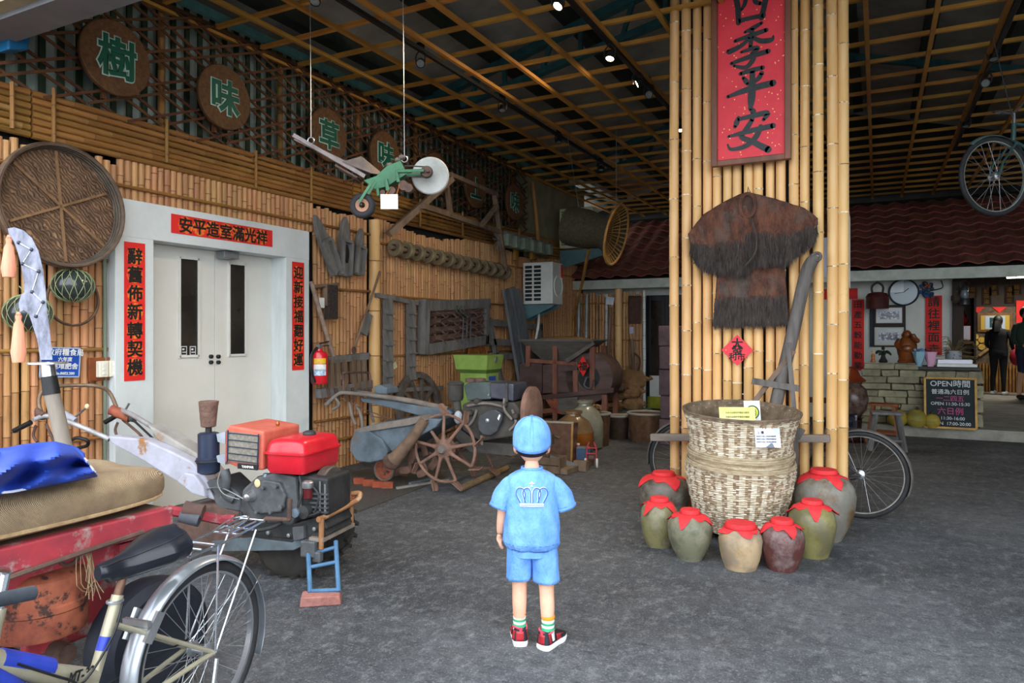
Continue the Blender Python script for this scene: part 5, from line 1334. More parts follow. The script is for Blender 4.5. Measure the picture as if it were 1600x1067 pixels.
# socks and shoes
def sock(c, yaw):
    z = .045
    for i, (z0, z1, mm) in enumerate(((.125, .146, M('sock_orange', 'F0922E', None, rough=.9)), (.112, .125, m_white), (.102, .112, M('sock_green', '2E9A6A', None, rough=.9)), (.090, .102, m_white), (.080, .090, M('sock_green', '2E9A6A')), (.035, .080, m_white))):
        MB().lathe([(.0285 + .004 * (z0 < .09), z0), (.030 + .002 * (i == 0), (z0 + z1) / 2), (.0285, z1)], 20, at=(c[0], c[1], 0)).build('sock_band', mm, B)
m_shr = M('shoe_red', 'B3282E', '8E1E26', 8, .35); m_shk = M('shoe_navy', '23222C', '18171F', 20, .6); m_shp = M('shoe_pink', 'E0455E', None, rough=.6)
def shoe(c, yaw):
    X = Matrix.Translation(V((c[0], c[1], 0))) @ Matrix.Rotation(yaw, 4, 'Z')
    out = [(-.03, -.05), (.0, -.058), (.03, -.05), (.036, -.01), (.036, .04), (.042, .08), (.032, .12), (.005, .135), (-.022, .125), (-.036, .085), (-.034, .04), (-.034, -.01)]
    P = [(p.x, p.y) for p in smoothpts([(x, y, 0) for x, y in out + out[:1]], 3)][:-1]; n = len(P)
    b = MB(X); z_ = [0, .012, .026]; k_ = [.94, 1.0, .97]
    b.add([(x * k, (y - .03) * k + .03, z2) for z2, k in zip(z_, k_) for x, y in P], [tuple(range(n - 1, -1, -1)), tuple(2 * n + i for i in range(n))] + [(l * n + i, l * n + (i + 1) % n, (l + 1) * n + (i + 1) % n, (l + 1) * n + i) for l in range(2) for i in range(n)])
    so = b.build('shoe', M('shoe_sole', 'E8E6E2', None, rough=.6), B)
    # upper: toe box and heel counter
    b = MB(X)
    def up(s_, t_):
        x, y = P[int(s_ * n + .5) % n]; h_ = .026 + t_ * (.052 if y < .02 else .052 - (y - .02) * .28)
        k = .97 - .45 * t_ ** 1.8 if y > .03 else .97 - .22 * t_
        return (x * k, (y + .005) * (k if y > .03 else .97 - .1 * t_) - .005, h_)
    b.grid(up, n, 7, True); b.add([up(i / n, 1) for i in range(n)], [tuple(range(n))])
    b.build('shoe_upper', m_shk, so, thick=0)
    b = MB(X)
    b.grid(lambda s_, t_: (math.sin((s_ - .5) * 2.6) * (.0375 - .006 * t_), -.012 - math.cos((s_ - .5) * 2.6) * (.045 - .004 * t_), .027 + t_ * .042), 16, 5)
    b.build('heel_counter', m_shr, so, thick=.003)
    b = MB(X); b.grid(lambda s_, t_: (-.036 + .004 * t_, .02 + s_ * .06, .028 + t_ * .03 * (1 - s_ * .5)), 6, 4); b.grid(lambda s_, t_: (.037 - .004 * t_, .02 + s_ * .06, .028 + t_ * .03 * (1 - s_ * .5)), 6, 4)
    b.build('side_panel', m_shr, so, thick=.002)
    b = MB(X); b.tube([(math.cos(a) * .031, math.sin(a) * .036 - .012, .078 + .006 * math.sin(a * 2)) for a in [i * PI / 10 for i in range(20)]], .0045, 6, closed=True); b.build('shoe_collar', m_shp, so)
    b = MB(X); b.beam((0, -.05, .06), (0, -.056, .088), .012, .004, (0, 1, 0)); b.build('pull_tab', m_shp, so, smooth=False)
sock((-.056, 0), 0); sock((.072, -.04), 0)
shoe((-.056, .005), .12); shoe((.072, -.035), -.55)
# ------------------------------------------------------------------ bicycles
m_tyre = M('tyre_rubber', '2A2A2C', '1C1C1E', 12, .75)
m_chrome = M('chrome', 'C8CCD2', None, metal=.9, rough=.15)
m_alu = M('alloy', 'B9BCBE', 'A4A7AA', 10, .35, metal=.85)
def wheel(T, x, R_, m_t, m_r, m_h, nsp=28, w=.02, yoff=0.0):
    t = MB().torus((0, 0, 0), R_ - w, w, 'y', 56, 10).build('wheel', m_t, T, loc=(x, yoff, R_))
    MB().lathe([(R_ - w * 2.2, -.011), (R_ - w * 1.5, -.013), (R_ - w * 1.5, .013), (R_ - w * 2.2, .011), (R_ - w * 2.2, -.011)], 56, ax='y').build('rim', m_r, t)
    MB().lathe([(.007, -.055), (.009, -.05), (.009, -.04), (.028, -.035), (.028, -.03), (.014, -.025), (.014, .025), (.028, .03), (.028, .035), (.009, .04), (.009, .05), (.007, .055)], 16, ax='y').build('hub', m_h, t)
    b = MB(); b.tube([(0, 0, 0), (0, 0, 1)], .0012, 4); o = b.build('spoke', m_alu, t); sm = o.data; bpy.data.objects.remove(o)
    for i in range(nsp):
        a = 2 * PI * i / nsp; sd = 1 if i % 2 else -1; a2 = a + (.5 if (i // 2) % 2 else -.5)
        p = V((math.cos(a2) * .027, sd * .032, math.sin(a2) * .027)); e = V((math.cos(a) * (R_ - w * 2.1), sd * .004, math.sin(a) * (R_ - w * 2.1)))
        d = e - p; q_ = d.to_track_quat('Z', 'Y').to_euler()
        inst('spoke', sm, t, p, q_, (1, 1, d.length))
    return t
def fender(T, x, R_, a0, a1, mat, w=.028, gap=.018, name='fender'):
    def f(s_, t_):
        a = a0 + (a1 - a0) * s_; e = (t_ - .5) * 2
        r = R_ + gap - .016 * e * e
        return (x + math.cos(a) * r, e * w, R_ + math.sin(a) * r)
    return MB().grid(f, 36, 9).build(name, mat, T, thick=.002)
def bicycle(label, loc, rz, R_, wb, m_f, m_fen, m_rim, kind, group=None, rx=0.0, ry=0.0):
    T = thing('bicycle', label, 'bicycle', loc, rz, group, rx, ry)
    wheel(T, 0, R_, m_tyre, m_rim, m_alu, 36 if kind == 'near' else 28); wheel(T, wb, R_, m_tyre, m_rim, m_alu, 36 if kind == 'near' else 28)
    bbx, bbz = (.48 if kind == 'near' else .40), R_ - .05
    st = V((bbx - .14, 0, bbz + (.36 if kind == 'near' else .33))); BBp = V((bbx, 0, bbz)); ht = V((wb - .28, 0, R_ + .40)); hb = V((wb - .245, 0, R_ + .26))
    MB().tube([BBp, st], .0175 if kind == 'near' else .015, 12).build('seat_tube', m_f, T)
    if kind == 'near':
        j = BBp.lerp(st, .42)
        MB().tube([j, j.lerp(hb, .5), hb + V((0, 0, .03))], [.022, .028, .03], 14).build('top_tube', m_f, T)
        MB().tube([BBp, BBp.lerp(hb, .5), hb], [.024, .03, .03], 14).build('down_tube', m_f, T)
    else:
        MB().tube([BBp.lerp(st, .93), ht], .014, 10).build('top_tube', m_f, T); MB().tube([BBp, hb], .015, 10).build('down_tube', m_f, T)
    MB().tube([hb, ht], .019, 12).build('head_tube', m_f, T)
    for sd in (-1, 1):
        MB().tube([V((0, sd * .058, R_)), V((.1, sd * .05, R_ - .008)), BBp + V((-.03, sd * .02, 0))], .0085, 8).build('chain_stay', m_f, T)
        MB().tube([V((0, sd * .058, R_)), BBp.lerp(st, .78) + V((-.01, sd * .018, 0))], .0075, 8).build('seat_stay', m_f, T)
        MB().tube([hb + V((0, sd * .03, -.02)), V((wb - .06, sd * .05, R_ + .1)), V((wb, sd * .05, R_))], .010, 8).build('fork_blade', m_f, T)
    # saddle
    sp = st + (st - BBp).normalized() * (.07 if kind == 'near' else .1)
    MB().tube([st, sp], .0128, 10).build('seat_post', M('post_rust', '7A5A48', '5A4236', 20, .5, metal=.4) if kind == 'near' else m_alu, T)
    def sad(s_, t_):
        an = 2 * PI * t_; x = .15 - s_ * .29
        wd_ = .026 + .072 * max(0, min(1, (s_ - .22) / .5)) ** 1.0; wd_ *= 1 if s_ < .9 else math.sqrt(max(0, 1 - ((s_ - .9) / .1) ** 2) + .12)
        if s_ < .06: wd_ *= .55 + .45 * s_ / .06
        hh = .026 + .026 * s_
        zz = math.sin(an); c_ = math.cos(an)
        return (sp.x - .055 + x, c_ * wd_, sp.z + .02 + .035 * max(0, s_ - .35) + (zz * hh if zz > 0 else zz * hh * (1.3 if s_ > .1 else .8)) )
    sb = MB(); sb.grid(lambda s_, t_: sad(s_, 1 - t_), 26, 25)
    sb.add([sad(1, i / 24) for i in range(24)], [tuple(range(24))]); sb.add([sad(0, i / 24) for i in range(24)], [tuple(range(23, -1, -1))])
    sdl = sb.build('saddle', M('saddle_vinyl', '1C1F28', '16181F', 6, .32, coat=.2), T)
    if kind == 'near':
        MB().tube([V(sad(.02 + .96 * i / 20, .13)) for i in range(21)], .0022, 5).build('saddle_piping', m_black, sdl)
        MB().tube([V(sad(.02 + .96 * i / 20, .37)) for i in range(21)], .0022, 5).build('saddle_piping', m_black, sdl)
    fender(T, 0, R_, math.radians(35 if kind != 'near' else -12), math.radians(205), m_fen, .036 if kind == 'near' else .03)
    if kind != 'hang': fender(T, wb, R_, math.radians(-10), math.radians(140), m_fen, .03)
    else: fender(T, wb, R_, math.radians(60), math.radians(200), m_fen, .028)
    # handlebar
    hd_ = ht + V((-.02, 0, .09)); MB().tube([ht, hd_], .012, 8).build('stem', m_chrome, T)
    for sd in (-1, 1):
        if kind == 'near':
            MB().tube(smoothpts([hd_, V((.80, sd * .12, .84)), V((.88, sd * .2, .83)), V((.88, sd * .222, .81))]), .0105, 8).build('handlebar', m_chrome, T)
            MB().tube([V((.90, sd * .222, .812)), V((.78, sd * .226, .795))], .0165, 14).build('grip', M('grip_grey', '3A4048', '2E333A', 20, .7), T)
            continue
        MB().tube(smoothpts([hd_, hd_ + V((0, sd * .12, .05)), hd_ + V((-.05, sd * .24, .07)), hd_ + V((-.2, sd * .28, .05))]), .0105, 8).build('handlebar', m_chrome, T)
        MB().tube([hd_ + V((-.15, sd * .273, .055)), hd_ + V((-.27, sd * .29, .045))], .016, 12).build('grip', M('grip_grey', '3A4048', '2E333A', 20, .7), T)
    # crank set
    MB().lathe([(.0, .03), (.075, .03), (.085, .033), (.085, .038), (0, .038)], 28, BBp + V((0, -.08, 0)), 'y').build('chain_ring', m_black, T)
    for sd in (-1, 1):
        e = BBp + V((-sd * .12, sd * .07, -sd * .04 - (.05 if kind == 'near' else 0) * 0)); MB().beam(BBp + V((0, sd * .06, 0)), e, .012, .02).build('crank_arm', m_alu, T, smooth=False)
        pd = MB(); c_ = e + V((0, sd * .05, 0)); pd.box(c_ + V((.04, 0, 0)), (.012, .085, .022)); pd.box(c_ + V((-.04, 0, 0)), (.012, .085, .022)); pd.box(c_, (.09, .02, .022)); pd.box(c_ + V((0, sd * .038, 0)), (.09, .01, .022)); pd.build('pedal', m_black, T, smooth=False)
    MB().tube([BBp + V((0, -.045, .08)), V((0, -.045, R_ + .035))], .004, 5).build('chain', m_black, T); MB().tube([BBp + V((0, -.045, -.08)), V((0, -.045, R_ - .035))], .004, 5).build('chain', m_black, T)
    return T
RB = .30
hub = DP(313, 1015, 2.47); dirv = V((.15, -.99, 0)); rzb = math.atan2(dirv.y, dirv.x)
m_gold = M('frame_champagne', 'AAA48E', '979079', 6, .38, metal=.35)
m_silv = M('fender_silver', 'B4BAC0', 'A2A8AF', 6, .3, metal=.7)
BK = bicycle('champagne bicycle with black saddle and chrome rear rack in the near left corner', (hub.x, hub.y, 0), rzb, RB, .98, m_gold, m_silv, m_alu, 'near')
# rear rack
zr = RB * 2 + .055
rk = MB().tube([(-.27, -.055, zr + .03), (-.05, -.06, zr + .01), (.1, -.04, zr), (.1, .04, zr), (-.05, .06, zr + .01), (-.27, .055, zr + .03)], .0048, 8, closed=True).build('rear_rack', m_chrome, BK)
for x_ in (-.2, -.13, .0, .06): MB().tube([(x_, -.06, zr + .016), (x_, .06, zr + .016)], .0038, 6).build('rack_bar', m_chrome, rk)
for yy in (-.025, .025): MB().tube([(-.26, yy, zr + .028), (-.12, yy * .9, zr + .02)], .0038, 6).build('rack_bar', m_chrome, rk)
MB().tube(smoothpts([(-.1, -.03, zr + .03), (-.2, -.035, zr + .05), (-.24, 0, zr + .05), (-.2, .035, zr + .05), (-.1, .03, zr + .03)]), .003, 6).build('rack_spring_clip', m_chrome, rk)
for sd in (-1, 1):
    for x_ in (-.22, -.02): MB().tube([(x_, sd * .058, zr + .01), (0, sd * .064, RB)], .0042, 6).build('rack_stay', m_chrome, rk)
    MB().tube([(-.29, sd * .025, RB + .17), (0, sd * .068, RB)], .0026, 5).build('fender_stay', m_chrome, BK)
# decals, cable, brake, kickstand
bbx = V((.48, 0, RB - .05)); stp = V((.34, 0, RB + .31)); jn = bbx.lerp(stp, .42); hbp = V((.98 - .245, 0, RB + .29))
dd = (hbp - jn).normalized(); ctr_ = jn.lerp(hbp, .2)
letter(BK, 'MT-32', .042, m_black, ctr_ + V((0, .0262, 0)), -dd, V((0, 0, 1)) , bold=.03, world=False)
letter(BK, 'ERN', .06, M('decal_grey', 'C8C4B0', None), bbx.lerp(V((.735, 0, RB + .26)), .42) + V((0, .031, 0)), -(V((.735, 0, RB + .26)) - bbx).normalized(), V((0, 0, 1)), bold=.05, world=False)
MB().tube([jn.lerp(hbp, .45), jn.lerp(hbp, .62), jn.lerp(hbp, .9)], [.0285, .0295, .0305], 14).build('blue_decal', M('decal_blue', '2B3FA8', '22348C', 8, .35), BK)
MB().tube([bbx.lerp(V((.735, 0, RB + .26)), .62), V((.735, 0, RB + .26))], [.0312, .0312], 14).build('blue_decal', M('decal_blue', '2B3FA8'), BK)
MB().tube([bbx.lerp(stp, .60), bbx.lerp(stp, .70)], .0182, 12).build('blue_decal', M('decal_blue', '2B3FA8'), BK)
MB().tube(smoothpts([stp + V((.0, .02, -.02)), stp + V((.04, .028, -.1)), jn + V((.06, .035, .02)), jn.lerp(hbp, .35) + V((0, .03, -.02)), jn.lerp(hbp, .8) + V((0, .03, 0))]), .0035, 6).build('brake_cable', m_black, BK)
MB().torus(stp + V((.01, 0, -.015)), .02, .005, 'z', 16, 6).build('seat_clamp', m_alu, BK)
for sd in (-1, 1): MB().beam((.27, sd * .04, RB + .14), (.22, sd * .045, RB + .22), .012, .03).build('brake_arm', m_alu, BK, smooth=False)
MB().beam((.27, -.05, RB + .20), (.27, .05, RB + .20), .014, .018).build('brake_bridge', m_alu, BK, smooth=False)
MB().tube([(.0, .07, RB - .02), (.05, .09, .15), (.07, .1, .005)], .008, 7).build('kickstand', m_alu, BK)

# old bicycle behind the pillar and the one hung from the ceiling
m_old = M('frame_old', '4A4644', '33302E', 9, .6, metal=.3)
m_oldf = M('fender_dusty', '6E6964', '524E4A', 9, .65, metal=.3)
xr = BY(1345, 750, 6.0).x; xl = BY(1074, 720, 6.0).x
bicycle('old dusty black bicycle parked behind the bamboo pillar', (xr, 6.0, 0), PI, .33, xr - xl, m_old, m_oldf, M('rim_dull', '8E8A84', '6E6A64', 12, .5, metal=.6), 'old')
hub2 = DP(1553, 276, 5.9)
HB = bicycle('green-grey bicycle hung from the ceiling slats at the upper right', (0, 0, 0), 0, .33, 1.08, M('frame_teal', '3E5A58', '2E4644', 9, .5, metal=.3), M('fender_teal', '5A6E6C', '46585A', 9, .5, metal=.3), M('rim_pale', '9AA39A', '7E8880', 9, .4, metal=.5), 'hang')
# place so that the front wheel hub sits at hub2; the bike runs away to the right
hdg = V((-.80, -.60, 0)).normalized(); rz_ = math.atan2(hdg.y, hdg.x)
HB.rotation_euler = (0, math.radians(12), rz_)
mrot = HB.rotation_euler.to_matrix(); HB.location = hub2 - mrot @ V((1.08, 0, .33))
for x_ in (.1, .8):
    MB().tube([(x_, 0, .75), (x_ + .05, .0, 1.28 + .2 * (x_ > .5))], .004, 5).build('hanging_wire', m_black, HB)

# ------------------------------------------------------------------ trailer with sack cushion, blue cloth
m_redp = M('paint_red_worn', 'AE3840', '87303A', 6, .7, c3='9A8A84', s3=9, l3=.54, h3=.66, stretch=(1, 1, 1))
m_rust = M('rust_orange', 'A85E42', '7A3E2E', 9, .75, c3='3E2A24', s3=16, l3=.55, h3=.62, bump=.2)
m_rustd = M('rust_brown', '6A5046', '4A3830', 10, .8, bump=.3)
TX0, TX1, TY0, TY1 = -3.45, -2.45, -.6, 1.85
TR = thing('trailer', 'red wooden trailer bed behind the foreground bicycle', 'trailer', ((TX0 + TX1) / 2, .64, 0))
def wb_(name, c, d, mat, **k): return MB().box(c, d).build(name, mat, TR, smooth=False, world=True, **k)
wb_('side_rail', (TX1, (TY0 + TY1) / 2, .685), (.05, TY1 - TY0, .085), m_redp, bevel=.006)
wb_('side_rail', (TX0, (TY0 + TY1) / 2, .685), (.05, TY1 - TY0, .085), m_redp, bevel=.006)
wb_('end_rail', ((TX0 + TX1) / 2, TY1 - .03, .67), (TX1 - TX0 - .06, .05, .085), m_redp, bevel=.006)
for i in range(8): wb_('deck_plank', (TX0 + .09 + i * .118, (TY0 + TY1) / 2, .715), (.112, TY1 - TY0 - .02, .022), M('deck_wood', '8A6A54', '6A4E3E', 9, .8))
wb_('chassis_beam', (TX1 - .12, (TY0 + TY1) / 2, .57), (.07, TY1 - TY0 - .2, .12), m_redp)
wb_('chassis_beam', (TX0 + .12, (TY0 + TY1) / 2, .57), (.07, TY1 - TY0 - .2, .12), m_redp)
for yy in (1.72, 1.0, .2): wb_('cross_member', ((TX0 + TX1) / 2, yy, .57), (TX1 - TX0 - .1, .08, .09), m_redp)
wb_('side_panel', (TX1 - .25, 1.62, .36), (.04, .34, .24), m_redp, bevel=.01)
wb_('side_panel', (TX1 - .20, .95, .28), (.05, .5, .20), m_redp, bevel=.01)
wb_('mounting_bracket', (TX1 - .02, 1.83, .60), (.07, .09, .09), m_redp, bevel=.006)
dc = DP(62, 940, 2.5)
dm = MB().lathe([(.0, -.11), (.145, -.11), (.15, -.1), (.15, -.025), (.156, -.02), (.156, .0), (.15, .005), (.15, .09), (.12, .11), (0, .112)], 36, (dc.x, dc.y, .47)).build('brake_drum', m_rust, TR, world=True)
MB().beam((dc.x + .06, dc.y - .01, .56), (dc.x + .07, dc.y, .68), .09, .03).build('drum_bracket', m_rust, TR, smooth=False, world=True)
MB().torus((dc.x + .09, dc.y + .05, .62), .035, .008, 'x', 18, 6).build('hook_ring', m_rustd, TR, world=True)
MB().tube([(TX1 + .02, .9, .60), (TX1 + .035, 1.3, .64), (TX1 + .03, 1.72, .665)], .009, 7).build('tie_rod', m_rustd, TR, world=True)
MB().tube([(TX0 + .1, 1.55, .24), (TX1 - .15, 1.55, .24)], .035, 10).build('axle', m_rustd, TR, world=True)
for xx in (TX1 - .02, TX0 + .02):
    t = MB().lathe([(.09, -.06), (.19, -.075), (.225, -.05), (.235, 0), (.225, .05), (.19, .075), (.09, .06)], 32, (xx, 1.78, .235), 'x').build('tyre', M('tyre_navy', '1E222E', '171A22', 9, .6), TR, world=True)
    MB().lathe([(.0, -.03), (.05, -.04), (.1, -.03), (.1, .03), (.05, .04), (0, .03)], 20, (xx, 1.78, .235), 'x').build('wheel_hub', m_rust, t)
# straw tufts
b = MB(); r = random.Random(3)
for i in range(12):
    p = V((TX1 + .0, 1.52 + r.uniform(-.03, .03), .64)); b.tube(smoothpts([p, p + V((r.uniform(0, .03), r.uniform(-.03, .03), -.1)), p + V((r.uniform(-.01, .04), r.uniform(-.04, .04), -.12 - r.random() * .05))], 2), .0014, 3)
b.build('straw_tuft', M('straw', 'A8946E', '8A785A', 20), TR, world=True)['kind'] = 'stuff'
# burlap cushion
m_bur = M('burlap', 'B89E7C', 'A0866A', 12, .9, bump=.6, weave=(110, 'DIAGONAL', 1.5, .35))
CU = thing('burlap_cushion', 'long burlap sack cushion lying on the red trailer', 'cushion', ((TX0 + TX1) / 2, .64, .727))
hx, hy = (TX1 - TX0) / 2 + .02, (TY1 - TY0) / 2 + .05
def cush(s_, t_):
    a = 2 * PI * s_; ph = PI * (t_ - .5)
    c_, sn_ = math.cos(a), math.sin(a); k_ = (abs(c_) ** 9 + abs(sn_) ** 9) ** (-1 / 9)
    e = abs(math.cos(ph)) ** .28; zz = math.sin(ph)
    w = 1 + .012 * math.sin(14 * a) * (1 - abs(zz))
    return (c_ * k_ * hx * e * w, sn_ * k_ * hy * e * w, .075 + (.085 if zz > 0 else .075) * math.copysign(abs(zz) ** .55, zz) + .008 * math.sin(c_ * k_ * 9 * e) * max(zz, 0) + .012 * math.sin(sn_ * k_ * hy * e * 6) * max(zz, 0))
cb = MB(); cb.grid(cush, 120, 36, True); cu = cb.build('sack', m_bur, CU, ang=80)
MB().tube([V(cush(i / 110, .40)) * 1.004 for i in range(110)], .008, 6, closed=True).build('seam_rope', M('seam_cord', 'B39770', '8F7654', 30, .9), CU)
# blue tarpaulin cloth
BC = thing('blue_cloth', 'crumpled blue tarpaulin with pale hem lying on the burlap cushion', 'cloth', DP(60, 740, 2.65))
frontp = poly([(152, 744), (112, 752), (70, 760), (20, 770), (-40, 776), (-110, 786)])
backp = poly([(132, 718), (118, 702), (86, 690), (40, 694), (10, 700), (-40, 704), (-110, 712)])
def bcl(s_, t_):
    (u0, v0), (u1, v1) = frontp(s_), backp(s_)
    u, v = u0 + (u1 - u0) * t_, v0 + (v1 - v0) * t_
    z = .90 + .11 * math.sin(PI * .5 * t_) * min(1, .35 + s_ * 3) * (1 if s_ < .75 else .8) + .018 * math.sin(s_ * 22 + t_ * 5) * math.sin(PI * t_) + .02 * math.sin(9 * t_ + s_ * 6) * math.sin(PI * t_)
    return GZ(u, v, max(z, .893))
b = MB(); b.grid(bcl, 44, 26); m_blue = M('tarp_blue', '2B4FB0', '2340A0', 5, .6, bump=.1)
# a back flap runs down to the cushion so that the cloth is a closed heap
def flap(s_, t_):
    a = bcl(s_, 1); e = a + V((-.16, .10, 0)); e.z = .893; return a.lerp(e, t_) + V((0, 0, .03 * math.sin(PI * t_)))
b.grid(flap, 44, 6); b.build('sheet', m_blue, BC, world=True, thick=.004)
MB().tube([bcl(i / 43, 0) + V((0, 0, .004)) for i in range(44)], .004, 5).build('hem', M('hem_pale', 'C8CCD8', None), BC, world=True)
MB().tube([bcl(0, i / 10) + V((0, 0, .004)) for i in range(11)], .004, 5).build('hem', M('hem_pale', 'C8CCD8'), BC, world=True)
# ------------------------------------------------------------------ helpers to measure on a vertical plane of a turned thing
def LP(T, u, v, yo):
    d = ray(u, v); rz = T.rotation_euler.z; n = V((-math.sin(rz), math.cos(rz), 0))
    t = (yo + (V(T.location) - V((0, 0, H))).dot(n)) / d.dot(n)
    P = V((0, 0, H)) + d * t - V(T.location); ax = V((math.cos(rz), math.sin(rz), 0))
    return V((P.dot(ax), yo, P.z))
def slab(T, name, mat, pix, y0, y1, parent=None, yp=None, **k):
    P = [LP(T, u, v, y0 if yp is None else yp) for u, v in pix]; n = len(P)
    b = MB(); b.add([(p.x, y0, p.z) for p in P] + [(p.x, y1, p.z) for p in P], [tuple(range(n)), tuple(range(2 * n - 1, n - 1, -1))] + [((i + 1) % n, i, i + n, (i + 1) % n + n) for i in range(n)])
    k.setdefault('smooth', False)
    return b.build(name, mat, parent or T, **k)
def ltube(T, name, mat, pts, r, yo=0.0, parent=None, n=10, sm=True):
    P = [LP(T, p[0], p[1], p[2] if len(p) > 2 else yo) for p in pts]
    if sm and len(P) > 2: 
        P2 = smoothpts(P, 4)
    else: P2 = P
    if isinstance(r, (list, tuple)):
        rr = []
        for i in range(len(P2)):
            t = i / (len(P2) - 1) * (len(r) - 1); j = min(int(t), len(r) - 2); rr.append(r[j] + (r[j + 1] - r[j]) * (t - j))
        r = rr
    return MB().tube(P2, r, n).build(name, mat, parent or T)
# ------------------------------------------------------------------ red walking tractor
m_iron = M('iron_grey', '626466', '48494B', 9, .6, metal=.3, c3='6E7074', s3=6, l3=.6, h3=.7)
m_irond = M('iron_black', '3A3A3A', '282828', 9, .65, metal=.2, bump=.2)
m_tank = M('tank_red', 'D22230', 'B81C2A', 5, .3, coat=.3, c3='7A2A2A', s3=6, l3=.66, h3=.8)
m_hood = M('hood_salmon', 'C86A58', 'B0503F', 5, .55, c3='8A5A4E', s3=6, l3=.6, h3=.75)
m_lil = M('paint_lilac', 'B4B5C4', '9C9AA2', 5, .5, c3='95683C', s3=7, l3=.58, h3=.66)
m_navy = M('paint_navy', '2A3348', '1F2738', 6, .4, c3='7A7E86', s3=8, l3=.64, h3=.7)
m_bsteel = M('steel_bluegrey', '5F6A70', '4A4E50', 6, .6, c3='7A6A58', s3=5, l3=.55, h3=.68)
m_brz = M('bumper_rust', 'A87A52', '8A5E3C', 10, .5, c3='C0A080', s3=9, l3=.6, h3=.7)
W1 = thing('walking_tractor', 'red-tanked walking tractor with long pale handle arms in front of the door', 'tractor', (-3.08, 3.08, 0), math.radians(10))
T = W1
# radiator hood with grille
hood = slab(T, 'radiator_hood', m_hood, [(350, 722), (352, 672), (358, 664), (412, 674), (411, 735), (378, 734)], -.18, .17, bevel=.012)
gr = slab(T, 'grille', M('grille_mesh', '8A8478', '6A655C', 60, .8), [(356, 674), (404, 680), (402, 726), (355, 720)], -.188, -.18, hood)
for i in range(5):
    ltube(T, 'grille_bar', m_navy, [(355, 676 + i * 10.5), (404, 681 + i * 10.8)], .0028, -.192, gr, 6)
for q_ in (((356, 672), (355, 722)), ((404, 678), (402, 728))): ltube(T, 'grille_bar', m_navy, q_, .004, -.192, gr, 6)
pl = slab(T, 'name_plate', m_black, [(371, 724), (403, 727), (402, 735), (371, 732)], -.192, -.186, hood)
p = LP(T, 387, 729.5, -.1925); letter(hood, 'YANMAR', .019, m_white, p, (1, 0, 0), (0, 0, 1), bold=.03, world=False)
b = MB(); p = LP(T, 434, 664, 0); b.lathe([(.012, 0), (.014, .012), (.008, .02), (.012, .035), (.005, .05)], 10, (p.x - .0, 0, LP(T, 436, 666, 0).z - .02)); b.build('filler_neck', M('copper', 'A8683E', None, metal=.8, rough=.4), hood)
# fuel tank, two pressed halves with a flange
a = LP(T, 413, 702, -.2); e = LP(T, 474, 712, -.2); zt_ = LP(T, 474, 690, -.2).z; zb_ = LP(T, 474, 743, -.2).z; zm = e.z + .004
tk = MB()
def rr_ring(x0, x1, y0, y1, z, r):
    pts = []
    for cx_, cy_, a0 in ((x1 - r, y1 - r, 0), (x0 + r, y1 - r, PI / 2), (x0 + r, y0 + r, PI), (x1 - r, y0 + r, 1.5 * PI)):
        for i in range(6): pts.append((cx_ + math.cos(a0 + PI / 2 * i / 5) * r, cy_ + math.sin(a0 + PI / 2 * i / 5) * r, z))
    return pts
rings = [(.012, zb_ - .0, .03), (.002, zb_ + .02, .035), (.0, zm - .006, .035), (-.012, zm - .005, .04), (-.012, zm + .005, .04), (.0, zm + .006, .035), (.004, zt_ - .03, .04), (.016, zt_ - .006, .045), (.045, zt_ + .004, .05)]
vs_ = []; 
for ins, z_, r_ in rings: vs_ += rr_ring(a.x + ins, e.x - ins, -.2 + ins, .19 - ins, z_, r_)
n = 24; fs = [tuple(range(n - 1, -1, -1)), tuple((len(rings) - 1) * n + i for i in range(n))] + [(l * n + i, l * n + (i + 1) % n, (l + 1) * n + (i + 1) % n, (l + 1) * n + i) for l in range(len(rings) - 1) for i in range(n)]
tk.add(vs_, fs); tank = tk.build('fuel_tank', m_tank, T, ang=50)
MB().lathe([(.0, 0), (.035, 0), (.038, .008), (.034, .02), (.02, .026), (0, .026)], 20, ((a.x + e.x) / 2 + .02, .02, zt_ + .002)).build('tank_cap', m_irond, tank)
# engine block
eb = slab(T, 'engine_block', m_iron, [(373, 800), (378, 765), (400, 745), (430, 738), (462, 745), (466, 800), (455, 822), (385, 815)], -.15, .13, bevel=.015)
slab(T, 'crankcase_cover', m_iron, [(384, 782), (392, 760), (412, 750), (436, 754), (446, 776), (440, 800), (400, 804)], -.175, -.15, eb, bevel=.008)
slab(T, 'cylinder_head', m_irond, [(466, 742), (512, 748), (512, 806), (470, 812)], -.13, .12, bevel=.012)
slab(T, 'engine_sump', m_irond, [(376, 808), (462, 818), (500, 806), (512, 826), (470, 846), (380, 838)], -.14, .14, bevel=.01)
for i, (u, v, r_) in enumerate(((394, 776, .018), (412, 762, .012), (432, 760, .012), (440, 792, .014), (402, 800, .01), (424, 800, .01))):
    p = LP(T, u, v, -.18); MB().lathe([(.0, -.02), (r_, -.018), (r_, .012), (0, .012)], 12, p, 'y').build('bolt_boss', m_iron, eb)
p = LP(T, 390, 776, -.19); MB().lathe([(.012, -.035), (.02, -.03), (.03, .0), (.034, .02), (0, .02)], 16, p, 'y').build('shaft_boss', m_alu, eb)
p = LP(T, 416, 748, -.13); MB().lathe([(.018, -.05), (.018, .012), (.022, .014), (.016, .03), (0, .034)], 12, p).build('oil_filler', M('alloy_blue', '7A8894', '66727C', 9, .4, metal=.5), eb)
p = LP(T, 402, 755, -.178); MB().ball(p, (.02, .004, .024), 10, 6).build('data_plate', M('label_cream', 'D8BE8E', None), eb)
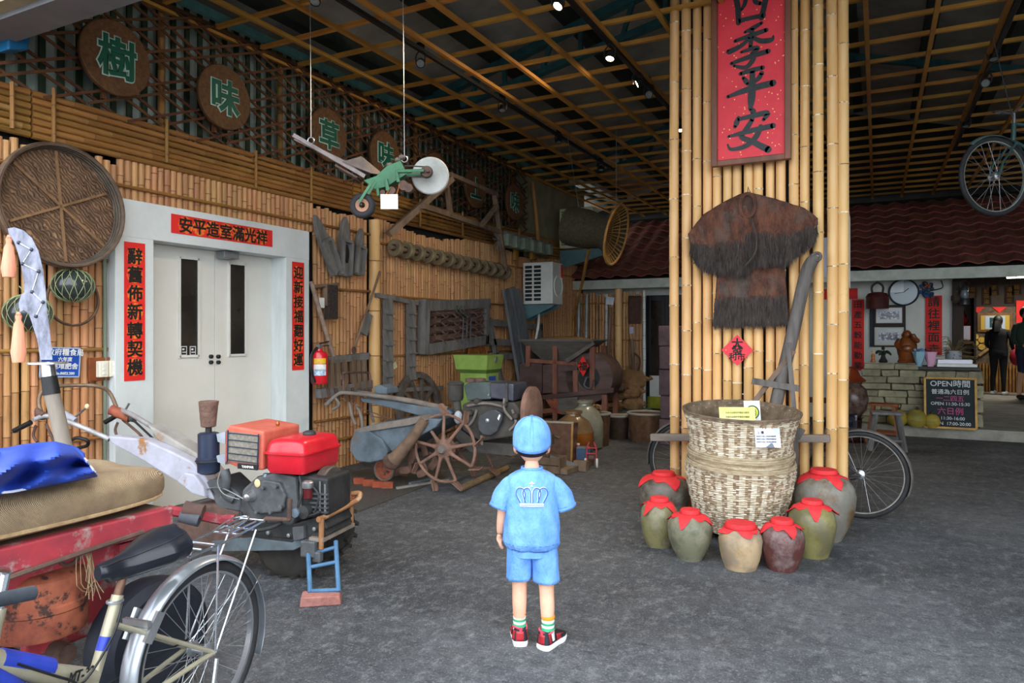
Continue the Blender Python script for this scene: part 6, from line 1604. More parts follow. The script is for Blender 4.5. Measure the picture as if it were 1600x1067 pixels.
# fuel filter and pipes
p = LP(T, 481, 762, -.17); MB().lathe([(.03, 0), (.032, .005), (.032, .03), (.02, .04), (0, .042)], 16, p).build('filter_head', m_alu, T)
MB().lathe([(.022, -.06), (.026, -.055), (.026, .0)], 16, p).build('filter_bowl', M('bowl_red', '5A1E20', '3E1416', 9, .2), T)
ltube(T, 'fuel_pipe', m_irond, [(468, 744, -.17), (472, 770, -.19), (466, 796, -.19), (480, 806, -.18), (500, 800, -.17)], .007)
ltube(T, 'fuel_pipe', m_irond, [(490, 762, -.16), (498, 775, -.17), (492, 800, -.17)], .006)
ltube(T, 'exhaust_hose', m_irond, [(376, 800, -.17), (380, 820, -.19), (400, 828, -.2), (425, 824, -.2), (440, 816, -.19)], .011)
ltube(T, 'wire', M('wire_grey', '8A8A84', None), [(345, 735, -.2), (340, 755, -.2), (350, 772, -.2), (374, 780, -.19)], .003, n=5)
ltube(T, 'throttle_rod', m_alu, [(320, 765, -.1), (345, 762, -.15), (385, 782, -.19)], .004, n=5)
# starting crank
ltube(T, 'crank_handle', m_rustd, [(412, 815), (416, 810), (452, 812), (455, 808)], [.014, .012, .012, .014], -.21, sm=False)
ltube(T, 'crank_grip', m_rustd, [(452, 812), (453, 780)], .013, -.215)
p = LP(T, 462, 801, -.2); MB().lathe([(.0, -.012), (.026, -.01), (.026, .01), (0, .012)], 8, p, 'y').build('wing_knob', M('alloy_blue', '7A8894'), T)
p = LP(T, 477, 799, -.17); MB().lathe([(.0, -.03), (.036, -.025), (.036, .02), (0, .02)], 18, p, 'y').build('injection_pump', m_irond, T)
p = LP(T, 447, 740, -.15)
# flywheel at the front
fx = LP(T, 500, 760, 0).x + .045; fz = LP(T, 524, 762, .06).z
MB().lathe([(.0, -.03), (.125, -.03), (.132, -.022), (.132, .022), (.125, .03), (.05, .03), (.05, .045), (0, .045)], 36, (fx, .02, fz), 'x').build('flywheel', M('flywheel_steel', '6A635C', '544E48', 12, .5, metal=.4), T)
# air cleaner
p = LP(T, 326, 740, -.13); zc = p.z; x_ = p.x
zt2 = LP(T, 326, 676, -.13).z; zmid = LP(T, 326, 716, -.13).z; zn = LP(T, 326, 667, -.13).z; zc2 = LP(T, 326, 627, -.13).z
ac = MB().lathe([(.0, zc), (.045, zc), (.062, zc + .012), (.064, zmid - .03), (.069, zmid - .022), (.069, zmid + .002), (.060, zmid + .008), (.060, zt2 - .006), (.052, zt2), (0, zt2 + .003)], 28, (x_, -.13, 0)).build('air_cleaner', m_navy, T)
MB().lathe([(.018, zt2), (.018, zn + .004)], 14, (x_, -.13, 0)).build('cleaner_neck', m_irond, ac)
MB().lathe([(.034, zn), (.042, zn + .004), (.052, zc2 - .03), (.056, zc2), (.046, zc2 + .003), (.04, zc2 - .008), (0, zc2 - .008)], 22, (x_, -.13, 0), wob=lambda an, z: 1 + .03 * math.sin(5 * an + 60 * z)).build('cleaner_cap_wrap', M('cap_brown', '7A5E52', '5E463C', 14, .85, bump=.5), ac)
MB().torus((x_, -.13, zmid - .012), .07, .005, 'z', 26, 6).build('clamp_band', m_irond, ac)
for v0, v1 in ((678, 690), (712, 722)):
    slab(T, 'cleaner_bracket', M('bracket_pale', '9FA6B0', '8A9098', 8, .5), [(338, v0), (352, v0 - 4), (352, v1 + 4), (340, v1)], -.15, -.10)
ltube(T, 'intake_elbow', m_iron, [(350, 735, -.14), (354, 750, -.14), (352, 770, -.12), (366, 780, -.1)], [.03, .028, .028, .03])
# frame rails, platform, front bumper
slab(T, 'side_frame', m_bsteel, [(330, 846), (390, 840), (456, 848), (470, 838), (476, 852), (458, 860), (330, 862)], -.15, -.12, bevel=.004)
slab(T, 'side_frame', m_bsteel, [(330, 846), (390, 840), (456, 848), (470, 838), (476, 852), (458, 860), (330, 862)], .12, .15, yp=-.15, bevel=.004)
slab(T, 'engine_bed', m_irond, [(380, 835), (470, 842), (505, 824), (510, 836), (470, 852), (380, 848)], -.14, .14)
fp = LP(T, 500, 846, -.1); fx = fp.x
pl = MB(); pl.box((fx + .02, 0, fp.z + .03), (.09, .34, .02)); pl.build('front_plate', m_alu if False else M('plate_worn', '8E8478', '6E6258', 9, .6, c3='7A5030', s3=7, l3=.55, h3=.65), T, smooth=False)
hz = fp.z + .03; yb0, yb1 = -.16, .16
bt = hz + .12
MB().tube(smoothpts([(fx + .04, yb0 - .02, bt - .005), (fx + .05, -.05, bt), (fx + .06, .1, bt + .01), (fx + .08, yb1 + .02, bt + .03), (fx + .07, yb1 + .06, bt + .055), (fx + .02, yb1 + .05, bt + .05)]), .0155, 12).build('bumper_bar', m_brz, T)
for yy, dz in ((yb0, 0), (yb1, .03)): MB().tube([(fx + .045, yy, hz - .05 if yy < 0 else hz), (fx + .048, yy, bt + dz)], .0145, 10).build('bumper_post', m_brz, T)
lug = MB(); lug.box((fx - .02, -.17, hz - .05), (.09, .05, .09)); lug.box((fx + .03, -.17, hz - .09), (.05, .04, .06)); lug.build('hitch_lug', m_iron, T, smooth=False, bevel=.008)
# prop stand and brick
br0 = GZ(497, 938); br = V((GZ(502, 942).x, GZ(502, 942).y, 0))
SB = tag(MB().prism([(-.105, 0), (.105, 0), (.095, .048), (-.098, .052)], .1).build('brick', M('brick_pink', 'A8736A', '8E5C54', 12, .9, bump=.4), bevel=.006), 'worn pinkish brick under the blue prop stand', 'brick')
SB.location = br; SB.rotation_euler = (0, 0, math.radians(38))
Ti = wm(T).inverted(); bl = Ti @ (br + V((0, 0, .05)))
m_bl = M('paint_blue_worn', '4A7496', '3A6080', 9, .55, c3='8A7A68', s3=9, l3=.6, h3=.7)
tops = [V((fx - .03, -.17, hz - .06)), V((fx + .10, -.10, hz - .02))]; feet = [bl + V((-.06, -.01, 0)), bl + V((.075, .045, 0))]
for t_, f_ in zip(tops, feet): MB().tube([t_, f_], .0125, 8).build('stand_leg', m_bl, T)
for k_ in (.12, .42, .96): MB().tube([tops[0].lerp(feet[0], k_), tops[1].lerp(feet[1], k_)], .0105, 8).build('stand_rung', m_bl, T)
# wheels with lugs
for yy in (-.02, .30):
    t = MB().lathe([(.10, -.045), (.19, -.055), (.215, -.04), (.22, 0), (.215, .04), (.19, .055), (.10, .045)], 36, (.06, yy, .22), 'y').build('tyre', M('tyre_muddy', '3A3632', '2A2724', 8, .9), T)
    lb = MB()
    for i in range(18):
        an = 2 * PI * i / 18; c_ = V((.06 + math.cos(an) * .22, yy, .22 + math.sin(an) * .22))
        lb.beam(c_ + V((0, -.055, 0)), c_ + V((math.cos(an + PI / 2) * .03, .0, math.sin(an + PI / 2) * .03)), .03, .02); lb.beam(c_ + V((0, .055, 0)), c_ + V((math.cos(an + PI / 2) * .03, .0, math.sin(an + PI / 2) * .03)), .03, .02)
    lb.build('tread_lugs', M('tyre_muddy', '3A3632'), t, smooth=False)['kind'] = 'stuff'
    MB().lathe([(0, -.03), (.10, -.03), (.10, .03), (0, .03)], 20, (.06, yy, .22), 'y').build('wheel_disc', m_rustd, t)
MB().tube([(.06, -.1, .22), (.06, .35, .22)], .03, 10).build('axle', m_rustd, T)
slab(T, 'gearbox', m_rustd, [(275, 812), (300, 790), (340, 786), (378, 800), (380, 848), (330, 860), (280, 850)], -.1, .12, bevel=.02)
# handle column
slab(T, 'handle_column', m_lil, [(168, 681), (224, 686), (262, 703), (300, 722), (318, 742), (340, 772), (334, 782), (308, 772), (278, 754), (226, 722), (172, 692)], -.10, -.02, bevel=.01)
slab(T, 'column_cover', M('cover_dust', 'A39E98', '88827C', 5, .7, c3='9A6A3A', s3=5, l3=.6, h3=.7), [(230, 664), (246, 672), (306, 708), (336, 745), (345, 775), (300, 722), (250, 694)], -.02, .10, bevel=.01)
slab(T, 'column_step', m_lil, [(275, 752), (288, 738), (304, 742), (318, 762), (320, 778), (300, 772)], -.13, -.06, bevel=.01)
slab(T, 'gear_housing', m_iron, [(320, 752), (345, 745), (376, 775), (376, 800), (340, 795)], -.1, .08, bevel=.01)
ltube(T, 'handle_tube', M('tube_pale', 'B4B2B4', '8E8A88', 9, .45, metal=.3, c3='8A6A48', s3=8, l3=.58, h3=.7), [(171, 686, -.06), (120, 664, -.12), (76, 650, -.2), (52, 656, -.28)], [.016, .016, .016, .014])
ltube(T, 'handle_tube', M('tube_pale', 'B4B2B4'), [(246, 672, .05), (210, 650, .1), (188, 640, .2)], .016)
ltube(T, 'grip', m_black, [(48, 660, -.29), (22, 673, -.31)], .016, n=14); ltube(T, 'grip', m_black, [(181, 650, .22), (164, 660, .2)], .016, n=14)
ltube(T, 'loop_bar', M('tube_brass', '8A7460', '6E5A48', 9, .5, metal=.4), [(67, 650, -.2), (61, 632, -.2), (64, 614, -.18), (80, 605, -.12), (115, 602, 0), (150, 603, .1), (170, 612, .18), (182, 636, .2)], .0125, n=10)
ltube(T, 'hand_clutch', m_rustd, [(57, 638, -.22), (62, 648, -.22), (70, 650, -.22)], [.01, .03, .025]); ltube(T, 'lamp_barrel', m_rust, [(173, 640, .16), (204, 652, .2)], [.034, .036], n=16)
ltube(T, 'lamp_barrel', m_iron, [(203, 651, .2), (211, 654, .2)], [.03, .026], n=16)
for pts in ([(56, 665, -.25), (52, 680, -.25), (58, 690, -.25)], [(72, 662, -.2), (80, 680, -.2), (84, 690, -.2)], [(184, 660, .2), (180, 672, .19), (184, 684, .17)], [(192, 656, .2), (216, 676, .12), (226, 688, .06)]): ltube(T, 'brake_lever', m_rustd, pts, .0085)
ltube(T, 'gear_lever', m_iron, [(112, 656, -.05), (136, 636, 0)], .006); p = LP(T, 136, 635, 0); MB().ball(p, (.014, .014, .018), 10, 8).build('lever_knob', M('knob_cream', 'D8C49A', None), T)
ltube(T, 'gear_lever', m_iron, [(195, 642, .2), (202, 630, .22)], .007)
ltube(T, 'control_box', m_lil, [(98, 648, -.06), (118, 658, -.04)], [.03, .025], n=12)
ltube(T, 'control_rod', m_black, [(207, 655, .1), (238, 684, .06)], .007)
ltube(T, 'steering_loop', m_black, [(108, 690, -.1), (120, 684, -.1), (136, 688, -.08), (136, 696, -.06), (122, 700, -.06)], .011)
# hitch bar towards the trailer
ltube(T, 'hitch_bar', m_redp, [(262, 797, -.42), (300, 803, -.36), (345, 812, -.28), (366, 812, -.25)], .028, n=6, sm=False)
ltube(T, 'hitch_wrap', M('wrap_brown', '6A5048', '54403A', 12, .85), [(288, 795, -.4), (318, 800, -.36)], [.045, .04], n=12)
ltube(T, 'hitch_wrap', M('rubber_grey', '5A5C64', '44464C', 9, .7), [(282, 806, -.42), (312, 812, -.38)], [.035, .04], n=10)
for i, (u0, v0, u1, v1) in enumerate(((470, 752, 470, 800), (500, 752, 500, 800), (508, 756, 508, 802))):
    ltube(T, 'stud_rod', m_alu, [(u0, v0), (u1, v1)], .006, -.14, n=7)
for i in range(5): slab(T, 'cooling_fin', m_iron, [(484, 770 + i * 7), (511, 772 + i * 7), (511, 774.5 + i * 7), (484, 772.5 + i * 7)], -.15, -.13)
for u, v in ((388, 826), (420, 832), (452, 836), (492, 826)):
    p = LP(T, u, v, -.145); MB().lathe([(0, -.012), (.012, -.01), (.012, .01), (0, .01)], 6, p, 'y').build('bolt_head', m_alu, T)
slab(T, 'base_bracket', m_iron, [(456, 824), (474, 822), (474, 842), (458, 846)], -.17, -.14, bevel=.004)
# ------------------------------------------------------------------ old grey walking tractor with spiked iron wheels
m_rw = M('rust_wheel', '8A6858', '6B5044', 9, .85, bump=.3)
m_bg = M('paint_bluegrey', '64717A', '4A555D', 6, .65, c3='6E5A4C', s3=5, l3=.56, h3=.68)
m_dust = M('steel_dusty', '80766E', '605850', 7, .8, bump=.2)
m_dk = M('engine_dark', '48443F', '33302C', 8, .75, bump=.25)
m_dnavy = M('tank_dark', '44444F', '31313A', 6, .4, c3='4E5A58', s3=4, l3=.55, h3=.7)
W2 = thing('walking_tractor', 'dusty grey walking tractor with spiked iron wheels beside the wall', 'tractor', (-3.42, 5.58, 0), math.radians(4))
T = W2
def spiked_wheel(c, R_, yo):
    w = MB().lathe([(.0, -.06), (.035, -.058), (.05, -.05), (.085, -.03), (.088, .0), (.088, .04), (0, .04)], 22, c, 'y').build('iron_wheel', m_rw, T)
    MB().lathe([(.0, -.085), (.03, -.08), (.045, -.06), (.045, -.04)], 14, c, 'y').build('hub_cap', m_dust, w)
    for i in range(9):
        a = 2 * PI * i / 9 + .2
        d = V((math.cos(a), 0, math.sin(a))); tg = V((-math.sin(a), 0, math.cos(a)))
        MB().tube([c + d * .07 + V((0, -.02, 0)), c + d * .12 + V((0, -.02, 0)), c + d * R_ * .86], [.026, .015, .0135], 8).build('spoke', m_rw, w)
        # shovel-shaped lug
        b = MB(); q = c + d * R_ * .88; e = q + d * .085
        b.add([q + V((0, -.05, 0)) - tg * .02, q + V((0, .05, 0)) - tg * .02, e + V((0, .045, 0)) + tg * .035, e + V((0, 0, 0)) + tg * .055, e + V((0, -.045, 0)) + tg * .035], [(0, 1, 2, 3, 4)])
        b.build('lug_blade', m_rw, w, smooth=False, thick=.008)
        if i % 4 != 3:
            a2 = a + 2 * PI / 9
            MB().tube([c + V((math.cos(t) * R_ * .86, 0, math.sin(t) * R_ * .86)) for t in [a + (a2 - a) * k_ / 4 for k_ in range(5)]], .0135, 7).build('rim_segment', m_rw, w)
    return w
wc = LP(T, 695, 701, -.28); RW = wc.z / (.88 + .085 / .385) if False else .345
wc.z = RW * .88 + .085
spiked_wheel(wc, RW, -.28)
wc2 = V((wc.x + .03, .42, wc.z)); spiked_wheel(wc2, RW, .42)
MB().tube([wc, wc2], .032, 10).build('axle', m_dust, T)
# rotary tiller hood
def hood_pt(s_, t_):
    a = PI * (1.05 - 1.0 * s_); c_ = LP(T, 618, 715, 0); return (c_.x - .02 + math.cos(a) * .37, -.34 + .62 * t_, c_.z + .02 + math.sin(a) * .36)
slab(T, 'hood_end', m_bg, [(546, 702), (549, 684), (560, 674), (578, 674), (596, 686), (606, 706), (600, 718), (578, 723), (556, 720)], -.36, -.30, bevel=.01)
slab(T, 'tiller_hood', m_bg, [(549, 684), (556, 670), (590, 661), (650, 652), (690, 655), (680, 668), (640, 690), (612, 706), (600, 690), (578, 676)], -.33, .25, bevel=.012)
slab(T, 'hood_rim', m_dust, [(552, 672), (600, 661), (655, 650), (668, 656), (640, 664), (600, 670), (560, 676)], -.36, .27)
ltube(T, 'chain_case', M('case_rust', '7E6450', '5E4A3C', 8, .8, c3='8A7A40', s3=9, l3=.62, h3=.68), [(664, 655, -.34), (640, 690, -.36), (616, 718, -.36)], [.045, .05, .07], n=12)
p = LP(T, 612, 721, -.36); MB().ball(p, (.09, .05, .075), 14, 9).build('case_end', m_rustd, T)
for i, (u, v, a) in enumerate(((625, 735, .2), (640, 722, 1.2), (652, 742, .5), (665, 712, 2.0), (672, 732, 1.0), (650, 705, 2.6), (682, 700, .1), (636, 742, 2.9))):
    p = LP(T, u, v, -.2 + .05 * i); b = MB()
    b.tube(smoothpts([p, p + V((math.cos(a) * .1, 0, math.sin(a) * .1)), p + V((math.cos(a + .5) * .16, -.04, math.sin(a + .5) * .16))]), [.03, .032, .034, .034, .034, .03, .028, .024, .012], 8, flat=(1, .3)); b.build('tiller_blade', m_rw, T)
p = LP(T, 600, 728, -.12); 
tw = MB().torus((p.x, -.12, .115), .1, .013, 'y', 28, 7).build('tail_wheel', m_dust, T); MB().lathe([(0, -.01), (.095, -.008), (.095, .008), (0, .01)], 26, (p.x, -.12, .115), 'y').build('wheel_disc', m_rust, tw)
MB().tube([(p.x, -.12, .115), (p.x + .06, -.1, .3)], .014, 8).build('tail_fork', m_dust, T)
# handles
ltube(T, 'handle_bar', m_dust, [(700, 640, -.12), (650, 628, -.15), (600, 620, -.2), (545, 614, -.25), (528, 616, -.27), (509, 633, -.29)], [.03, .026, .02, .018, .018, .02])
slab(T, 'handle_column', m_bg, [(562, 622), (610, 626), (655, 634), (700, 640), (706, 646), (690, 656), (650, 648), (605, 636), (566, 628)], -.16, -.04, bevel=.008)
ltube(T, 'handle_bar', m_dust, [(690, 640, .15), (640, 626, .2), (590, 616, .25), (560, 612, .25)], .018)
ltube(T, 'loop_bar', m_rustd, [(537, 612, -.25), (537, 586, -.25), (542, 582, -.25), (572, 582, .2), (578, 588, .25), (579, 612, .25)], .0125)
slab(T, 'instrument_pod', m_bg, [(584, 604), (592, 601), (604, 606), (604, 616), (586, 615)], -.1, .1, bevel=.01)
for pts in ([(524, 622, -.27), (530, 632, -.26), (520, 640, -.25)], [(546, 628, -.2), (550, 650, -.2), (556, 664, -.2)], [(556, 632, -.2), (564, 650, -.2), (566, 668, -.2)], [(580, 620, .1), (579, 640, .1), (584, 660, .1)]): ltube(T, 'lever', m_dust, pts, [.012, .016, .014])
for pts in ([(534, 622, -.27), (570, 640, -.2), (615, 655, -.15)], [(580, 650, -.1), (620, 657, -.1), (650, 655, -.1)]): ltube(T, 'control_wire', m_rustd, pts, .004, n=5)
# engine
slab(T, 'fuel_tank', m_dnavy, [(764, 598), (802, 600), (802, 627), (766, 622)], -.16, .16, bevel=.012)
slab(T, 'water_hopper', M('paint_peel', '4A5654', '38403F', 6, .6, c3='D0CCB8', s3=5, l3=.6, h3=.64), [(724, 603), (730, 598), (766, 597), (766, 624), (730, 626)], -.15, .15, bevel=.01)
for u in (736, 750): 
    p = LP(T, u, 597, 0); MB().lathe([(.05, 0), (.055, .02), (.05, .035), (0, .04)], 16, p).build('hopper_cap', m_rustd, T)
slab(T, 'tank_strap', m_dk, [(790, 598), (793, 598), (793, 628), (790, 628)], -.175, -.16)
slab(T, 'engine_block', m_dk, [(722, 632), (735, 626), (802, 628), (812, 640), (812, 680), (750, 690), (722, 672)], -.14, .14, bevel=.015)
bc_ = slab(T, 'belt_cover', M('cover_grey', '46484A', '36383A', 8, .55), [(746, 662), (748, 650), (760, 642), (774, 640), (784, 646), (784, 656), (776, 674), (766, 681), (754, 679), (747, 672)], -.2, -.15, bevel=.01)
p = LP(T, 762, 657, -.2); MB().lathe([(0, -.015), (.018, -.012), (.018, .01), (0, .01)], 14, p, 'y').build('cover_bolt', m_alu, bc_)
slab(T, 'cover_label', m_white, [(777, 654), (780, 647), (782, 649), (779, 657)], -.206, -.2, bc_)
p = LP(T, 712, 622, -.1); ac2 = MB().lathe([(.06, 0), (.072, .02), (.072, .14), (.076, .145), (.076, .16), (.05, .175), (0, .18)], 22, (p.x, -.1, p.z - .02)).build('air_cleaner', m_navy if False else m_dk, T)
ltube(T, 'intake_pipe', m_dk, [(713, 626, -.1), (716, 645, -.12), (726, 655, -.12)], .04)
p = LP(T, 716, 652, -.15); MB().ball(p, (.04, .04, .06), 12, 9).build('white_bowl', M('bowl_white', 'C4C8CC', 'A8ACB2', 6, .4), T)
slab(T, 'main_beam', m_dk, [(716, 668), (745, 690), (800, 694), (850, 684), (850, 700), (800, 712), (735, 706), (712, 684)], -.12, -.06)
slab(T, 'main_beam', m_dk, [(716, 668), (745, 690), (800, 694), (850, 684), (850, 700), (800, 712), (735, 706), (712, 684)], .08, .14, yp=-.12)
fxx = LP(T, 818, 640, 0).x; MB().lathe([(.0, -.03), (.2, -.03), (.215, -.02), (.215, .02), (.2, .03), (0, .03)], 36, (fxx + .07, .02, LP(T, 826, 642, 0).z), 'x').build('flywheel', m_rw, T)
for pts in ([(730, 634, -.16), (760, 630, -.17), (788, 636, -.17)], [(788, 622, -.17), (788, 640, -.18), (800, 655, -.17)], [(800, 640, -.16), (806, 660, -.16), (796, 672, -.16)], [(752, 680, -.16), (753, 695, -.16)], [(745, 640, -.16), (740, 655, -.16), (732, 665, -.16)]): ltube(T, 'pipe', m_dust, pts, .012, n=7)
for u, v, r_ in ((746, 627, .03), (789, 632, .025), (806, 650, .03), (735, 645, .03), (812, 664, .035)):
    p = LP(T, u, v, -.15); MB().lathe([(0, -.04), (r_ * .7, -.035), (r_, -.02), (r_, .03), (0, .03)], 14, p, 'y').build('fitting', m_dk, T)
# cart wheel leaning on the wall
p = WL(664, 646, -4.78); T = thing('cart_wheel', 'wooden spoked cart wheel leaning on the bamboo wall', 'cart wheel', (p.x, p.y, 0), 0, None, 0, math.radians(-8))
m_cw_ = M('wood_cart', '6A5E56', '4E453E', 9, .8, bump=.3); RC = .45
MB().lathe([(RC - .075, -.03), (RC, -.03), (RC, .03), (RC - .075, .03), (RC - .075, -.03)], 44, (0, 0, RC + .05), 'x').build('felloe_ring', m_cw_, T)
for i in range(10):
    a = 2 * PI * i / 10; MB().beam((0, math.cos(a) * .06, RC + .05 + math.sin(a) * .06), (0, math.cos(a) * (RC - .06), RC + .05 + math.sin(a) * (RC - .06)), .04, .05, (1, 0, 0), w2=.032, h2=.04).build('spoke', m_cw_, T, smooth=False)
MB().lathe([(.0, -.1), (.05, -.1), (.07, -.07), (.09, 0), (.07, .09), (.05, .14), (0, .14)], 18, (0, 0, RC + .05), 'x').build('hub', m_cw_, T)
# green rice-milling hopper
g0 = DP(758, 640, 8.35); T = thing('green_hopper', 'green sheet-metal hopper machine behind the grey tractor', 'machine', (g0.x, g0.y, 0), 0)
m_gr = M('paint_green', '8EAA52', '7A9644', 5, .5, c3='6A6A3A', s3=6, l3=.64, h3=.74); m_grd = M('paint_green_dark', '5E7A36', '4E682C', 5, .5)
def frus(x0, x1, y0, y1, z0, X0, X1, Y0, Y1, z1): 
    b = MB(); b.add([(x0, y0, z0), (x1, y0, z0), (x1, y1, z0), (x0, y1, z0), (X0, Y0, z1), (X1, Y0, z1), (X1, Y1, z1), (X0, Y1, z1)], [(3, 2, 1, 0), (4, 5, 6, 7), (0, 1, 5, 4), (1, 2, 6, 5), (2, 3, 7, 6), (3, 0, 4, 7)]); return b
def gz(v): return H - (v - 521) * 8.35 / 1110
z1, z2, z3, z4 = gz(555), gz(578), gz(584), gz(615)
frus(-.40, .02, 0, .36, z2, -.43, .04, -.02, .40, z1).build('hopper_top', m_gr, T, smooth=False)
frus(-.36, .0, .03, .33, z3, -.40, .02, 0, .36, z2).build('hopper_taper', m_grd, T, smooth=False)
frus(-.36, .0, .03, .33, z4 - .25, -.36, .0, .03, .33, z3).build('lower_body', m_gr, T, smooth=False)
for x_ in (-.33, -.03):
    for y_ in (.06, .3): MB().box((x_, y_, (z4 - .25) / 2), (.05, .05, z4 - .25)).build('leg', m_black, T, smooth=False)
MB().lathe([(.0, .0), (.035, .0), (.035, .012), (.02, .02), (0, .02)], 16, (.035, .2, (z1 + z2) / 2 + .03), 'x').build('badge', m_alu, T)
MB().box((.003, .17, z3 - .07), (.006, .17, .07)).build('blue_plate', M('plate_blue', '2A4A9A', None), T, smooth=False)
p = WL(742, 556, -4.93); T = thing('round_rattan_tray', 'round orange rattan tray standing against the wall behind the green hopper', 'tray', (p.x, p.y, p.z))
MB().lathe([(0, 0), (.1, .0), (.16, .01), (.25, .045)], 36, ax='x').build('dish', M('rattan_orange', 'C07A3E', '9A5A2A', 10, .6, weave=(40, 'X', 3, .4)), T, thick=.008)
MB().torus((.045, 0, 0), .252, .012, 'x', 40, 6).build('rim', M('rattan_rim', 'B0682E', '8A4E20', 16, .6), T); MB().torus((.012, 0, 0), .14, .006, 'x', 32, 6).build('inner_ring', M('rattan_pale', 'D8A868', None), T)

# ------------------------------------------------------------------ winnowing machine
m_wn = M('wood_winnow', '66504A', '4C3A35', 8, .7, bump=.2, stretch=(.4, 1, 1)); m_wnp = M('wood_post', '935F4A', '744636', 9, .65, stretch=(1, 1, .3)); m_wng = M('wood_hopper', '706A62', '554F49', 7, .75, stretch=(.4, 1, 1))
WN = thing('winnowing_machine', 'dark wooden winnowing machine with grain-filled hopper and round fan drum', 'machine', (-3.95, 9.62, 0), math.radians(3)); T = WN
ya, yb = -.27, .27
for u, v0, v1 in ((868, 536, 668), (826, 540, 572), (900, 566, 612), (926, 541, 608), (945, 617, 652)):
    a, e = LP(T, u, v0, ya), LP(T, u, v1, ya)
    for y_ in (ya, yb): MB().box((a.x, y_, (a.z + (e.z if v1 < 640 else 0)) / 2), (.07, .06, a.z - (e.z if v1 < 640 else 0))).build('post', m_wnp, T, smooth=False)
a = LP(T, 824, 600, ya)
for y_ in (ya, yb): MB().box((a.x, y_, .3), (.07, .06, .6)).build('leg', m_wnp, T, smooth=False)
t0, t1 = LP(T, 816, 532, ya), LP(T, 928, 537, ya); bz = LP(T, 860, 563, ya).z; b0, b1 = LP(T, 842, 563, ya), LP(T, 888, 563, ya)
frus(b0.x, b1.x, -.14, .14, bz, t0.x, t1.x, -.36, .36, t0.z).build('hopper', m_wng, T, smooth=False)
for y_ in (-.36, .36): MB().box(((t0.x + t1.x) / 2, y_, t0.z + .005), (t1.x - t0.x + .04, .03, .03)).build('hopper_rim', m_wng, T, smooth=False)
MB().ball(((t0.x + t1.x) / 2, 0, t0.z - .01), ((t1.x - t0.x) * .42, .3, .075), 24, 8).build('grain_heap', M('rice_grain', 'B08A5A', '96703F', 80, .9, bump=.5), T)
slab(T, 'body_panel', m_wn, [(812, 568), (847, 566), (847, 600), (846, 614), (812, 614)], ya + .02, ya + .05); slab(T, 'body_panel', m_wn, [(848, 570), (902, 566), (902, 612), (848, 614)], ya - .0, yb)
slab(T, 'upper_beam', m_wnp, [(824, 560), (900, 566), (900, 571), (824, 566)], ya - .03, ya + .02); slab(T, 'upper_beam', m_wn, [(872, 574), (902, 570), (902, 578), (872, 581)], ya - .05, ya)
slab(T, 'long_rail', m_wn, [(842, 618), (958, 606), (958, 613), (846, 624)], ya - .06, ya - .01); slab(T, 'long_rail', m_wn, [(842, 618), (958, 606), (958, 613), (846, 624)], yb, yb + .05, yp=ya)
slab(T, 'lower_rail', m_wnp, [(838, 640), (860, 638), (946, 632), (946, 638), (860, 645), (838, 647)], ya - .02, ya + .03); slab(T, 'lower_rail', m_wnp, [(830, 655), (862, 654), (862, 660), (830, 662)], ya - .02, ya + .03)
slab(T, 'brace', m_wng, [(882, 562), (926, 534), (929, 538), (888, 566)], ya - .12, ya - .08)
p = LP(T, 920, 590, ya)
rr = .345; MB().lathe([(.0, ya - .0), (rr, ya), (rr, yb), (0, yb)], 40, (p.x, 0, p.z), 'y').build('fan_drum', m_wn, T)
MB().lathe([(.16, ya - .01), (.17, ya - .015), (.17, ya - .002), (.16, ya - .002), (.16, ya - .01)], 28, (p.x, 0, p.z), 'y').build('drum_opening_ring', m_wng, T)
MB().lathe([(0, ya - .006), (.155, ya - .006), (.155, ya - .001), (0, ya - .001)], 28, (p.x, 0, p.z), 'y').build('drum_opening', m_black, T)
MB().tube([(p.x, ya - .12, p.z), (p.x, ya, p.z)], .014, 8).build('crank_axle', m_iron, T); MB().tube(smoothpts([(p.x, ya - .1, p.z), (p.x - .03, ya - .12, p.z - .1), (p.x + .06, ya - .12, p.z - .14), (p.x + .11, ya - .12, p.z - .02)]), .012, 7).build('crank_handle', m_iron, T)
slab(T, 'chute', m_wng, [(872, 622), (902, 620), (903, 645), (886, 651), (872, 640)], ya - .08, ya + .3); slab(T, 'chute', m_rust, [(852, 624), (872, 622), (880, 648), (866, 645)], ya - .05, ya + .2)
q = LP(T, 911, 572, ya - .13); D = tag(MB().prism([(0, -.145), (.085, 0), (0, .145), (-.085, 0)], .004).build('diamond_paper', m_red, smooth=False), 'red diamond paper reading 福 on the winnowing machine', 'paper'); D.location = wm(T) @ q; letter(D, '福', .13, m_ink, (0, -.004, 0), (1, 0, 0), bold=.03, world=False)
# ------------------------------------------------------------------ farm tools hung along the bamboo wall
m_oak = M('wood_tool_grey', '7C7874', '5C5955', 9, .8, bump=.4, stretch=(1, 1, .3))
m_oakb = M('wood_tool_brown', '86705A', '665240', 9, .8, bump=.3, stretch=(1, 1, .3))
XT = -4.9
def W(u, v, x=XT): return WL(u, v, x)
def wbeam(name, mat, T, a, b_, w, h, x=XT, up=(1, 0, 0), **k): return MB().beam(W(*a, x), W(*b_, x), w, h, up, **k).build(name, mat, T, smooth=False, world=True)
def wthing(name, label, cat, u, v, x=XT, group=None): return thing(name, label, cat, W(u, v, x), 0, group)
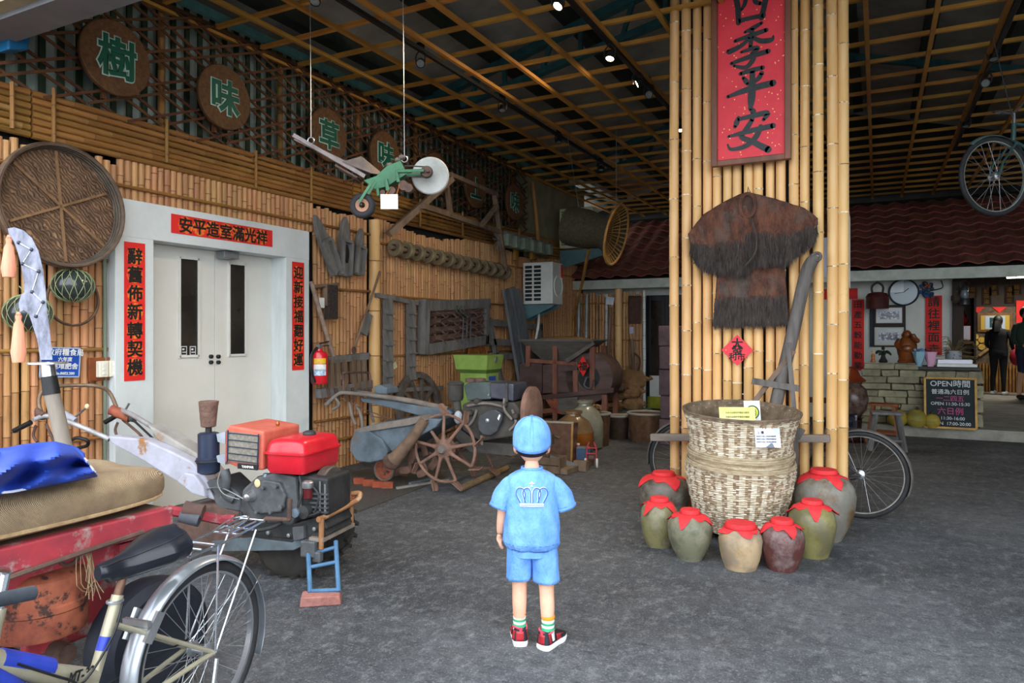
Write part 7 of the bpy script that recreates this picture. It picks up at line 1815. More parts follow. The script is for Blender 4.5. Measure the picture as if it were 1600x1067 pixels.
# three pointed wooden troughs
for i, (lab, a, b_, w0) in enumerate((('leftmost slanting pointed wooden trough on the wall right of the door', (491, 335), (524, 428), .13), ('middle upright pointed wooden trough with a dark hole', (539, 338), (536, 432), .15), ('rightmost short pointed wooden trough beside the bamboo post', (564, 356), (556, 430), .12))):
    A, B_ = W(*a), W(*b_); L_ = (A - B_).length; T = thing('wooden_trough', lab, 'trough', (A + B_) / 2, 0, 'pointed wooden troughs')
    d = (B_ - A).normalized(); sd = d.cross(V((1, 0, 0))).normalized()
    def o_(s, t): return A + sd * s + d * t
    outline = [(0, 0), (w0 * .32, L_ * .12), (w0 * .5, L_ * .35), (w0 * .5, L_), (-w0 * .5, L_), (-w0 * .5, L_ * .35), (-w0 * .32, L_ * .12)]
    MB().prism(outline, .05, A + V((.0, 0, 0)), sd, d).build('trough_body', m_oak, T, smooth=False, world=True, bevel=.01)
    for s in (-1, 1): MB().beam(o_(s * w0 * .44, L_ * .42) + V((.04, 0, 0)), o_(s * w0 * .42, L_ * .98) + V((.04, 0, 0)), .03, .05, (1, 0, 0)).build('trough_side', m_oak, T, smooth=False, world=True)
    MB().beam(o_(-w0 * .4, L_ * .42) + V((.05, 0, 0)), o_(w0 * .4, L_ * .42) + V((.05, 0, 0)), .03, .04, (1, 0, 0)).build('trough_bar', m_oak, T, smooth=False, world=True)
    if i == 1: MB().ball(o_(-w0 * .1, L_ * .62) + V((.028, 0, 0)), (.006, .04, .1), 12, 8).build('dark_hole', m_black, T, world=True)
# long-handled brush board
T = wthing('scrubbing_board', 'bristle board on a long wooden pole leaning beside the couplet', 'tool', 510, 480)
MB().tube([W(486, 440), W(505, 505), W(532, 592)], .022, 9).build('pole', M('pole_pale', 'A08A7A', '7E6A5C', 12, .7), T, world=True)
MB().box(W(518, 472, XT + .02), (.06, .13, .34)).build('bristle_pad', M('bristle', '4A3E38', '2E2622', 40, .95, bump=1.0), T, smooth=False, world=True); wbeam('board', m_oakb, T, (509, 444), (512, 500), .04, .05)
wbeam('bracket_bar', m_oakb, T, (491, 447), (528, 444), .03, .03)
MB().box(W(503, 473, XT + .01), (.004, .07, .1)).build('paper_tag', m_white, T, smooth=False, world=True)
# thin rod with plate
T = wthing('long_scraper', 'thin dark rod with a flat wooden plate on the wall by the bamboo post', 'tool', 575, 490)
MB().tube([W(594, 424, -4.86), W(575, 480, -4.9), W(554, 542)], .014, 7).build('rod', m_oakb, T, world=True); wbeam('plate', m_oak, T, (577, 490), (568, 522), .11, .02); MB().ball(W(553, 547), (.02, .03, .04), 8, 6).build('rod_end', m_rustd, T, world=True)
# fire extinguisher
p = W(499, 600, -4.86); T = thing('fire_extinguisher', 'red fire extinguisher hung right of the couplet', 'fire extinguisher', p)
zt_ = W(499, 548, -4.86).z - p.z
m_fx = M('extinguisher_red', 'D8232E', 'C81C28', 4, .25, coat=.4)
MB().lathe([(.0, 0), (.075, .004), (.082, .02), (.082, zt_ - .05), (.07, zt_ - .015), (.035, zt_), (.03, zt_ + .02), (0, zt_ + .02)], 26).build('cylinder', m_fx, T)
for z0, z1, c, nm in ((.62, .78, 'E8C83A', 'label_yellow'), (.42, .6, 'D8D4C8', 'label_white'), (.27, .45, '5FA0C8', 'label_blue')):
    MB().grid(lambda s_, t_: (math.cos(-1.5 + 1.5 * s_) * .0835, math.sin(-1.5 + 1.5 * s_) * .0835, zt_ * (z0 + (z1 - z0) * t_)), 12, 2).build('label', M(nm, c, 'F0F0F0' if nm != 'label_yellow' else 'E0A020', 25, .4), T)
MB().box((0, 0, zt_ + .035), (.05, .04, .05)).build('valve', m_alu, T, smooth=False); MB().beam((0, .0, zt_ + .07), (.03, .1, zt_ + .09), .025, .012).build('lever', m_black, T, smooth=False); MB().beam((0, .0, zt_ + .045), (.03, .1, zt_ + .05), .02, .01).build('lever', m_black, T, smooth=False)
MB().tube(smoothpts([(0, -.03, zt_ + .03), (.0, -.1, zt_ - .03), (.01, -.125, zt_ * .6), (.01, -.1, zt_ * .2)]), .014, 8).build('hose', m_black, T); MB().tube([(.01, -.1, zt_ * .22), (.01, -.09, .02)], [.016, .024], 10).build('nozzle', m_black, T)
# wooden harrow frames below
T = wthing('wooden_harrow', 'grey wooden harrow with upright pegs low on the wall beside the extinguisher', 'harrow', 540, 590)
wbeam('head_beam', m_oak, T, (510, 563), (574, 556), .07, .06); wbeam('foot_beam', m_oak, T, (497, 615), (578, 600), .09, .08)
for u in (516, 526, 537, 551, 558, 568): wbeam('peg', m_oakb, T, (u, 562), (u + 2, 606), .05, .045, XT + .02); 
for u in (512, 524, 538, 550, 562, 572): MB().tube([W(u, 606, XT + .05), W(u + 4, 628, XT + .07)], [.02, .006], 7).build('iron_tooth', m_rustd, T, world=True)
# two stepped uprights on a bar (water-wheel boards)
for lab, u0, v0, v1 in (('left of two dark stepped wooden uprights hung from a bar', 606, 466, 612), ('right of two dark stepped wooden uprights hung from a bar', 642, 470, 592)):
    A, B_ = W(u0, v0), W(u0, v1); T = thing('stepped_upright', lab, 'wooden upright', (A + B_) / 2, 0, 'stepped uprights'); n = 6; hh = (A.z - B_.z) / n
    for i in range(n):
        zc = A.z - hh * (i + .5); o = frus(-.03, .04, -.055, .055, -hh / 2 + .004, -.03, .025, -.06, .06, hh / 2).build('step_block', m_oak, T, smooth=False); o.location = V((A.x, A.y, zc)) - V(T.location)
        MB().box((.045, 0, 0), (.02, .13, .015)).build('step_ledge', m_oak, T, smooth=False, loc=V((A.x, A.y, zc - hh / 2)) - V(T.location))
T = tag(MB().beam(W(588, 461, -4.9), W(652, 474, -4.9), .05, .05).build('hanging_bar', m_oak, smooth=False), 'short dark wooden bar carrying the two stepped uprights', 'wooden bar')
T = tag(MB().beam(W(600, 610, -4.9), W(690, 606, -4.9), .05, .05).build('lower_bar', m_oak, smooth=False), 'dark wooden bar at the foot of the stepped uprights', 'wooden bar')
T = wthing('paper_tag', 'small cream paper tag pinned between the stepped uprights', 'tag', 617, 571); MB().box((0, 0, 0), (.004, .07, .07), rx=.4).build('tag_sheet', M('tag_cream', 'D8D2B0', 'C0B68E', 15, .7), T, smooth=False)
# spiked roller frame
T = wthing('spiked_roller_frame', 'heavy grey wooden frame holding rows of iron roller spikes on the wall', 'harrow', 710, 510)
x_ = -4.88
for a, b_, w in (((664, 478), (761, 474), .13), ((662, 546), (760, 530), .13)): wbeam('frame_beam', m_oak, T, a, b_, w, .12, x_, (1, 0, 0))
for a, b_ in (((663, 468), (661, 553)), ((757, 473), (756, 540))): wbeam('frame_post', m_oak, T, a, b_, .09, .12, x_)
for r_ in range(4):
    a, b_ = W(672, 490 + r_ * 13.5, x_), W(752, 487 + r_ * 11, x_)
    MB().tube([a, b_], .045, 9).build('roller', m_rustd, T, world=True)
    sb = MB()
    for k_ in range(9):
        c_ = a.lerp(b_, (k_ + .5) / 9)
        for j in range(5):
            an = 2 * PI * j / 5 + k_ * .6; dd_ = V((math.cos(an), 0, math.sin(an)))
            sb.add([c_ + dd_ * .03 + V((0, -.02, 0)), c_ + dd_ * .03 + V((0, .02, 0)), c_ + dd_ * .105 + V((0, .035, 0))], [(0, 1, 2)]); sb.add([c_ + dd_ * .03 + V((0, -.02, 0)), c_ + dd_ * .105 + V((0, .035, 0)), c_ + dd_ * .03 + V((.01, .0, .02))], [(0, 1, 2)])
    sb.build('roller_spikes', m_rustd, T, world=True, smooth=False, thick=.008)['kind'] = 'stuff'
for dx in (0, 6, 12): MB().tube(smoothpts([W(715 + dx, 478, x_ + .07), W(713 + dx, 486, x_ + .08), W(722 + dx, 494, x_ + .08), W(724 + dx, 502, x_ + .08), W(722 + dx, 538, x_ + .08)]), .010, 6).build('hanging_hook', m_iron, T, world=True)
# row of wooden rings on a rod
T = wthing('ring_roller', 'long rod strung with round wooden discs across the bamboo wall', 'roller', 700, 402)
A, B_ = W(612, 386, -4.84), W(792, 426, -4.84)
MB().tube([A, B_], .025, 9).build('rod', m_oakb, T, world=True)
q_ = (B_ - A).normalized().to_track_quat('Z', 'Y').to_matrix().to_4x4()
for i in range(13):
    c_ = A.lerp(B_, .025 + i * .955 / 12); m_ = q_.copy(); m_.translation = c_ - V(T.location)
    b = MB(); b.lathe([(.04, -.035), (.085, -.04), (.1, -.025), (.1, .025), (.085, .04), (.04, .035), (.04, -.035)], 22); o = b.build('ring', M('wood_ring', '8A7A5C', '645640', 8, .75, var=.15), T); o.matrix_basis = m_
# hanging timber plough frame
T = wthing('plough_timbers', 'rough timber frame jutting from the wall above the ring roller', 'wooden frame', 700, 330, -4.7)
def fr(a, b_, w, xa=-4.6, xb=-4.6): MB().beam(WL(*a, xa), WL(*b_, xb), w, w).build('timber', m_oakb, T, smooth=False, world=True)
fr((608, 366), (706, 279), .07, -4.8, -4.5); fr((702, 272), (776, 304), .05, -4.5, -4.6); fr((660, 322), (780, 362), .06, -4.6, -4.7); fr((698, 290), (704, 336), .05); fr((772, 300), (790, 422), .06, -4.6, -4.8); fr((752, 352), (776, 322), .05)
# white boxes of a water-wheel chain
T = wthing('water_wheel_chain', 'string of pale wooden boxes high on the wall beside the air conditioner', 'water wheel', 815, 380, -4.75)
for i in range(6):
    p = WL(790 + i * 13, 375.5 + i * 3, -4.75); MB().box(p, (.16, .12, .17)).build('box_paddle', M('wood_pale_green', '8E9A88', '6E7A6C', 8, .75), T, smooth=False, world=True, bevel=.006)
    MB().box(p + V((0, 0, .1)), (.1, .1, .05)).build('link', m_oak, T, smooth=False, world=True)
c_ = WL(779, 375, -4.72)
for i in range(10):
    a = i * PI / 5; MB().tube([c_, c_ + V((0, math.cos(a) * .16, math.sin(a) * .16))], .01, 6).build('spoke', m_oak, T, world=True)
for u in (806, 832): MB().box(WL(u, 395, -4.85), (.05, .1, .22)).build('yellow_hanger', M('wood_yellow', 'A87E2E', '86621E', 9, .7), T, smooth=False, world=True)
tag(MB().tube([WL(832, 284, -4.85), WL(836, 320, -4.85), WL(841, 376, -4.8)], .035, 9).build('upright_pole', m_bamo), 'crooked upright pole in front of the last round sign', 'pole')
# leaning planks
for i, (a, b_, w, lab) in enumerate((((790, 452), (826, 566), .14, 'left'), ((800, 449), (838, 566), .14, 'middle'), ((808, 452), (846, 566), .12, 'right'))):
    tag(MB().beam(WL(*a, -4.84), V((-4.68, WL(*b_, -4.68).y, .0)), w, .045, (1, 0, 0)).build('leaning_plank', M('plank_grey%d' % i, '76797C', '5A5D60', 9, .8, bump=.3, stretch=(1, 1, .2)), smooth=False), '%s of three long grey planks leaning below the air conditioner' % lab, 'plank', 'leaning planks')
# dark bench frames
T = thing('bench_frame', 'dark wooden bench frame stacked against the wall behind the winnowing machine', 'bench', WL(800, 520, -4.85))
for a, b_ in (((760, 503), (846, 512)), ((766, 534), (846, 538)), ((768, 556), (840, 556))): wbeam('rail', m_oak, T, a, b_, .09, .06, -4.86)
for a, b_ in (((764, 498), (784, 600)), ((844, 505), (848, 600))): wbeam('leg', m_oak, T, a, b_, .06, .06, -4.86)
# air conditioners
def ac(label, x0, yc, zc, w, d, h, louv):
    T = thing('air_conditioner', label, 'air conditioner', (x0, yc, zc))
    MB().box((0, 0, 0), (d, w, h)).build('casing', M('ac_cream', 'CFD2CA', 'BCC0B6', 4, .5), T, smooth=False, bevel=.01)
    return T
p = WL(814, 442, -4.6); q = DP(870, 442, 11.0)
T = thing('air_conditioner', 'white outdoor air conditioner unit with slotted grille on wall brackets', 'air conditioner', (-4.62, 10.05, 2.17))
MB().box((0, 0, 0), (.50, .40, .64)).build('casing', M('ac_cream', 'D2D4CE', 'C2C5BD', 4, .5), T, smooth=False, bevel=.012)
# louvres face the camera side (-y), fan grille towards the hall (+x)
for c_ in range(2):
    for r_ in range(9):
        MB().box((-.15 + c_ * .15, -.202, .25 - r_ * .062), (.115, .012, .042)).build('louvre_slot', m_black, T, smooth=False)
MB().torus((.252, .02, -.04), .16, .008, 'x', 32, 6).build('fan_ring', m_white, T)
MB().box((.252, .15, .2), (.006, .06, .2)).build('red_label', m_red, T, smooth=False)
for y_ in (-.12, .12):
    MB().prism([(-.3, 0), (.25, 0), (.22, -.04), (-.3, -.26)], .03, (0, y_, -.325), (1, 0, 0), (0, 0, 1)).build('bracket', M('bracket_teal', '5A7A7E', '4A6A6E', 6, .6), T, smooth=False)
MB().tube(smoothpts([(-.1, .05, -.33), (-.12, .1, -.6), (-.2, .15, -.9), (-.3, .3, -1.2)]), .02, 7).build('pipe', m_white, T)
T = thing('air_conditioner', 'older cream air conditioner unit up by the roof edge behind the wicker trap', 'air conditioner', (-4.56, 11.4, 3.2))
MB().box((0, 0, 0), (.6, .3, .68)).build('casing', M('ac_cream2', 'C8C9A8', 'B2B490', 4, .55), T, smooth=False, bevel=.012)
MB().box((-.06, -.153, 0), (.4, .008, .58)).build('grille', M('grille_green', '5A6E3E', '46583A', 30, .5), T, smooth=False)
for i in range(9): MB().box((-.06, -.16, -.26 + i * .065), (.4, .006, .008)).build('grille_bar', M('ac_cream2', 'C8C9A8'), T, smooth=False)
for i in range(4): MB().box((-.21 + i * .1, -.162, 0), (.006, .006, .58)).build('grille_bar', M('ac_cream2', 'C8C9A8'), T, smooth=False)
MB().prism([(-.35, 0), (.7, 0), (.7, -.05), (-.35, -.32)], .04, (0, 0, -.36), (1, 0, 0), (0, 0, 1)).build('bracket', M('bracket_teal', '5A7A7E'), T, smooth=False)
struct(MB().box((-5.1, 11.6, 3.4), (.1, 2.6, 1.5)).build('wall_corner_panel', M('panel_olive', '8A8468', '746E54', 3, .85), smooth=False), 'olive panel behind the upper air conditioner')
# wicker fish trap with flared mouth
mouth = DP(963, 367, 8.9); tail = DP(886, 352, 9.2); ax_ = (mouth - tail).normalized()
T = thing('fish_trap', 'large wicker fish trap with flared golden mouth hung below the roof', 'fish trap', tail)
L_ = (mouth - tail).length; mt_ = ax_.to_track_quat('Z', 'Y').to_matrix().to_4x4()
prof = [(.23, 0), (.25, L_ * .12), (.245, L_ * .4), (.215, L_ * .62), (.2, L_ * .72), (.23, L_ * .82), (.32, L_ * .93), (.375, L_)]
o = MB().lathe([(0, .0)] + prof, 40, caps=False).build('trap_body', M('wicker_grey', '6E664C', '504A36', 30, .85, weave=(55, 'Z', .5, .7), bump=.6), T, thick=.01); o.matrix_basis = mt_
for i in range(36):
    a = 2 * PI * i / 36; b = MB(); b.tube([(math.cos(a) * .37, math.sin(a) * .37, L_ + .0), (math.cos(a) * .24, math.sin(a) * .24, L_ * .86), (math.cos(a) * .06, math.sin(a) * .06, L_ * .7)], .008, 5); o = b.build('mouth_rib', M('cane_gold', 'B98A4A', '96692F', 12, .6), T); o.matrix_basis = mt_
o = MB().torus((0, 0, L_), .378, .016, 'z', 48, 7).build('mouth_rim', M('cane_gold', 'B98A4A'), T); o.matrix_basis = mt_
for z_ in (.9, .8): o = MB().torus((0, 0, L_ * z_), .28 if z_ > .85 else .215, .008, 'z', 40, 5).build('mouth_hoop', M('cane_gold', 'B98A4A'), T); o.matrix_basis = mt_
MB().tube([mouth + V((0, 0, .36)), V((mouth.x, mouth.y, 3.98))], .004, 4).build('hanging_wire', m_alu, T, world=True); MB().tube([tail.lerp(mouth, .25) + V((0, 0, .24)), V((tail.x, tail.y, 3.98))], .004, 4).build('hanging_wire', m_alu, T, world=True)
tag(MB().tube([DP(920, 388, 9.15), DP(912, 430, 9.7), DP(896, 500, 10.7), V((DP(890, 530, 11.3).x, DP(890, 530, 11.3).y, 0))], .022, 7).build('prop_pole', m_bamo), 'thin bamboo pole propped up under the fish trap', 'pole')
for i, (u, lab) in enumerate(((868, 'left'), (880, 'right'))):
    a = BY(u + 34, 455, 12.2); tag(MB().tube([(a.x, 12.2, 0), (a.x + .02, 12.2, 1.2), (a.x + .03, 12.22, 2.1)], .032, 8).build('steel_pipe', M('pipe_grey', '9AA0A0', '7A8080', 8, .5, metal=.4)), '%s of two upright grey pipes in the far corner' % lab, 'pipe')
# brown plaque, paper tags, tools on the far bamboo screen
p = BY(992, 484, 12.28); T = thing('brown_plaque', 'dark brown framed plaque on the far bamboo screen', 'plaque', p)
MB().box((0, 0, 0), (.24, .03, .5)).build('plaque_frame', M('plaque_wood', '4A2A1C', '36190F', 9, .5), T, smooth=False, bevel=.01); MB().box((0, -.018, 0), (.17, .008, .42)).build('plaque_panel', M('plaque_panel', '3A2018', '52301F', 12, .5), T, smooth=False)
p = BY(953, 470, 12.26); tag(MB().box(p, (.15, .006, .14), ry=.15).build('paper_tag', M('tag_blue', 'C8D4E4', 'E8ECF0', 12, .6), smooth=False), 'pale blue paper tag on the far bamboo screen', 'tag')
p = BY(987, 516, 12.26); tag(MB().box(p, (.07, .006, .12)).build('paper_tag', M('tag_lilac', 'B4B8D0', None), smooth=False), 'small lilac paper tag below the brown plaque', 'tag')
p = BY(989, 560, 12.24); T = thing('farm_sickle', 'dark iron hand tools hanging on the far bamboo screen', 'tool', p)
MB().tube([(-.02, 0, .35), (0, 0, 0), (.02, 0, -.4)], .03, 7).build('handle', m_oakb, T); MB().tube(smoothpts([(.02, 0, .1), (.12, 0, 0), (.1, 0, -.2), (0, 0, -.3)]), .018, 6).build('hook', m_rustd, T)
T = tag(MB().tube([BY(954, 480, 12.22), BY(950, 560, 12.2), V((BY(948, 620, 12.2).x, 12.2, .0))], .03, 7).build('dark_pole', m_oakb), 'dark wooden pole standing beside the thick bamboo post', 'pole')

# ------------------------------------------------------------------ floor clutter in the far middle
m_rat = M('rattan_brown', '8A6446', '6A4A32', 14, .8, weave=(38, 'Z', 1.2, .5), bump=.5); m_ratd = M('rattan_dark', '5A4636', '433326', 14, .85, weave=(38, 'Z', 1.2, .5), bump=.5)
def bin_(label, u, v, t, r0, r1, h, mat, rim='9A9488', nm='woven_basket', cat='basket'):
    p = DP(u, 521, t); T = thing(nm, label, cat, (p.x, p.y, 0)); MB().lathe([(r0, 0), (r0 * 1.02, .01), (r1, h), (r1 * .96, h), (r1 * .9, h * .55), (0, h * .5)], 28).build('basket_wall', mat, T)
    MB().torus((0, 0, h), r1, .015, 'z', 36, 6).build('rim', M('rim_' + rim, rim, None, rough=.85), T); return T
bin_('large square-shouldered brown woven basket near the bicycle wheel', 1009, 0, 9.3, .2, .235, .36, m_rat)
bin_('dark woven bucket between the two brown baskets', 966, 0, 9.5, .13, .14, .30, m_ratd)
T = bin_('tall brown woven bin behind the amber jug', 935, 0, 8.9, .125, .15, .40, m_rat)
MB().torus((-.06, 0, .44), .06, .014, 'x', 18, 6).build('rope_coil', M('rope_tan', 'A88A5A', '8A6E42', 20, .9), T); MB().torus((-.03, .03, .45), .05, .012, 'y', 18, 6).build('rope_coil', M('rope_tan', 'A88A5A'), T)
# jugs
def jug(label, u, t, R_, h, m1, m2):
    p = DP(u, 521, t); T = thing('glass_jug', label, 'jug', (p.x, p.y, 0), 0)
    prof = [(R_ * .7, 0), (R_ * .95, .02), (R_, h * .3), (R_ * .98, h * .55), (R_ * .75, h * .78), (R_ * .38, h * .9), (R_ * .36, h * .94), (R_ * .44, h * .95), (R_ * .44, h), (0, h)]
    MB().lathe(prof, 28, mf=lambda i: 0 if i < 3 else 1).build('jug_body', [m1, m2], T); return T
jug('amber glass jug with brown liquid beside the rattan case', 896, 8.1, .235, .52, M('glass_amber', '9A5A1C', '7A4212', 5, .12, coat=.5), M('glass_amber_dusty', '8E6E4A', '6E5438', 6, .3, coat=.3))
jug('pale cloudy glass jug behind the amber jug', 914, 8.7, .23, .58, M('glass_cloudy', '9A9684', '7E7A68', 5, .25, coat=.3), M('glass_cloudy', '9A9684'))
# rattan case and poles
p = GZ(872, 728); T = thing('rattan_case', 'upright rattan case with pale edging leaning beside the amber jug', 'case', (p.x - .12, p.y + .15, 0), math.radians(8), None, math.radians(-6))
frus(-.24, .22, -.09, .09, 0, -.25, .24, -.1, .1, .44).build('case_body', M('rattan_case', '8A6650', '6E4E3C', 12, .75, weave=(50, 'X', .8, .5), bump=.4), T, smooth=False)
for x_ in (-.24, .225): MB().beam((x_, -.1, 0), (x_ * 1.02, -.108, .44), .02, .02).build('case_edging', M('cane_gold', 'B98A4A'), T, smooth=False)
MB().beam((-.25, -.1, .44), (.24, -.1, .44), .02, .02).build('case_edging', M('edging_grey', 'A09888', None), T, smooth=False)
MB().tube([(-.2, -.12, .36), (.1, -.13, .28)], .015, 7).build('strap_stick', m_oakb, T)
for i, (u0, v0, u1, v1, t) in enumerate(((832, 668, 888, 669, 7.9), (830, 676, 886, 678, 7.85), (836, 661, 880, 662, 8.1))):
    tag(MB().tube([DP(u0, v0, t), DP(u1, v1, t - .1)], .032, 8).build('timber_pole', m_oakb), '%s round timber pole laid over the rattan case' % ('upper', 'lower', 'hindmost')[i], 'pole', 'timber poles on the case')
p = GZ(860, 738); T = thing('wooden_crate', 'low dark wooden crate in front of the rattan case', 'crate', (p.x - .02, p.y + .02, 0), .05)
for z_ in (.045, .125): MB().box((0, -.1, z_), (.30, .015, .07)).build('slat', m_oakb, T, smooth=False); MB().box((0, .1, z_), (.30, .015, .07)).build('slat', m_oakb, T, smooth=False)
for x_ in (-.14, .14): MB().box((x_, 0, .085), (.015, .2, .15)).build('end_board', m_oakb, T, smooth=False)
# plough parts on the floor
p = GZ(905, 736); T = thing('wooden_plough', 'low wooden plough lying on the floor behind the boy', 'plough', p)
MB().beam(GZ(880, 742) + V((0, 0, .03)), GZ(922, 726) + V((0, 0, .03)), .09, .05).build('sole', m_oakb, T, smooth=False, world=True); MB().beam(DP(858, 714, 7.2), GZ(900, 735) + V((0, 0, .05)), .05, .045).build('beam', m_oak, T, smooth=False, world=True); MB().box(GZ(908, 735) + V((0, 0, .05)), (.14, .08, .1)).build('share_block', m_oakb, T, smooth=False, world=True)
p = GZ(924, 730); T = thing('red_hand_cart', 'small red metal cart frame with white wheel beside the plough', 'cart', (p.x, p.y, 0), .3); m_rm = M('metal_red', 'B83A44', '96303A', 9, .5)
for x_ in (-.05, .05): MB().tube([(x_, 0, .05), (x_, .02, .2), (x_ * .5, .03, .26)], .01, 7).build('rail', m_rm, T)
for z_ in (.08, .14, .2): MB().tube([(-.05, .01, z_), (.05, .01, z_)], .008, 6).build('rung', m_rm, T)
w_ = MB().torus((-.06, -.03, .05), .04, .012, 'x', 20, 7).build('wheel', m_white, T); MB().torus((.06, -.03, .05), .04, .012, 'x', 20, 7).build('wheel', m_white, T)
MB().lathe([(0, -.03), (.03, -.03), (.03, .03), (0, .03)], 12, (0, 0, .1), 'x').build('reel', m_rustd, T)
p = GZ(907, 728); T = thing('blue_box', 'small blue box beside the red cart', 'box', (p.x, p.y + .1, 0), .2); MB().box((0, 0, .09), (.15, .12, .17)).build('box_body', M('box_blue', '3E5A7A', '30485F', 9, .6), T, smooth=False, bevel=.006); MB().box((-.01, 0, .182), (.13, .1, .012)).build('box_lid', M('box_grey', '6A6E74', None), T, smooth=False)
p = GZ(899, 724); T = thing('red_bottle', 'short red canister standing by the blue box', 'canister', (p.x, p.y + .08, 0)); MB().lathe([(.028, 0), (.03, .01), (.03, .15), (.015, .17), (.015, .19), (0, .19)], 16).build('canister_body', M('canister_red', 'C03A40', None, rough=.4), T); MB().lathe([(.018, .19), (.018, .205), (0, .207)], 12).build('canister_cap', m_white, T)
# burlap sacks in the corner
m_sk = M('sack_brown', '8A6A48', '6A4E34', 9, .95, bump=.6, bsc=30)
def sack(label, u, v, t, s, sq=False):
    p = DP(u, v, t); T = thing('burlap_sack', label, 'sack', p, RND.uniform(-.4, .4), 'sacks piled in the corner'); r = random.Random(int(u * 7 + v))
    def f(s_, t_):
        a = 2 * PI * s_; th = PI * t_; k_ = abs(math.sin(th)) ** .55; w = 1 + .06 * math.sin(5 * a + r.random() * 0 + u) + .05 * math.sin(9 * th + a)
        return (math.cos(a) * k_ * s[0] * w, math.sin(a) * k_ * s[1] * w, -math.cos(th) * s[2] * (1 + .08 * math.sin(3 * a)))
    MB().grid(f, 26, 16, True).build('sack_body', m_sk, T, ang=80); MB().tube([(s[0] * .8, -.02, s[2] * .3), (s[0] * 1.15, -.03, s[2] * .15), (s[0] * 1.3, -.02, s[2] * .35)], [.05, .03, .045], 8).build('sack_neck', m_sk, T)
T = thing('pallet_stack', 'low wooden platform with green tarp under the corner sacks', 'platform', DP(968, 521, 10.9) * V((1, 1, 0)))
MB().box((0, 0, .12), (.85, .5, .24)).build('platform', m_oakb, T, smooth=False); MB().grid(lambda s_, t_: (-.3 + .85 * s_, -.26 - .02 * math.sin(9 * s_), .26 - .17 * t_ * (1 + .3 * math.sin(7 * s_))), 16, 6).build('green_tarp', M('tarp_green', '1F5A4E', '18463C', 6, .5), T, thick=.004); MB().box((.1, 0, .25), (.7, .52, .012)).build('green_tarp', M('tarp_green', '1F5A4E'), T, smooth=False)
sack('lowest folded sack at the left of the corner pile', 952, 634, 10.7, (.24, .18, .075)); sack('middle folded sack at the left of the corner pile', 953, 619, 10.7, (.24, .18, .07)); sack('top folded sack at the left of the corner pile', 955, 605, 10.7, (.22, .17, .075))
sack('lower plump sack at the right of the corner pile', 987, 632, 10.7, (.17, .14, .10)); sack('upper plump sack at the right of the corner pile', 985, 612, 10.75, (.17, .14, .10)); sack('big rounded sack on top at the back of the corner pile', 983, 594, 11.05, (.26, .16, .15))
p = DP(962, 598, 10.55); T = thing('white_bag', 'white plastic bag on the corner sacks', 'bag', p); MB().ball((0, 0, 0), (.09, .07, .055), 12, 8).build('bag_body', m_white, T); MB().ball((.01, 0, .06), (.1, .07, .035), 10, 7).build('bag_fold', M('bag_white', 'D8DEE0', None), T)
T = tag(MB().tube([DP(930, 657, 9.6), DP(965, 650, 9.9), DP(1010, 641, 10.2)], .02, 7).build('thin_pole', m_bamo), 'thin bamboo pole lying across the corner baskets', 'pole')
# things on the floor by the grey tractor
a, b_ = GZ(720, 768), GZ(792, 736); tag(MB().tube([a + V((0, 0, .03)), b_ + V((0, 0, .03))], .03, 8).build('floor_pole', M('pole_straw', '8A7050', '6A543A', 10, .8)), 'round wooden pole lying on the floor before the spiked wheel', 'pole')
c_ = GZ(585, 763); T = thing('clay_edging', 'curved red clay edging strip on the floor by the spiked tractor', 'tile', c_)
for i in range(4):
    p = GZ(562 + i * 14.5, 757 + i * 2.2 + (1 - abs(i - 1.5)) * 1.0); MB().box(p + V((0, 0, .03)), (.1, .05, .06), rz=.35 + i * .06).build('clay_piece', M('clay_red', '9A4A30', '7E3A26', 12, .85), T, smooth=False, world=True)
a = [GZ(490, 760), GZ(540, 738), GZ(660, 726), GZ(700, 745), GZ(640, 770), GZ(560, 800)]
T = tag(MB().add([p + V((0, 0, .006)) for p in a] + [p + V((0, 0, .001)) for p in a], [tuple(range(6)), tuple(range(11, 5, -1))] + [(i, i + 6, (i + 1) % 6 + 6, (i + 1) % 6) for i in range(6)]).build('chequer_plate', M('steel_chequer', '5E5C58', '4A4844', 40, .55, metal=.4, bump=.6, bsc=60), smooth=False), 'grey chequered steel plate on the floor under the spiked tractor', 'floor plate')
c_ = GZ(535, 778); tag(MB().box(c_ + V((0, 0, .008)), (.22, .26, .006), rz=.5).build('rusty_plate', m_rust, smooth=False), 'small rusty steel plate on the floor behind the red tractor', 'floor plate')
for i, (u0, v0, u1, v1, c) in enumerate(((620, 765, 700, 752, 'pale'), (640, 758, 680, 748, 'blue-grey'))):
    tag(MB().beam(GZ(u0, v0) + V((0, 0, .015)), GZ(u1, v1) + V((0, 0, .015)), .03, .02).build('floor_lath', M('lath_%s' % c, '8E8A80' if i == 0 else '5E7080', '6E6A60', 9, .8), smooth=False), '%s thin lath lying by the spiked wheel' % c, 'lath')
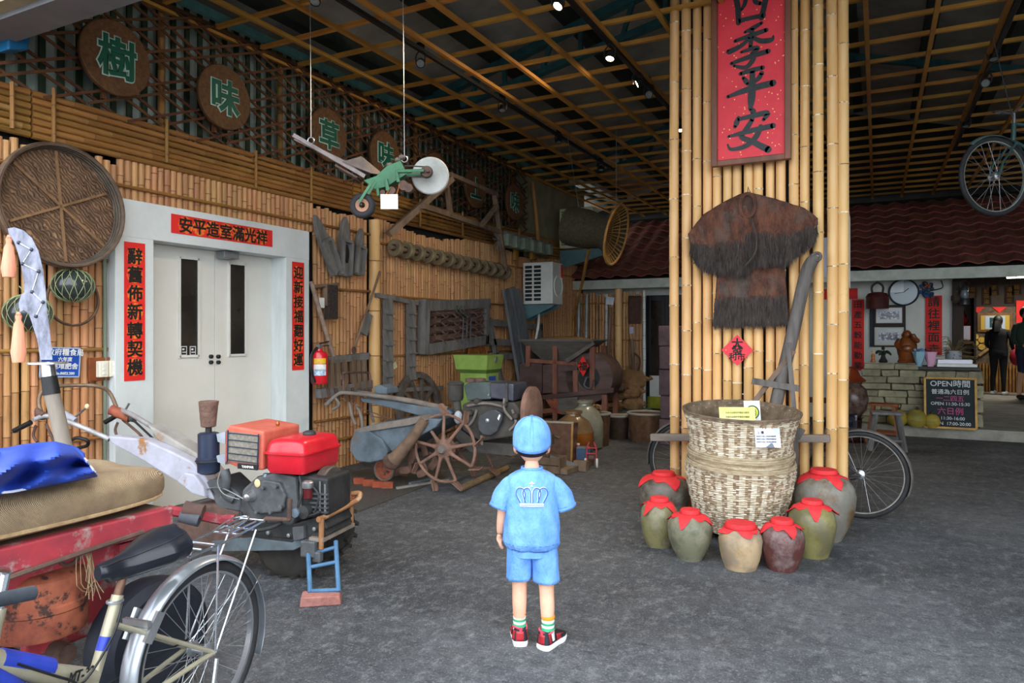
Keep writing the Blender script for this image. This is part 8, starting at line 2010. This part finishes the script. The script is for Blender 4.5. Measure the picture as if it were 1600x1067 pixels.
# ------------------------------------------------------------------ hanging green cultivator
C = thing('hanging_cultivator', 'green hand cultivator with white disc and small tyre hung from the ceiling on wires', 'cultivator', DP(610, 285, 4.9), YAW)
m_cg = M('paint_cult_green', '3E7A54', '2F6040', 6, .5, c3='5A4A3E', s3=6, l3=.62, h3=.74); m_ck = M('metal_pinkgrey', '8E827E', '6E6460', 9, .6, metal=.4)
def cp(u, v, y_=0.0):
    P = DP(u, v, 4.9 + y_) - V(C.location); return V((P.dot(V((CS, SN, 0))), y_, P.z))
def cslab(name, mat, pix, y0, y1, parent=None):
    P = [cp(u, v) for u, v in pix]; n = len(P); b = MB()
    b.add([(p.x, y0, p.z) for p in P] + [(p.x, y1, p.z) for p in P], [tuple(range(n)), tuple(range(2 * n - 1, n - 1, -1))] + [((i + 1) % n, i, i + n, (i + 1) % n + n) for i in range(n)]); return b.build(name, mat, parent or C, smooth=False, bevel=.004)
cslab('gear_body', m_cg, [(570, 284), (590, 277), (606, 262), (627, 253), (634, 268), (636, 275), (606, 294), (588, 298)], -.05, .05)
cslab('side_arm', m_cg, [(620, 268), (664, 267), (664, 272), (622, 273)], -.065, -.05); cslab('side_arm', m_cg, [(620, 268), (664, 267), (664, 272), (622, 273)], .05, .065)
for pts in ([(603, 284), (608, 282), (612, 300), (606, 302)], [(620, 270), (624, 270), (628, 288), (622, 288)], [(590, 296), (595, 296), (596, 308), (592, 310)]): cslab('hanger_plate', m_cg, pts, -.07, -.05)
c_ = cp(670, 270); d_ = MB().lathe([(0, -.012), (.125, -.012), (.132, -.004), (.132, .004), (.125, .012), (0, .012)], 40, (c_.x, .09, c_.z), 'y').build('white_disc', M('disc_white', 'B4B4AE', '96968F', 7, .6), C)
d_.rotation_euler = (0, 0, 0)
MB().lathe([(0, -.02), (.036, -.02), (.036, .02), (0, .02)], 20, (c_.x - .012, -.02, c_.z), 'y').build('sprocket', m_rustd, C); MB().torus((c_.x - .012, -.02, c_.z), .038, .006, 'y', 24, 5).build('chain', m_dk, C)
for dz in (.036, -.036): MB().tube([(c_.x - .012, -.02, c_.z + dz), (cp(632, 268).x, -.02, cp(632, 268).z + dz)], .005, 5).build('chain', m_dk, C)
MB().tube([(c_.x, -.08, c_.z), (c_.x, .1, c_.z)], .012, 8).build('disc_axle', m_rustd, C)
w_ = cp(571, 325); t = MB().torus((w_.x, -.09, w_.z), .062, .026, 'y', 32, 10).build('tyre', m_tyre, C); MB().lathe([(.02, -.02), (.045, -.024), (.045, .024), (.02, .02), (.02, -.02)], 24, (w_.x, -.09, w_.z), 'y').build('wheel_rim', M('rim_peach', 'A87A60', '8A5E48', 12, .6), t)
for y_ in (-.13, -.05):
    a, b_ = cp(590, 286), cp(567, 322); MB().beam((a.x, y_, a.z), (b_.x, y_, b_.z), .018, .006, (0, 1, 0)).build('fork_arm', m_cg, C, smooth=False)
MB().tube([(w_.x, -.14, w_.z), (w_.x, -.04, w_.z)], .008, 7).build('wheel_axle', m_dk, C)
for u0, v0, u1, v1, y_ in ((452, 208, 572, 268, .14), (467, 219, 573, 279, -.12)):
    a, b_ = cp(u0, v0), cp(u1, v1); MB().beam((a.x, y_, a.z), (b_.x, y_ * .5, b_.z), .03, .026).build('handle_bar', m_ck, C, smooth=False)
a, b_ = cp(528, 262), cp(562, 281); MB().beam((a.x, 0, a.z), (b_.x, 0, b_.z), .16, .012).build('tray', m_rustd, C, smooth=False)
P = [cp(542, 256), cp(565, 244), cp(596, 268), cp(580, 276)]
b = MB(); ap = cp(565, 244); q4 = [V((cp(540, 258).x, -.1, cp(540, 258).z)), V((cp(585, 276).x, -.1, cp(585, 276).z)), V((cp(596, 268).x, .1, cp(596, 268).z)), V((cp(552, 250).x, .1, cp(552, 250).z))]
b.add([V((ap.x, 0, ap.z))] + q4, [(0, 1, 2), (0, 2, 3), (0, 3, 4), (0, 4, 1), (4, 3, 2, 1)]); b.build('seed_hopper', m_ck, C, smooth=False)
for u, v, r_ in ((600, 303, .018), (614, 300, .026), (632, 292, .034), (640, 296, .03)):
    p = cp(u, v); MB().lathe([(0, -.03), (r_, -.028), (r_, .028), (0, .03)], 16, (p.x, -.03, p.z), 'y').build('roller', m_rustd, C)
for u, v in ((610, 258), (622, 250), (628, 246)): p = cp(u, v); MB().ball((p.x, 0, p.z), (.025, .03, .018), 10, 7).build('fitting', m_dust, C)
MB().box(cp(611, 318) + V((0, -.07, 0)), (.118, .006, .1), rx=.1).build('paper_card', m_white, C, smooth=False); MB().tube([cp(613, 295) + V((0, -.06, 0)), cp(605, 308) + V((0, -.07, 0))], .003, 4).build('cord', M('cord_orange', 'B8662E', None), C); MB().tube([cp(626, 292) + V((0, -.06, 0)), cp(622, 309) + V((0, -.07, 0))], .003, 4).build('cord', M('cord_orange', 'B8662E'), C)
for (u0, v0, u1) in ((486, 215, 484), (632, 244, 629)):
    a = cp(u0, v0); e = DP(u1, -60, 4.9) - V(C.location); e = V((e.dot(V((CS, SN, 0))), 0, 3.98 - C.location.z)); MB().tube([(a.x, 0, a.z), e], .0026, 5).build('hanging_wire', m_alu, C)
    MB().torus((a.x, 0, a.z - .02), .022, .004, 'y', 16, 5).build('wire_loop', m_alu, C)

# ------------------------------------------------------------------ track lighting
def track(label, x, y0, y1):
    T = tag(MB().box((x, (y0 + y1) / 2, 3.93), (.035, y1 - y0, .035)).build('lamp_track', m_black, smooth=False), label, 'light track'); return T
track('black lamp track nearest the bamboo wall under the ceiling slats', -3.62, 3.2, 10.5)
track('black lamp track running in towards the pillar under the ceiling slats', -2.07, 3.2, 10.5)
track('black lamp track right of the pillar under the ceiling slats', .95, 4.0, 11.5)
def spot(label, u, v, x, aim, lit, energy=60):
    d = ray(u, v); t = x / d.x; p = V((0, 0, H)) + d * t
    T = thing('track_spot', label, 'spotlight', (p.x, p.y, p.z), 0, 'track spotlights')
    aim = V(aim).normalized(); q_ = (-aim).to_track_quat('Z', 'Y').to_matrix().to_4x4()
    def ad(b, nm, mt): o = b.build(nm, mt, T); o.matrix_basis = q_; return o
    ad(MB().lathe([(.022, .06), (.036, .045), (.042, .0), (.041, -.008), (.035, -.008), (.034, .0)], 22), 'lamp_head', m_black)
    ad(MB().lathe([(0, -.004), (.034, -.004)], 20), 'lens', M('lens_lit', 'FFE2B4', None, emit=26.0) if lit else M('lens_dull', '8E938E', 'B4B8B4', 60, .3))
    MB().tube(smoothpts([(-.044, 0, .0), (-.05, 0, .07), (-.015, 0, .11)]), .007, 6).build('yoke_arm', m_black, T); MB().tube(smoothpts([(.044, 0, .0), (.05, 0, .07), (.015, 0, .11)]), .007, 6).build('yoke_arm', m_black, T)
    MB().box((0, 0, .14), (.04, .07, .07)).build('adapter', m_black, T, smooth=False); MB().tube([(0, 0, .16), (x * 0, 0, 3.93 - p.z)], .012, 7).build('stem', m_black, T)
    if lit:
        ld = bpy.data.lights.new('spot_lamp', 'SPOT'); ld.energy = energy; ld.color = (1, .8, .55); ld.spot_size = math.radians(95); ld.spot_blend = .6; ld.shadow_soft_size = .04
        lo = bpy.data.objects.new('spot_lamp', ld); COL.objects.link(lo); lo.parent = T; lo.matrix_basis = q_ @ Matrix.Translation((0, 0, -.03))
spot('unlit track spotlight over the small tyre of the cultivator', 657, 99, -3.62, (.35, -.7, -.6), False)
spot('unlit spotlight, second on the track nearest the wall', 785, 172, -3.62, (.1, -.3, -1), False)
spot('unlit spotlight, third on the track nearest the wall', 873, 222, -3.62, (.1, -.3, -1), False)
spot('unlit spotlight, farthest on the track nearest the wall', 939, 265, -3.62, (.1, -.3, -1), False)
spot('lit spotlight at the top edge above the hall', 872, 9, -2.07, (-.3, -.5, -.8), True, 70)
spot('lit spotlight hanging second on the track towards the pillar', 953, 91, -2.07, (-.1, -.35, -.95), True, 70)
spot('lit spotlight turned sideways just left of the pillar', 996, 131, -2.07, (-.9, -.3, -.5), True, 45)
spot('unlit spotlight facing us beside the pillar', 1014, 148, -2.07, (.2, -.9, -.1), False)
spot('unlit spotlight at the top left edge under the ceiling', 492, 2, -3.62, (.2, -.4, -.9), False)
spot('unlit spotlight tilted down, near end of the right-hand track', 1553, 92, .95, (.0, -.3, -1), False)
spot('unlit spotlight facing us, second on the right-hand track', 1540, 130, .95, (-.2, -.9, -.2), False)
spot('unlit spotlight, third on the right-hand track', 1509, 197, .95, (.0, -.2, -1), False)
for i, (u, v) in enumerate(((1064, 203), (1099, 247), (1287, 230))):
    spot('%s small lit lamp glimpsed between the bamboo poles' % ('left', 'middle', 'right')[i], u, v, (-2.07, -2.07, .2)[i] if i < 2 else .2, (0.1, -.2, -1), True, 70)
